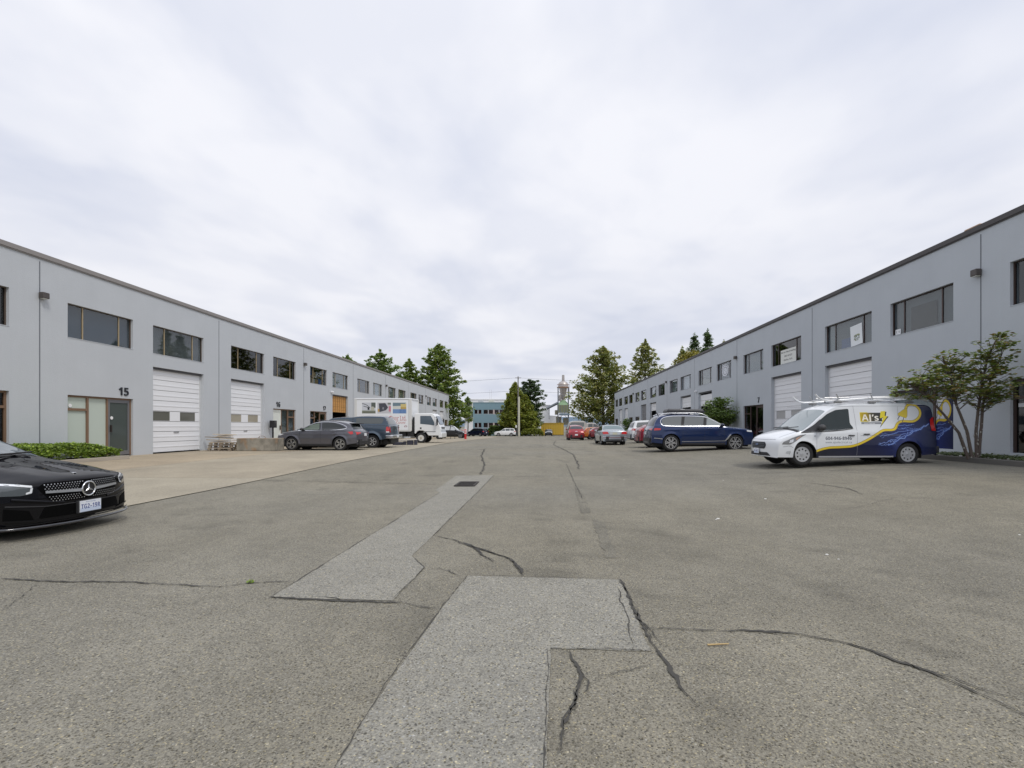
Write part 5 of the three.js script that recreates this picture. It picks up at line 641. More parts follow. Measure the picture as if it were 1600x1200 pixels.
suv({ name: 'white_suv', label: 'white SUV parked behind the blue SUV with only its tail showing', L: 4.85, H: 1.74, W: 0.965, at: [9.1, 36.7, 0.04], paint: carPaint(0.75, 0.76, 0.77, 0.05), glass: glassGreyM, R: 0.37, rim: 0.25, more: ({ v, B, sides }) => { part(v, 'lower_bumper', B.end([[-0.85, 0.4], [0.85, 0.4], [0.85, 0.68], [-0.85, 0.68]], -1, 0.008), M(0.3, 0.33, 0.36, 0.4)); sides('lower_trim', [[-1.9, 0.4], [-2.36, 0.45], [-2.36, 0.68], [-1.95, 0.6]], M(0.3, 0.33, 0.36, 0.4)); } });
suv({ name: 'black_suv', label: 'black boxy SUV just right of the box truck cab', L: 4.4, H: 1.82, W: 0.92, at: [-12.3, 66.5, 0], paint: carPaint(0.012, 0.013, 0.015), glass: P(0.5, 0.52, 0.54, 0.05), group: undefined });
suv({ name: 'navy_suv', label: 'dark navy SUV parked in front of the teal office building', L: 4.9, H: 1.72, W: 0.95, at: [-13.1, 98.5, Math.PI - 0.55], paint: carPaint(0.01, 0.014, 0.04), glass: glassM, rimM: M(0.6, 0.6, 0.58, 0.4, { metalness: 0.5 }) });
suv({ name: 'white_hatchback', label: 'small white SUV parked between navy SUV and utility pole', L: 4.5, H: 1.7, W: 0.88, at: [-7.28, 98.4, Math.PI], paint: carPaint(0.78, 0.78, 0.77, 0), glass: glassMidM, rimM: M(0.6, 0.6, 0.58, 0.4, { metalness: 0.5 }) });
suv({ name: 'orange_hatchback', label: 'orange hatchback half hidden behind the dark red retro hatchback', L: 4.0, H: 1.45, W: 0.85, at: [6.75, 55, 0], paint: carPaint(0.5, 0.14, 0.02, 0.1), glass: glassMidM });
suv({ name: 'maroon_car', label: 'maroon car between the orange hatchback and the silver sedan', L: 4.3, H: 1.4, W: 0.86, at: [7.2, 50.3, 0], paint: carPaint(0.16, 0.012, 0.02, 0.2), glass: P(0.1, 0.15, 0.16, 0.05) });
suv({ name: 'dark_grey_car', label: 'dark grey car facing the camera beside the yellow dumpster', L: 4.4, H: 1.5, W: 0.88, at: [1.75, 108, -Math.PI / 2], paint: carPaint(0.04, 0.045, 0.05, 0.2), glass: glassM });
suv({ name: 'silver_hatchback', label: 'pale silver car at the far end behind the champagne pickup', L: 4.2, H: 1.5, W: 0.86, at: [15.6, 100.5, 0.2], paint: carPaint(0.5, 0.52, 0.53, 0.4), glass: glassMidM });
{ // ------------- champagne pickup with a canopy, across the yard's far end
  const paint = carPaint(0.36, 0.34, 0.3, 0.4), capM = carPaint(0.3, 0.31, 0.3, 0.3);
  vehicle({ name: 'pickup_truck', label: 'champagne pickup truck with canopy parked beyond the dark red retro hatchback', category: 'truck', at: [5.85, 58.5, 0], R: 0.37, rim: 0.23, axles: [1.65, -1.4], paint, step: 0.12,
    profile: [[2.6, 0.45], [2.6, 0.85], [2.5, 1.0], [1.5, 1.1], [1.35, 1.14], [0.85, 1.6], [0.5, 1.72], [-0.1, 1.72], [-0.3, 1.62], [-0.36, 1.75], [-0.6, 1.9], [-2.2, 1.88], [-2.5, 1.35], [-2.6, 1.05], [-2.6, 0.55]], round: 1,
    hw: [[2.6, 0.84], [2, 0.9], [-2.6, 0.9]], belt: [[2.6, 0.9], [1, 1.1], [-2.6, 1.12]], sill: [[2.6, 0.42], [-2.6, 0.5]], arches: arches([1.65, -1.4], 0.37, 0.07), tumble: 0.22, flare: 0.04,
    build: ({ v, windows, B, sides, mirrors }) => { windows([[[1.15, 1.15], [0.8, 1.5], [0.45, 1.58], [0.42, 1.16]], [[0.34, 1.16], [0.36, 1.58], [-0.12, 1.56], [-0.15, 1.17]]], glassMidM); sides('canopy_window', [[-0.6, 1.3], [-0.6, 1.72], [-2.0, 1.72], [-2.3, 1.45], [-2.2, 1.3]], P(0.14, 0.15, 0.15, 0.04), 0.008, 0.08); part(v, 'canopy_door', B.end([[-0.7, 1.2], [0.7, 1.2], [0.6, 1.75], [-0.6, 1.75]], -1, 0.01), glassM); v.scale.set(1.08, 1.17, 1.05); mirrors(1.0, 1.2, blackM); for (const s of [1, -1]) part(v, 'tail_light', B.end([[s * 0.85, 0.75], [s * 0.85, 1.05], [s * 0.72, 1.05], [s * 0.72, 0.75]], -1, 0.01), redLampM); } });
}
{ // ------------- white box truck
  const x0 = -14.3, d = 38.0, t = thing('box_truck', 'white cab over box truck with three photo panels on its side', 'truck', -10.9, gy(-10.9, d), -d, 0);
  const wM = P(0.8, 0.81, 0.82, 0.4), cab = carPaint(0.8, 0.81, 0.81, 0), X = (x) => x + 10.9, zN = 1.1;
  const print = canvasTex(1024, 512, (c) => {
    c.fillStyle = '#e6e8ea'; c.fillRect(0, 0, 1024, 512); const r = mulberry(3);
    const pane = (x, cols, f) => { c.save(); c.translate(x, 43); c.scale(1.13, 1.484); c.translate(-x, -50); c.beginPath(); c.rect(x, 50, 190, 128); c.clip(); c.fillStyle = cols[0]; c.fillRect(x, 50, 190, 128); f(x); c.restore(); };
    pane(78, ['#c9ccd2'], (x) => { c.strokeStyle = '#3c4046'; c.lineWidth = 7; c.beginPath(); c.moveTo(x, 62); c.quadraticCurveTo(x + 70, 70, x + 110, 112); c.moveTo(x + 20, 92); c.lineTo(x + 100, 110); c.stroke(); c.fillStyle = '#23262c'; c.fillRect(x + 78, 108, 26, 28); c.fillStyle = '#5c625c'; c.fillRect(x + 130, 50, 60, 60); c.fillStyle = '#b9b7a8'; c.beginPath(); c.arc(x + 148, 122, 26, 0, 7); c.fill(); c.fillStyle = '#6e7264'; c.fillRect(x, 150, 190, 28); c.fillStyle = '#9aa092'; c.fillRect(x, 142, 190, 9); });
    pane(322, ['#c4c4c8'], (x) => { c.fillStyle = '#4a4c54'; c.beginPath(); c.moveTo(x + 20, 60); c.lineTo(x + 110, 56); c.lineTo(x + 150, 108); c.lineTo(x + 120, 140); c.lineTo(x + 30, 162); c.closePath(); c.fill(); c.fillStyle = '#c09a4c'; c.fillRect(x + 8, 124, 20, 34); c.fillStyle = '#8a8c92'; c.fillRect(x + 70, 105, 22, 26); c.fillStyle = '#c9808c'; c.fillRect(x + 160, 92, 30, 64); c.fillStyle = '#7a8078'; c.fillRect(x + 145, 52, 45, 22); });
    pane(566, ['#cfd0c8'], (x) => { c.fillStyle = '#6f848e'; c.beginPath(); c.moveTo(x, 52); c.lineTo(x + 190, 52); c.lineTo(x + 130, 88); c.lineTo(x, 92); c.fill(); c.fillStyle = '#d0bc7e'; c.fillRect(x + 110, 66, 80, 60); c.fillStyle = '#bb9d56'; c.fillRect(x + 110, 104, 80, 22); c.fillStyle = '#7494c0'; c.fillRect(x, 128, 190, 50); c.strokeStyle = '#4d6ea0'; c.lineWidth = 4; for (let i = 0; i < 5; i++) c.strokeRect(x + 90 + i * 20, 132, 16, 42); });
    c.textAlign = 'right'; c.fillStyle = '#b0464a'; c.font = '112px serif'; c.fillText('Door Ltd.', 786, 356, 262); c.fillStyle = '#b5585a'; c.font = '68px serif'; c.fillText('y Cover', 772, 415, 200); c.fillStyle = '#4a5360'; c.font = 'bold 84px sans-serif'; c.fillText('3', 672, 492); c.strokeStyle = '#8d5a5e'; c.lineWidth = 6; c.beginPath(); c.arc(770, 462, 20, Math.PI, 0); c.stroke(); c.fillStyle = '#8d5a5e'; c.fillRect(746, 462, 48, 8);
  });
  const box = sub(t, 'cargo_box'); part(box, 'box_shell', bx(X(x0), X(-9.98), 0.95, 3.4, -zN, zN), wM); part(box, 'roof_cap', rbx(X(x0) - 0.03, X(-9.98) + 0.06, 3.34, 3.46, -zN - 0.03, zN + 0.03, 0.05, 3), M(0.7, 0.71, 0.72, 0.45)); part(box, 'corner_post', [rbx(X(-9.98) - 0.2, X(-9.98) + 0.05, 0.93, 3.42, zN - 0.1, zN + 0.03, 0.04, 3), rbx(X(-9.98) - 0.2, X(-9.98) + 0.05, 0.93, 3.42, -zN - 0.03, -zN + 0.1, 0.04, 3), rbx(X(x0) - 0.03, X(x0) + 0.16, 0.93, 3.46, zN - 0.08, zN + 0.025, 0.02), rbx(X(x0) - 0.03, X(x0) + 0.16, 0.93, 3.46, -zN - 0.025, -zN + 0.08, 0.02)], M(0.66, 0.66, 0.64, 0.45)); part(box, 'lower_rail', [bx(X(x0), X(-9.98), 0.9, 1.02, zN, zN + 0.02), bx(X(x0), X(-9.98), 0.9, 1.02, -zN - 0.02, -zN)], M(0.6, 0.6, 0.58, 0.5));
  const pp = new THREE.PlaneGeometry(X(-10.2) - X(x0 + 0.18), 2.26); pp.translate((X(-10.2) + X(x0 + 0.18)) / 2, 2.18, zN + 0.004); { const uv = pp.attributes.uv; for (let i = 0; i < uv.count; i++) uv.setX(i, uv.getX(i) * 0.79); } part(box, 'side_print', pp, new THREE.MeshStandardMaterial({ map: print, roughness: 0.4 }));
  // cab
  const cs = new THREE.Shape([[-1.9 + 3.4, 0.62], [2.5, 0.62], [3.34, 0.62], [3.42, 0.75], [3.4, 1.12], [3.25, 1.45], [2.95, 2.12], [2.8, 2.24], [1.7, 2.26], [1.52, 2.18]].map((p) => new THREE.Vector2(...p))); const ck = new THREE.Path(); ck.absarc(1.96, 0.41, 0.52, 0, Math.PI);
  const cabShape = new THREE.Shape(roundPoly([[1.5, 0.75], [1.5, 2.24], [2.78, 2.26], [2.98, 2.12], [3.3, 1.42], [3.44, 1.1], [3.46, 0.62], [2.54, 0.62], [2.4, 0.84], [2.16, 1.0], [1.8, 1.02], [1.6, 0.92]], 0.06).map((p) => new THREE.Vector2(...p)));
  const cg = new THREE.ExtrudeGeometry(cabShape, { depth: 1.84, bevelEnabled: true, bevelSize: 0.05, bevelThickness: 0.05, bevelSegments: 3 }); cg.translate(0, 0, -0.92); part(t, 'cab', cg, cab);
  for (const s of [1, -1]) { const z = s * 0.974, fl = (poly, name, m, e = 0) => { const g = new THREE.ShapeGeometry(new THREE.Shape(roundPoly(poly, 0.05).map((p) => new THREE.Vector2(...p)))); g.translate(0, 0, z + s * e); part(t, name, g, m); }; fl([[1.9, 1.48], [1.9, 2.1], [2.72, 2.1], [2.98, 1.62], [2.98, 1.36], [2.6, 1.42]], 'side_window', P(0.1, 0.13, 0.16, 0.04), 0.004); fl([[1.88, 1.08], [1.88, 1.22], [2.0, 1.22], [2.0, 1.08]], 'door_handle', blackM, 0.006); fl([[2.3, 0.86], [2.3, 0.9], [3.1, 0.9], [3.1, 0.86]], 'door_line', seamDarkM, 0.004); const mr = sub(t, 'mirror'); part(mr, 'mirror_arm', [bar([3.0, 2.0, z], [3.25, 1.95, s * 1.2], 0.015), bar([3.1, 1.35, z], [3.25, 1.4, s * 1.2], 0.015)], blackM); part(mr, 'mirror_shell', rbx(3.2, 3.3, 1.4, 1.9, s * 1.2 - 0.1, s * 1.2 + 0.1, 0.03), blackM); part(t, 'headlight', rbx(3.36, 3.49, 0.86, 1.02, s * 0.78 - 0.16, s * 0.78 + 0.16, 0.03), clearLampM); part(t, 'turn_signal', rbx(3.3, 3.45, 1.06, 1.16, s * 0.86 - 0.1, s * 0.86 + 0.1, 0.03), amberM); }
  { const p = [[-0.82, 1.46], [0.82, 1.46], [0.78, 2.1], [-0.78, 2.1]], g = new THREE.ShapeGeometry(new THREE.Shape(roundPoly(p, 0.06).map((q) => new THREE.Vector2(...q)))), a = g.attributes.position; for (let i = 0; i < a.count; i++) { const z = -a.getX(i), y = a.getY(i); a.setXYZ(i, 3.345 - (y - 1.42) * 0.457 + 0.055, y, z); } g.computeVertexNormals(); part(t, 'windshield', g, P(0.14, 0.18, 0.22, 0.03)); }
  part(t, 'grille', rbx(3.44, 3.5, 1.08, 1.26, -0.6, 0.6, 0.02), M(0.15, 0.16, 0.17, 0.4)); part(t, 'front_bumper', rbx(3.3, 3.56, 0.42, 0.8, -0.98, 0.98, 0.05, 3), cab); part(t, 'chassis', [bx(X(x0) + 0.1, 3.2, 0.55, 0.8, -0.45, 0.45), bx(-0.9, 0.5, 0.5, 0.85, 0.5, 0.95), bx(-2.9, 1.4, 0.8, 0.93, -0.9, 0.9), bx(0.62, 1.1, 0.5, 0.86, 0.55, 0.98), bx(1.0, 1.25, 0.8, 1.9, -0.8, 0.8)], blackM); part(t, 'cab_gap_panel', bx(1.02, 1.15, 1.0, 2.0, 0.5, 0.9), blackM);
  const tg = tyreGeo(0.4, 0.23, 0.235), rg = rimGeo('disc', 0.235, 6, 0.23); for (const [wx, ws] of [[1.96, 0.88], [-1.9, 0.92]]) for (const s of [1, -1]) { const w = sub(t, 'wheel'); w.position.set(wx, 0.4, s * ws); if (s < 0) w.rotation.y = Math.PI; part(w, 'tyre', tg, rubberM); part(w, 'rim', rg, M(0.72, 0.71, 0.66, 0.45)); part(w, 'hub', cyl(0.06, 0.05, 0.05, 12, 0, 0, 0.11, 'z'), M(0.3, 0.22, 0.1, 0.5)); }
  const wl = new THREE.CylinderGeometry(0.5, 0.5, 0.5, 20, 1, true, 0, Math.PI); wl.rotateX(Math.PI / 2); wl.rotateZ(Math.PI / 2); wl.translate(1.96, 0.42, 0.7); part(t, 'wheel_arch', wl, blackM);
  for (const o of t.children) if (['cab', 'side_window', 'door_handle', 'door_line', 'mirror', 'headlight', 'turn_signal', 'windshield', 'grille', 'front_bumper', 'wheel_arch'].includes(o.name) || (o.name === 'wheel' && o.position.x > 0)) o.position.x -= 0.3;
}
suv({ name: 'red_car', label: 'red car nearly hidden between white SUV and blue SUV', L: 4.2, H: 1.38, W: 0.84, at: [7.75, 28.6, 0.03], paint: carPaint(0.2, 0.015, 0.03, 0.1), glass: glassM });
{ // ------------- small black trailer and drawbar
  const t = thing('utility_trailer', 'low black utility trailer resting on stands beside the box truck', 'trailer', -11.7, gy(-11.7, 58), -58); const k = M(0.015, 0.015, 0.016, 0.5);
  part(t, 'deck', [bx(-1.5, 1.5, 0.55, 0.68, -0.7, 0.7), bx(-1.5, -1.44, 0.68, 1.1, -0.7, 0.7), bx(-1.5, 1.5, 0.68, 0.95, 0.66, 0.7), bx(-1.5, 1.5, 0.68, 0.95, -0.7, -0.66)], k); part(t, 'drawbar', [bar([1.5, 0.6, 0.3], [2.3, 0.55, 0], 0.04), bar([1.5, 0.6, -0.3], [2.3, 0.55, 0], 0.04)], k); for (const x of [0.9, 1.4]) part(t, 'stand', bar([x, 0.55, 0.55], [x, 0, 0.55], 0.03), k); for (const s of [1, -1]) { const w = new THREE.TorusGeometry(0.22, 0.08, 10, 24); w.translate(-0.5, 0.3, s * 0.8); part(t, 'wheel', [w, cyl(0.16, 0.16, 0.1, 16, -0.5, 0.3, s * 0.8, 'z')], rubberM); }
  const h = thing('tow_frame', 'low steel tow frame lying on concrete between pickup and box truck', 'trailer', -9.3, gy(-9.3, 33), -33, 0.12), st = M(0.5, 0.48, 0.45, 0.45, { metalness: 0.6 }), dk = M(0.04, 0.04, 0.06, 0.6);
  part(h, 'tube', [bar([-0.85, 0.3, 0.1], [0.75, 0.38, 0.1], 0.035), bar([-0.85, 0.3, -0.35], [0.75, 0.38, -0.35], 0.035)], st); part(h, 'cross_member', [bar([-0.6, 0.3, 0.1], [-0.6, 0.3, -0.35], 0.025), bar([0, 0.33, 0.1], [0, 0.33, -0.35], 0.025), bar([0.6, 0.36, 0.1], [0.6, 0.36, -0.35], 0.025)], dk); part(h, 'foot', [rbx(0.1, 0.5, 0.0, 0.32, -0.3, 0.08, 0.03), rbx(0.58, 0.76, 0, 0.34, -0.34, 0.1, 0.02), rbx(-0.85, -0.2, 0, 0.2, -0.35, 0.1, 0.04), rbx(-0.15, 0.02, 0, 0.26, -0.32, 0.06, 0.03)], dk);
}
// ---------------------------------------------------------------- vegetation
function leafM(r, g, b, tr = 0.35) { return new THREE.MeshPhysicalMaterial({ color: new THREE.Color().setRGB(r, g, b), roughness: 0.65, transmission: tr, thickness: 0, vertexColors: true, side: THREE.DoubleSide, specularIntensity: 0.6 }); }
class Leaves {
  constructor(seed) { this.r = mulberry(seed); this.p = []; this.n = []; this.c = []; this.i = []; }
  leaf(x, y, z, s, tone, flatness = 0.3, long = 1.5) {   // a folded leaf: four triangles' worth of outline from two
    const r = this.r, a = r() * 6.2832, e = (r() - 0.5) * 2 * (1 - flatness), ux = Math.cos(a) * Math.cos(e), uy = Math.sin(e), uz = Math.sin(a) * Math.cos(e);
    const b = r() * 6.2832; let nx = Math.cos(b) * 0.6, ny = 1.1, nz = Math.sin(b) * 0.6; const d = nx * ux + ny * uy + nz * uz; nx -= d * ux; ny -= d * uy; nz -= d * uz; const l = Math.hypot(nx, ny, nz) || 1; nx /= l; ny /= l; nz /= l;
    const vx = uy * nz - uz * ny, vy = uz * nx - ux * nz, vz = ux * ny - uy * nx, L = s * long / 2, W = s / 2, k = this.p.length / 3;
    this.p.push(x - ux * L, y - uy * L, z - uz * L, x + vx * W, y + vy * W, z + vz * W, x + ux * L, y + uy * L, z + uz * L, x - vx * W, y - vy * W, z - vz * W);
    for (let q = 0; q < 4; q++) { this.n.push(nx, ny, nz); this.c.push(...tone); } this.i.push(k, k + 1, k + 2, k, k + 2, k + 3);
  }
  clump(x, y, z, rx, ry, n, s, tones, flat, long) { const r = this.r; for (let k = 0; k < n; k++) { const u = r() * 2 - 1, a = r() * 6.2832, q = Math.cbrt(r()), h = Math.sqrt(1 - u * u) * q, t = tones[Math.floor(r() * tones.length)], j = 0.82 + r() * 0.36; this.leaf(x + Math.cos(a) * h * rx, y + u * q * ry, z + Math.sin(a) * h * rx, s * (0.65 + r() * 0.7), [t[0] * j, t[1] * j, t[2] * j], flat, long); } }
  geo() { const g = new THREE.BufferGeometry(); g.setAttribute('position', new THREE.Float32BufferAttribute(this.p, 3)); g.setAttribute('normal', new THREE.Float32BufferAttribute(this.n, 3)); g.setAttribute('color', new THREE.Float32BufferAttribute(this.c, 3)); g.setIndex(this.i); return g; }
}
const barkM = M(0.11, 0.095, 0.08, 0.95), leafWhite = leafM(1, 1, 1, 0.48);
const TONES = { lime: [[0.254, 0.340, 0.049], [0.190, 0.282, 0.043], [0.139, 0.224, 0.036], [0.317, 0.364, 0.062]], mid: [[0.178, 0.271, 0.045], [0.127, 0.212, 0.036], [0.227, 0.318, 0.053]], olive: [[0.330, 0.352, 0.089], [0.247, 0.291, 0.066], [0.429, 0.398, 0.122], [0.198, 0.244, 0.056]], cedar: [[0.313, 0.363, 0.047], [0.239, 0.297, 0.042], [0.403, 0.410, 0.056]], pine: [[0.088, 0.152, 0.045], [0.064, 0.118, 0.036], [0.114, 0.177, 0.049]], fir: [[0.075, 0.141, 0.039], [0.101, 0.177, 0.046], [0.127, 0.188, 0.053]], gold: [[0.406, 0.353, 0.053], [0.304, 0.293, 0.053]], shrub: [[0.330, 0.447, 0.045], [0.240, 0.353, 0.036], [0.178, 0.271, 0.032]], maple: [[0.213, 0.297, 0.047], [0.284, 0.344, 0.054], [0.160, 0.231, 0.043], [0.356, 0.248, 0.064], [0.318, 0.363, 0.064]] };
function tree(o) {
  const { x, d, base = gy(x, d), top, R } = o, H = top - base, t = thing(o.name, o.label, 'tree', x, base, -d), L = new Leaves(o.seed), r = mulberry(o.seed + 7), limbs = [], tr = o.trunk ?? H * 0.016;
  limbs.push(bar([0, -0.1, 0], [0.05 * H * (r() - 0.5), H * 0.55, 0], tr, tr * 0.6, 8), bar([0, H * 0.55, 0], [0, H * 0.96, 0], tr * 0.6, 0.02, 6));
  const shape = o.shape ?? ((q) => Math.min(1, q / 0.1 + 0.55) * Math.pow(1 - q, 0.8)), N = o.branches ?? 90, b0 = o.clear ?? 0.08;
  for (let i = 0; i < N; i++) {
    const q = Math.pow((i + r()) / N, o.low ?? 0.9), y0 = H * lerp(b0, 0.96, q), rad = R * shape(q) * (0.78 + 0.38 * r()), a = i * 2.39996 + r() * 0.7, up = (o.up ?? 0.35) * (0.6 + 0.8 * r()) * (1 - 0.0 * q), ca = Math.cos(a), sa = Math.sin(a), ex = rad * ca, ez = rad * sa, ey = y0 + rad * up - (o.droop ?? 0) * rad;
    limbs.push(bar([0, Math.max(0.1, y0 - rad * 0.25), 0], [ex * 0.9, ey - 0.1, ez * 0.9], tr * 0.26 * (1 - q * 0.7), 0.015, 4));
    const nc = Math.max(1, Math.round(rad / (o.gap ?? 0.75)));
    for (let k = 0; k < nc; k++) { const f = nc === 1 ? 0.85 : lerp(o.inner ?? 0.4, 1.02, k / (nc - 1)), cs = (o.clump ?? 0.62) * (0.65 + 0.7 * r()) * (1 - 0.3 * q), j = () => (r() - 0.5) * cs * 1.1; L.clump(ex * f + j(), lerp(y0, ey, f) + j() * 0.7, ez * f + j(), cs, cs * (o.flatC ?? 0.62), o.per ?? 26, o.leaf ?? 0.3, o.tones, o.flat ?? 0.3, o.long ?? 1.5); }
  }
  for (let k = 0; k < 5; k++) L.clump(0, H * (0.93 + 0.015 * k), 0, 0.22 * R * (1 - k / 5) * 0.6 + 0.1, 0.4, 14, o.leaf ?? 0.3, o.tones, 0.2, o.long ?? 1.5);
  part(t, 'trunk', limbs, o.bark ?? barkM); part(t, 'crown', L.geo(), leafWhite); return t;
}
const D = (px, d) => ((px - 845) * d) / 750, Yv = (py, d) => 1.3 + ((666 - py) * d) / 750;   // only used to read sizes off the site sketch
const cone = (q) => Math.min(1, q / 0.16 + 0.3) * Math.pow(1 - q, 0.72);
// left, beyond the warehouse
tree({ name: 'broadleaf_tree', label: 'tall leafy green tree at the far end of the left warehouse', x: D(686, 98), d: 98, top: Yv(536, 98), R: 7, clear: 0.03, seed: 11, tones: TONES.lime, branches: 150, per: 26, leaf: 0.36, shape: (q) => Math.min(1, q / 0.1 + 0.6) * Math.pow(1 - q, 0.62), gap: 0.8, clump: 0.75, up: 0.28 });
tree({ name: 'broadleaf_tree', label: 'pointed green treetop over the left roof, nearest the big leafy tree', x: D(639, 96), d: 96, top: Yv(561, 96), R: 3.4, seed: 12, tones: TONES.lime, branches: 80, clear: 0.4, shape: cone, up: 0.8 });
tree({ name: 'broadleaf_tree', label: 'broad green treetop rising over the middle of the left roof', x: D(594, 88), d: 88, top: Yv(547, 88), R: 4.6, seed: 13, tones: TONES.mid, branches: 90, clear: 0.35, shape: cone, up: 0.7 });
tree({ name: 'broadleaf_tree', label: 'lowest treetop peeping over the left roof above the orange wooden door', x: D(543, 75), d: 75, top: Yv(555.5, 75), R: 3.4, seed: 14, tones: TONES.mid, branches: 70, clear: 0.4, up: 0.7 });
// right, beyond the warehouse
tree({ name: 'poplar_tree', label: 'biggest olive green tree standing at the far end of the right warehouse', x: D(943, 100), d: 100, top: Yv(541, 100), R: 7.8, clear: 0.03, seed: 21, tones: TONES.olive, branches: 185, per: 19, leaf: 0.36, shape: (q) => Math.min(1, q / 0.12 + 0.65) * Math.pow(1 - q, 0.68), gap: 0.9, clump: 0.85, up: 0.5 });
tree({ name: 'poplar_tree', label: 'second olive green tree, rising behind the right roof', x: D(1008, 88), d: 88, top: Yv(530, 88), R: 4.6, seed: 22, tones: TONES.olive, branches: 95, clear: 0.3, per: 18, leaf: 0.32, shape: (q) => Math.min(1, q / 0.12 + 0.6) * Math.pow(1 - q, 0.7), up: 0.45 });
tree({ name: 'poplar_tree', label: 'small olive treetop just left of the dark conifers over the right roof', x: D(1066, 76), d: 76, top: Yv(543, 76), R: 2.6, seed: 23, tones: TONES.olive, branches: 60, clear: 0.4, leaf: 0.27, up: 0.6 });
tree({ name: 'golden_tree', label: 'yellow green treetop in front of the dark conifers over the right roof', x: D(1084, 70), d: 70, top: Yv(546.5, 70), R: 3.2, seed: 24, tones: TONES.gold, branches: 60, clear: 0.5, leaf: 0.24, per: 34, shape: (q) => Math.sqrt(1 - q * q), up: 0.3 });
tree({ name: 'conifer_tree', label: 'left of two dark conifers above the right roof', x: D(1085, 84), d: 84, top: Yv(521, 84), R: 2.3, seed: 25, tones: TONES.fir, branches: 110, clear: 0.35, leaf: 0.2, per: 34, long: 2.2, droop: 0.2, up: 0.15, shape: cone });
tree({ name: 'conifer_tree', label: 'right and taller of two dark conifers above the right roof', x: D(1105.5, 84), d: 84, top: Yv(515, 84), R: 2.1, seed: 26, tones: TONES.fir, branches: 110, clear: 0.35, leaf: 0.2, per: 34, long: 2.2, droop: 0.2, up: 0.15, shape: cone });
tree({ name: 'broadleaf_tree', label: 'tiny treetop tip right of the dark conifers above the right roof', x: D(1131, 72), d: 72, top: Yv(532, 72), R: 1.4, seed: 27, tones: TONES.olive, branches: 40, clear: 0.55, leaf: 0.24, up: 0.7 });
// far end
const cedar = (q) => Math.pow(1 - q, 0.8);
tree({ name: 'cedar_tree', label: 'tall yellow green cone shaped cedar just left of the utility pole', x: D(805, 105), d: 105, top: Yv(597, 105), R: 3.4, seed: 31, tones: TONES.cedar, branches: 230, clear: 0.01, leaf: 0.26, per: 30, long: 2.0, gap: 0.55, clump: 0.5, inner: 0.55, shape: cedar, up: 0.7, flatC: 1.1 });
tree({ name: 'cedar_tree', label: 'shorter yellow green cedar just right of the utility pole', x: D(821, 106), d: 106, top: Yv(618, 106), R: 2.9, seed: 32, tones: TONES.cedar, branches: 200, clear: 0.01, leaf: 0.26, per: 30, long: 2.0, gap: 0.55, clump: 0.5, inner: 0.55, shape: cedar, up: 0.7, flatC: 1.1 });
tree({ name: 'pine_tree', label: 'dark green spreading pine behind the cedars', x: D(829, 116), d: 116, top: Yv(594, 116), R: 3.9, seed: 33, tones: TONES.pine, branches: 80, clear: 0.12, leaf: 0.26, per: 40, long: 2.2, gap: 0.8, clump: 0.75, flatC: 0.5, shape: (q) => 0.55 + 0.45 * Math.sin(q * 2.6) - 0.35 * q, up: 0.25 });
tree({ name: 'broadleaf_tree', label: 'distant small treetop left of the teal office building', x: D(731, 150), d: 150, top: Yv(620, 150), R: 2.2, seed: 34, tones: TONES.mid, branches: 50, clear: 0.4, leaf: 0.35, up: 0.4 });
function hedge(name, label, x0, x1, dA, dB, h, seed, tones, leaf, n, base) {
  const t = thing(name, label, 'hedge', (x0 + x1) / 2, base ?? gy((x0 + x1) / 2, (dA + dB) / 2), -(dA + dB) / 2), L = new Leaves(seed), r = mulberry(seed + 3), w = (x1 - x0) / 2, l = (dB - dA) / 2;
  for (let i = 0; i < n; i++) { const a = (r() * 2 - 1) * w, b = (r() * 2 - 1) * l, e = Math.max(Math.abs(a) / w, Math.abs(b) / l), hh = h * (1 - 0.45 * ss(0.7, 1, e)) * (0.8 + 0.35 * fbm(a * 1.4 + 9, b * 1.4 + 9, seed, 2)), y = hh * (1 - 0.55 * r() * r() * (e > 0.75 ? 2 : 1)); L.clump(a, Math.max(0.05, y), b, 0.1, 0.06, 6, leaf, tones, 0.25, 1.7); }
  const st = []; for (let i = 0; i < 14; i++) { const a = (r() * 2 - 1) * w * 0.8, b = (r() * 2 - 1) * l * 0.85; st.push(bar([a, 0, b], [a + (r() - 0.5) * 0.3, h * 0.7, b + (r() - 0.5) * 0.3], 0.015, 0.006, 4)); }
  part(t, 'stem', st, barkM); part(t, 'foliage', L.geo(), leafWhite); return t;
}
hedge('low_hedge', 'low bright green hedge along the front of unit 15', -17.85, -16.3, 12.0, 18.7, 0.52, 41, TONES.shrub, 0.05, 6400, 0.12);
hedge('low_hedge', 'dark hedge in front of the teal office building behind the small white SUV', -11.6, -5.6, 103.5, 105.5, 2.1, 42, TONES.mid, 0.22, 1500);
hedge('low_hedge', 'rounded shrub mass at the foot of the cedars on the right', -4.2, 0.5, 101, 104.5, 1.5, 43, TONES.cedar, 0.22, 1300);
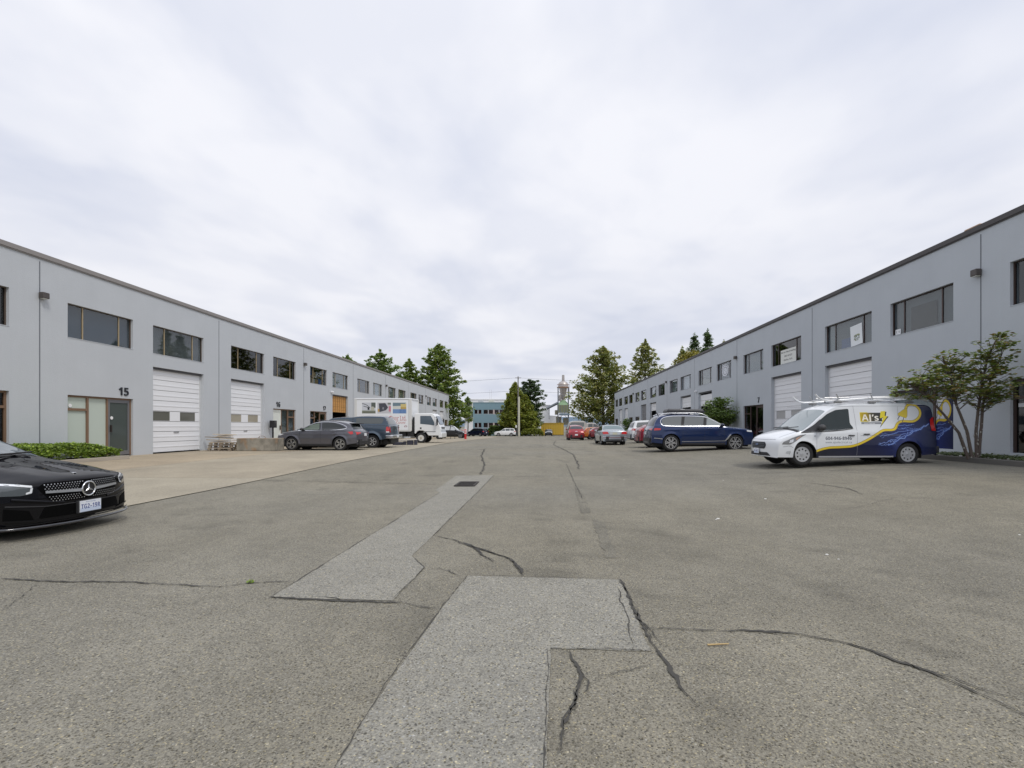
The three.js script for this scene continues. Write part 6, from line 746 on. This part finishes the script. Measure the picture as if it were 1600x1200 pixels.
{ // kerb round the hedge, planter and ground cover on the right
  const kM = new THREE.MeshStandardMaterial({ color: new THREE.Color().setRGB(0.45, 0.4, 0.33), map: dataTex(512, gray(512, (i, j) => 0.86 + (fbm(i / 40, j / 40, 3, 4) - 0.5) * 0.5 + (hash2(i, j, 2) - 0.5) * 0.12), 1), roughness: 0.95 });
  const k = thing('kerb', 'low pale concrete kerb in front of the bright green hedge', 'kerb', -16.3, 0.0, -15.8); part(k, 'kerb_run', rbx(-0.08, 0.08, -0.1, 0.15, -3.15, 8, 0.02), kM); part(k, 'kerb_return', rbx(-1.68, -0.085, -0.1, 0.148, -3.15, -3.0, 0.02), kM); const soil = part(scene, 'planting_bed', bx(-17.98, -16.39, -0.1, 0.1, -18.78, -8), M(0.07, 0.05, 0.035, 1)); soil.userData.kind = 'structure';
  const kR = thing('kerb', 'grey concrete kerb of the planter under the red leafed tree', 'kerb', 12.45, 0.2, -11); part(kR, 'kerb_run', rbx(-0.09, 0.09, -0.3, 0.2, -5.3, 8, 0.02), M(0.13, 0.125, 0.115, 0.95)); part(kR, 'kerb_return', rbx(0.095, 1.53, -0.3, 0.198, -5.3, -5.12, 0.02), M(0.13, 0.125, 0.115, 0.95));
  const bed = part(scene, 'planting_bed_001', bx(12.55, 13.98, -0.1, 0.37, -16.1, -3), M(0.09, 0.07, 0.05, 1)); bed.userData.kind = 'structure';
  const L = new Leaves(51), r = mulberry(52); for (let i = 0; i < 2600; i++) L.clump(12.6 + r() * 1.35, 0.39 + r() * 0.06, -3.2 - r() * 12.8, 0.06, 0.03, 4, 0.05, [[0.1, 0.15, 0.03], [0.14, 0.17, 0.05], [0.07, 0.11, 0.03]], 0.5, 1.4); const gc = part(scene, 'ground_cover', L.geo(), leafWhite); gc.userData.kind = 'stuff'; gc.userData.label = 'small green ground cover filling the planter on the right';
  const pb = [], q = mulberry(6); for (let i = 0; i < 420; i++) { const s = 0.015 + q() * 0.03, g = new THREE.IcosahedronGeometry(s, 0); g.scale(1.3, 0.7, 1); g.translate(12.6 + q() * 1.3, 0.38 + q() * 0.03, -3.2 - q() * 12.8); pb.push(g); } const ps = part(scene, 'white_pebbles', pb, M(0.66, 0.66, 0.64, 0.9)); ps.userData.kind = 'stuff'; ps.userData.label = 'white pebbles scattered through the planter ground cover';
}
{ // the small many-stemmed tree in front of unit 8: four pale-spotted stems, leaves held in flat sprays
  const t = thing('ornamental_tree', 'small many stemmed tree with reddish green leaves in the right planter', 'tree', 12.5, 0.36, -13.9), L = new Leaves(61), r = mulberry(62), wood = [], spots = [];
  const stems = [[[-0.12, 0, 0], [-0.42, 0.75, 0.03], [-0.85, 1.25, 0.06], [-1.35, 1.75, 0.1], [-1.9, 2.15, 0.1]], [[-0.05, 0, 0.05], [-0.25, 0.8, 0.1], [-0.55, 1.55, 0.1], [-0.75, 2.3, 0.15], [-0.95, 2.95, 0.1]], [[0.12, 0, 0], [0.13, 0.8, -0.03], [0.22, 1.5, -0.05], [0.3, 2.3, 0.0], [0.42, 3.0, 0.05], [0.75, 3.65, 0.05]], [[0.2, 0, -0.04], [0.3, 0.9, -0.05], [0.4, 1.6, -0.1], [0.62, 2.3, -0.1], [0.85, 2.9, -0.05]]], nodes = [];
  stems.forEach((s, k) => { for (let i = 0; i < s.length - 1; i++) { const r0 = 0.045 * (1 - i / s.length * 0.75), r1 = 0.045 * (1 - (i + 1) / s.length * 0.75); wood.push(bar(s[i], s[i + 1], r0, r1, 8)); for (let j = 0; j < 5; j++) { const f = j / 5; nodes.push(s[i].map((v, q) => lerp(v, s[i + 1][q], f))); } if (i < 2) for (let j = 0; j < 11; j++) { const f = r(), p = s[i].map((v, q) => lerp(v, s[i + 1][q], f)), a = r() * 6.283, rr = lerp(r0, r1, f), g = new THREE.IcosahedronGeometry(0.01 + r() * 0.013, 0); g.scale(1, 1.5, 1); g.translate(p[0] + Math.cos(a) * rr, p[1], p[2] + Math.sin(a) * rr); spots.push(g); } } nodes.push(s[s.length - 1]); });
  // crown volumes: x, y, z, rx, ry, rz, sprays
  for (const [cx, cy, cz, rx, ry, rz, n] of [[-1.0, 2.15, 0.1, 0.95, 0.5, 0.7, 56], [0.15, 2.25, 0.05, 0.85, 0.8, 0.8, 86], [0.55, 3.1, 0.05, 0.55, 0.45, 0.5, 26], [-1.75, 2.1, 0.1, 0.55, 0.38, 0.5, 24], [-0.75, 2.75, 0.1, 0.6, 0.35, 0.5, 20], [0.75, 2.2, 0, 0.5, 0.55, 0.55, 24], [-1.35, 2.55, 0.1, 0.5, 0.2, 0.4, 10], [0.8, 3.5, 0.05, 0.35, 0.16, 0.3, 8]]) for (let i = 0; i < n; i++) {
    const u = r() * 2 - 1, a = r() * 6.283, q = Math.cbrt(r()), h = Math.sqrt(1 - u * u) * q, p = [cx + Math.cos(a) * h * rx, cy + u * q * ry, cz + Math.sin(a) * h * rz]; let best = null, bd = 9; for (const nd of nodes) { const d = Math.hypot(nd[0] - p[0], (nd[1] - p[1] + 0.3) * 1.2, nd[2] - p[2]); if (nd[1] < p[1] + 0.1 && nd[1] > 0.8 && d < bd) { bd = d; best = nd; } }
    if (best) wood.push(bar(best, p, 0.014, 0.005, 4)); L.clump(p[0], p[1], p[2], 0.2, 0.065, 15, 0.088, TONES.maple, 0.78, 1.3); if (best) { const m = p.map((v, k) => lerp(best[k], v, 0.6)); L.clump(m[0], m[1], m[2], 0.12, 0.05, 4, 0.08, TONES.maple, 0.78, 1.3); }
  }
  part(t, 'trunk', wood, M(0.13, 0.105, 0.09, 0.95)); part(t, 'lichen', spots, M(0.42, 0.41, 0.37, 0.95)).userData.kind = 'stuff'; part(t, 'crown', L.geo(), leafWhite);
}
{ const t = thing('shrub', 'big leafy green shrub beside the unit 7 doorway', 'shrub', 12.9, 0.05, -34.6), L = new Leaves(71), r = mulberry(72), w = []; for (let i = 0; i < 44; i++) { const a = r() * 6.283, e = 0.35 + r() * 1.15, l = 0.7 + 0.8 * r(), x = Math.cos(a) * Math.cos(e) * l * 1.25, y = 1.35 + Math.sin(e) * l * 1.25, z = Math.sin(a) * Math.cos(e) * l * 1.1; w.push(bar([x * 0.1, 0.9, z * 0.1], [x, y, z], 0.02, 0.008, 4)); L.clump(x * 0.95, y, z * 0.95, 0.38, 0.3, 60, 0.12, TONES.mid, 0.4, 1.5); L.clump(x * 0.5, 1.2 + (y - 1.2) * 0.5, z * 0.5, 0.34, 0.3, 36, 0.12, TONES.mid, 0.4, 1.5); } w.push(bar([0, 0, 0], [0, 1.2, 0], 0.06, 0.04, 7), bar([0, 0, 0.1], [0.3, 1.3, 0.2], 0.04, 0.03, 6)); part(t, 'stem', w, barkM); part(t, 'foliage', L.geo(), leafWhite); }
{ const t = thing('shrub', 'small dark shrub against the right warehouse beyond the white SUV', 'shrub', 13.2, -0.35, -73), L = new Leaves(81), r = mulberry(82); for (let i = 0; i < 26; i++) L.clump((r() - 0.5) * 1.2, 0.6 + r() * 2.1, (r() - 0.5) * 1.2, 0.4, 0.4, 34, 0.18, TONES.mid, 0.3, 1.5); part(t, 'stem', bar([0, 0, 0], [0, 1.6, 0], 0.05, 0.03), barkM); part(t, 'foliage', L.geo(), leafWhite); }

// ---------------------------------------------------------------- things on the left apron
{ const w = thing('weed', 'tiny yellow green weed growing in the long crack on the left', 'weed', -2.59, gy(-2.59, 4.28) + 0.005, -4.28), L = new Leaves(77); L.clump(0, 0.012, 0, 0.03, 0.012, 26, 0.016, TONES.shrub, 0.4, 2); part(w, 'leaves', L.geo(), leafWhite); }
{ // pallets and scrap timber
  const woodA = [M(0.5, 0.42, 0.32, 0.9), M(0.38, 0.32, 0.25, 0.9), M(0.58, 0.51, 0.4, 0.9), M(0.26, 0.22, 0.18, 0.9)], r = mulberry(91);
  for (let k = 0; k < 3; k++) { const p = thing('pallet', ['weathered wooden pallet at the bottom of the stack by the wall', 'weathered wooden pallet in the middle of the stack by the wall', 'weathered wooden pallet on top of the stack under scrap timber'][k], 'pallet', -16.75 + k * 0.03, 0.02 + k * 0.145, -25.5, 0.06 * (k - 1)); for (let i = 0; i < 7; i++) part(p, 'slat', bx(-0.62, 0.62, 0.12, 0.14, -0.5 + i * 0.158, -0.5 + i * 0.158 + 0.1), woodA[(i + k) % 4]); for (let i = 0; i < 3; i++) { part(p, 'bottom_slat', bx(-0.62, 0.62, 0, 0.02, -0.5 + i * 0.45, -0.38 + i * 0.45), woodA[(i + 1) % 4]); for (let j = 0; j < 3; j++) part(p, 'block', bx(-0.62 + j * 0.55, -0.48 + j * 0.55, 0.02, 0.12, -0.5 + i * 0.44, -0.4 + i * 0.44), woodA[(i + j) % 3]); } }
  for (let i = 0; i < 7; i++) { const l = 0.7 + r() * 0.9, h = 0.5 + i * 0.06 + r() * 0.03, a = (r() - 0.5) * 0.7, x = -16.85 + (r() - 0.5) * 0.5, z = -25.5 + (r() - 0.5) * 0.7, tilt = (r() - 0.5) * 0.2, g = bx(-l / 2, l / 2, -0.02, 0.02, -0.06, 0.06); g.rotateZ(tilt); g.rotateY(a); const o = part(scene, numbered('scrap_board'), g, woodA[i % 4]); o.position.set(x, h, z); tag(o, ['lowest scrap board lying straight on the pallets', 'second scrap board from the bottom of the pile on the pallets', 'third scrap board from the bottom of the pile on the pallets', 'middle scrap board of the pile on the pallets', 'third scrap board from the top of the pile on the pallets', 'second scrap board from the top of the pile on the pallets', 'topmost scrap board of the pile on the pallets'][i], 'board', 'scrap boards piled on the pallets'); }
  const b = thing('concrete_block', 'stained concrete barrier block in front of the second white garage door', 'block', -14.72, 0.016, -25.35), cM = new THREE.MeshStandardMaterial({ color: new THREE.Color().setRGB(0.38, 0.35, 0.29), roughness: 0.95, map: dataTex(512, gray(512, (i, j) => { const a = fbm(i / 70, j / 70, 7, 5), b2 = ss(0.52, 0.7, fbm(i / 90 + 5, j / 120, 12, 4)), v = 0.72 + (a - 0.5) * 0.7 + (hash2(i, j, 4) - 0.5) * 0.1; return [v * (1 + 0.12 * b2), v * (1 - 0.12 * b2), v * (1 - 0.3 * b2)]; }), 0.55) });
  const g = rbx(-1.13, 0.98, 0, 0.66, -0.36, 0.36, 0.03, 3); { const p = g.attributes.position, uv = g.attributes.uv; for (let i = 0; i < p.count; i++) { uv.setXY(i, p.getX(i) + p.getZ(i) + 2, p.getY(i)); } } part(b, 'block_body', g, cM); part(b, 'lifting_loop', tube([[-0.2, 0.65, 0], [-0.12, 0.75, 0], [0.12, 0.75, 0], [0.2, 0.65, 0]], 0.012), M(0.2, 0.1, 0.05, 0.8));
  const m = thing('mailbox', 'black mailbox on a black post beside the unit 16 doorway', 'mailbox', -17.72, 0, -31.75), bk = M(0.015, 0.015, 0.016, 0.5); part(m, 'post', rbx(-0.04, 0.04, 0, 1.35, -0.04, 0.04, 0.01), bk); part(m, 'box', rbx(-0.14, 0.18, 1.2, 1.68, -0.17, 0.17, 0.03), bk); part(m, 'flap', rbx(0.18, 0.19, 1.5, 1.64, -0.13, 0.13, 0.004), M(0.05, 0.05, 0.05, 0.3));
  const rp = thing('bollard', 'red post with white bands standing at the edge of the concrete apron', 'bollard', -8.95, gy(-8.95, 57), -57), rM = P(0.55, 0.025, 0.03, 0.45); part(rp, 'post', [cyl(0.13, 0.13, 1.1, 18, 0, 0.55, 0), (() => { const s = new THREE.SphereGeometry(0.13, 16, 8, 0, 6.2832, 0, 1.5708); s.scale(1, 0.6, 1); s.translate(0, 1.1, 0); return s; })()], rM); for (const y of [0.72, 0.98]) part(rp, 'white_band', cyl(0.135, 0.135, 0.12, 18, 0, y, 0), M(0.75, 0.7, 0.7, 0.5)); part(rp, 'base_plate', cyl(0.22, 0.22, 0.03, 16, 0, 0.015, 0), rM); part(rp, 'side_arm', bar([0, 0.95, 0], [-0.45, 1.12, 0.1], 0.05), M(0.6, 0.3, 0.32, 0.5));
}
// ---------------------------------------------------------------- far end of the yard
{ const x = D(809.5, 99), b = gy(x, 99), p = thing('utility_pole', 'tall utility pole with pale lower half at the far end of the yard', 'pole', x, b, -99); part(p, 'upper_pole', cyl(0.17, 0.11, Yv(588, 99) - b, 12, 0, (Yv(588, 99) - b) / 2, -0.2), M(0.2, 0.19, 0.18, 0.9)); part(p, 'guard', cyl(0.2, 0.19, Yv(620, 99) - b, 14, 0.18, (Yv(620, 99) - b) / 2, 0.05), M(0.58, 0.57, 0.46, 0.7)); part(p, 'cross_arm', bx(-0.6, 0.6, Yv(589, 99) - b - 0.25, Yv(589, 99) - b - 0.13, -0.08, 0.02), M(0.22, 0.2, 0.18, 0.9));
  const wires = [[589, -60, 8.6, 'left'], [590.5, 60, 10.9, 'right'], [604, -60, 8.9, 'left low']]; [['thin overhead wire running left from the utility pole', -70, 9.6, 11.3], ['thin overhead wire running right from the utility pole', 70, 10.2, 11.3], ['lower overhead wire running left from the utility pole', -70, 7.6, 8.6], ['lower overhead wire running right from the utility pole', 70, 7.8, 8.6]].forEach(([l, dx, ye, ys]) => { const o = part(scene, numbered('overhead_wire'), tube([[x, ys, -99.2], [x + dx * 0.25, lerp(ys, ye, 0.3) - 0.5, -99.4], [x + dx * 0.6, lerp(ys, ye, 0.6) - 0.7, -99.8], [x + dx, ye, -100.5]], 0.018, 30, 4), M(0.05, 0.05, 0.055, 0.8)); tag(o, l, 'wire'); }); }
{ const x = D(806.5, 97), p = thing('sign_post', 'small white sign on a thin post left of the utility pole', 'sign', x, gy(x, 97), -97); part(p, 'post', cyl(0.03, 0.03, 2.2, 8, 0, 1.1, 0), M(0.3, 0.3, 0.3, 0.5, { metalness: 0.6 })); part(p, 'sign_panel', rbx(-0.14, 0.14, 1.75, 2.25, 0.032, 0.045, 0.005), M(0.75, 0.75, 0.74, 0.5)); }
{ // teal office building
  const d = 118, base = -0.97, xl = D(739, d), xr = xl + 20, g = thing('office_building', 'two storey teal office building with dark windows at the far end', 'building', xl, base, -d), teal = M(0.22, 0.34, 0.4, 0.75), tealD = M(0.19, 0.3, 0.35, 0.75), H = Yv(629.5, d) - base;
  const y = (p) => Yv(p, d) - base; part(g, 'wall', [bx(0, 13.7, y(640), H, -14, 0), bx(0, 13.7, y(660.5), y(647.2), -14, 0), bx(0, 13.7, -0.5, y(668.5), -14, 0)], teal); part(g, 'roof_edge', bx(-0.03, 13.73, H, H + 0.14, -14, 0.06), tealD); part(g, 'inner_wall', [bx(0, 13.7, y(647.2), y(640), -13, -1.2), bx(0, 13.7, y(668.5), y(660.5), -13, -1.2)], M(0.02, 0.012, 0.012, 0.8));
  for (const [a, b] of [[640, 647.2], [660.5, 668.5]]) { const cols = [[739, 741.5], [752.2, 755.6], [770.3, 772.8], [787, 790], [803, 806], [822, 826]]; for (const [p, q] of cols) part(g, 'pier', bx(D(p, d) - xl, D(q, d) - xl, y(b), y(a), -1.2, -0.003), p === 770.3 ? M(0.55, 0.47, 0.45, 0.7) : teal); for (let i = 0; i < cols.length - 1; i++) { const l = D(cols[i][1], d) - xl, r = D(cols[i + 1][0], d) - xl, m = (l + r) / 2, w = sub(g, 'window'); part(w, 'frame', [bx(m - 0.13, m + 0.13, y(b), y(a), -0.25, -0.04), bx(l, r, y(b), y(b) + 0.1, -0.25, -0.045), bx(l, r, y(a) - 0.06, y(a), -0.25, -0.045)], M(0.4, 0.42, 0.44, 0.6)); part(w, 'pane', bx(l, m - 0.13, y(b) + 0.1, y(a) - 0.06, -0.2, -0.18), P(0.02, 0.012, 0.013, 0.12)); part(w, 'pane', bx(m + 0.13, r, y(b) + 0.1, y(a) - 0.06, -0.2, -0.18), P(0.03, 0.014, 0.014, 0.12)); } }
  part(g, 'rooftop_unit', rbx(D(744, d) - xl, D(751, d) - xl, H + 0.14, H + 1.0, -6, -4, 0.05), M(0.5, 0.5, 0.5, 0.6)); part(g, 'rooftop_unit', rbx(D(760, d) - xl, D(768, d) - xl, H + 0.14, H + 1.0, -7, -5, 0.05), M(0.6, 0.58, 0.5, 0.6));
  const w = thing('white_building', 'plain white building behind the teal office building', 'building', D(726, 150), base, -150), H2 = Yv(625, 150) - base; part(w, 'wall', bx(0, 15.5, -0.5, H2, -20, 0), M(0.78, 0.79, 0.8, 0.7)); part(w, 'parapet', bx(-0.1, 15.6, H2, H2 + 0.25, -20, 0.1), M(0.7, 0.7, 0.7, 0.7));
  for (const px of [762.5, 765.5]) { const a = part(scene, numbered('roof_mast'), cyl(0.05, 0.03, 5.2, 6, D(px, 150), Yv(607, 150) - 2.6, -155), M(0.5, 0.5, 0.5, 0.5)); tag(a, px < 764 ? 'left of two thin masts on the white building roof' : 'right of two thin masts on the white building roof', 'mast', 'masts on the white roof'); }
  const w2 = thing('white_building', 'white shed between the pine and the metal cyclone tower', 'building', D(838, 170), base, -170), h1 = Yv(634, 170) - base, h2 = Yv(650, 170) - base; part(w2, 'wall', bx(0, D(859, 170) - D(838, 170), -0.5, h1, -15, 0), M(0.78, 0.79, 0.8, 0.7)); part(w2, 'lean_to', (() => { const L = D(872, 170) - D(838, 170), l = D(859, 170) - D(838, 170), s = new THREE.Shape([[l, -0.5], [L + 1.5, -0.5], [L + 1.5, h2 - 1.5], [L, h2], [l, h2 + 0.2]].map((q) => new THREE.Vector2(...q))), e = new THREE.ExtrudeGeometry(s, { depth: 14, bevelEnabled: false }); e.translate(0, 0, -14.2); return e; })(), M(0.74, 0.75, 0.77, 0.7)); part(w2, 'roof', bx(-0.2, D(859, 170) - D(838, 170) + 0.2, h1, h1 + 0.3, -15, 0.2), M(0.5, 0.52, 0.54, 0.6));
}
{ // cyclone tower
  const d = 165, x = D(880, d), base = -0.97, Y = (p) => Yv(p, d) - base, s = d / 750, t = thing('cyclone_tower', 'rusty metal cyclone dust tower with green hopper beside the far trees', 'tower', x, base, -d), met = M(0.44, 0.405, 0.38, 0.4, { metalness: 0.6 }), rust = M(0.3, 0.17, 0.1, 0.8), steel = M(0.2, 0.22, 0.24, 0.6, { metalness: 0.5 }), green = M(0.22, 0.34, 0.2, 0.7), greenD = M(0.2, 0.21, 0.12, 0.8);
  const lathe = (pts) => { const g = new THREE.LatheGeometry(pts.map((q) => new THREE.Vector2(q[0] * s, Y(q[1]))), 24); return g; };
  part(t, 'stack', cyl(2.2 * s, 2.0 * s, Y(586) - Y(597), 14, 0, (Y(586) + Y(597)) / 2, 0), met); part(t, 'dome', lathe([[8.2, 605], [8.2, 601], [6.4, 597.5], [2.2, 595], [0.01, 594.6]]), met); part(t, 'platform', [cyl(9.8 * s, 9.8 * s, 0.3, 20, 0, Y(605.5), 0)], rust); const rl = new THREE.TorusGeometry(9.6 * s, 0.05, 5, 24); rl.rotateX(Math.PI / 2); rl.translate(0, Y(605.5) + 1.0, 0); part(t, 'handrail', rl, rust);
  part(t, 'cone', lathe([[6.2, 606], [5.6, 610], [2.2, 624], [2.0, 627]]), met); part(t, 'second_duct', [cyl(2.2 * s, 2.6 * s, Y(618) - Y(627), 12, -5 * s, (Y(618) + Y(627)) / 2, 0.5), bar([-5 * s, Y(618), 0.5], [-1 * s, Y(615.5), 0], 0.35)], met);
  const legs = []; for (const [lx, lz] of [[-8, -1.5], [8, -1.5], [-8, 1.5], [8, 1.5]]) legs.push(bar([lx * s, Y(605.5), lz], [lx * s * 1.02, 0, lz], 0.16)); for (const [a, b] of [[612, 626], [640, 655], [655, 670]]) legs.push(bar([-8 * s, Y(a), 1.5], [8 * s, Y(b), 1.5], 0.08), bar([8 * s, Y(a), 1.5], [-8 * s, Y(b), 1.5], 0.08)); part(t, 'leg', legs, steel); part(t, 'guy_wire', [bar([8.8 * s, Y(607), 0], [17 * s, Y(648), 0.5], 0.06), bar([9.5 * s, Y(600), 0], [9.5 * s, Y(610), 0], 0.05)], steel);
  part(t, 'hopper', (() => { const g = new THREE.CylinderGeometry(3.2 * s * 1.42, 9.2 * s * 1.42, Y(625.5) - Y(633), 4); g.rotateY(Math.PI / 4); g.scale(1, 1, 0.7); g.translate(0, (Y(625.5) + Y(633)) / 2, 0); return g; })(), green); part(t, 'hopper_box', bx(-9 * s, 9 * s, Y(645), Y(633), -1.5, 1.5), greenD); for (let i = 0; i < 5; i++) part(t, 'hopper_rib', bx((-8.4 + i * 4) * s, (-7.6 + i * 4) * s, Y(645), Y(633), 1.5, 1.62), steel); part(t, 'canopy', bx(-6 * s, 9.5 * s, Y(649), Y(646), -2, 2.6), M(0.14, 0.19, 0.24, 0.6)); part(t, 'machinery', [bx(-11 * s, -3 * s, Y(662), Y(651), -1, 1), bx(0, 8 * s, Y(664), Y(653), -1, 1), bx(-13 * s, -9 * s, Y(648), Y(641), -1, 1)], M(0.2, 0.19, 0.14, 0.8)); part(t, 'conveyor', [bar([-7 * s, Y(629), 0], [-26 * s, Y(638.5), 0], 0.45, 0.45, 4), bar([-22 * s, Y(637), 0], [-22 * s, Y(655), 0], 0.1)], steel);
}
{ const d = 121, x = D(863, d), t = thing('dumpster', 'long yellow steel dumpster at the far end of the yard', 'dumpster', x, -0.97, -d), ye = P(0.62, 0.42, 0.06, 0.5), h = Yv(661.5, d) + 0.97, w = D(881, d) - D(846, d); part(t, 'container', [bx(-w / 2, w / 2, 0.15, h, 1.0, 1.1), bx(-w / 2, w / 2, 0.15, h, -1.1, -1.0), bx(-w / 2, -w / 2 + 0.1, 0.15, h, -1, 1), bx(w / 2 - 0.1, w / 2, 0.15, h, -1, 1), bx(-w / 2, w / 2, 0.15, 0.25, -1, 1)], ye); for (let i = 0; i <= 9; i++) part(t, 'rib', bx(-w / 2 + i * (w / 9) * 0.985, -w / 2 + i * (w / 9) * 0.985 + 0.09, 0.2, h - 0.1, 1.1, 1.2), ye); part(t, 'top_rail', bx(-w / 2 - 0.04, w / 2 + 0.04, h - 0.02, h + 0.12, 0.98, 1.22), ye); part(t, 'skid', [bx(-w / 2, w / 2, 0, 0.15, 0.6, 0.8), bx(-w / 2, w / 2, 0, 0.15, -0.8, -0.6)], blackM); }
{ // blue hills on the horizon
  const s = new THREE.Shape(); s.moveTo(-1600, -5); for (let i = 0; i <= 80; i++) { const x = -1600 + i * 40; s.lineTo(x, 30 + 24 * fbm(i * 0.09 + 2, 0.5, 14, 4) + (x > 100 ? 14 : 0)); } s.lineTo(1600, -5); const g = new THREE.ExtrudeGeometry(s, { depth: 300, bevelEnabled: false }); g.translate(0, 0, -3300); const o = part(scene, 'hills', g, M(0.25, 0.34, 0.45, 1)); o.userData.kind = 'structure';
}
scene.traverse((o) => { if (o.isMesh) { o.castShadow = true; o.receiveShadow = true; } });
renderer.render(scene, camera);
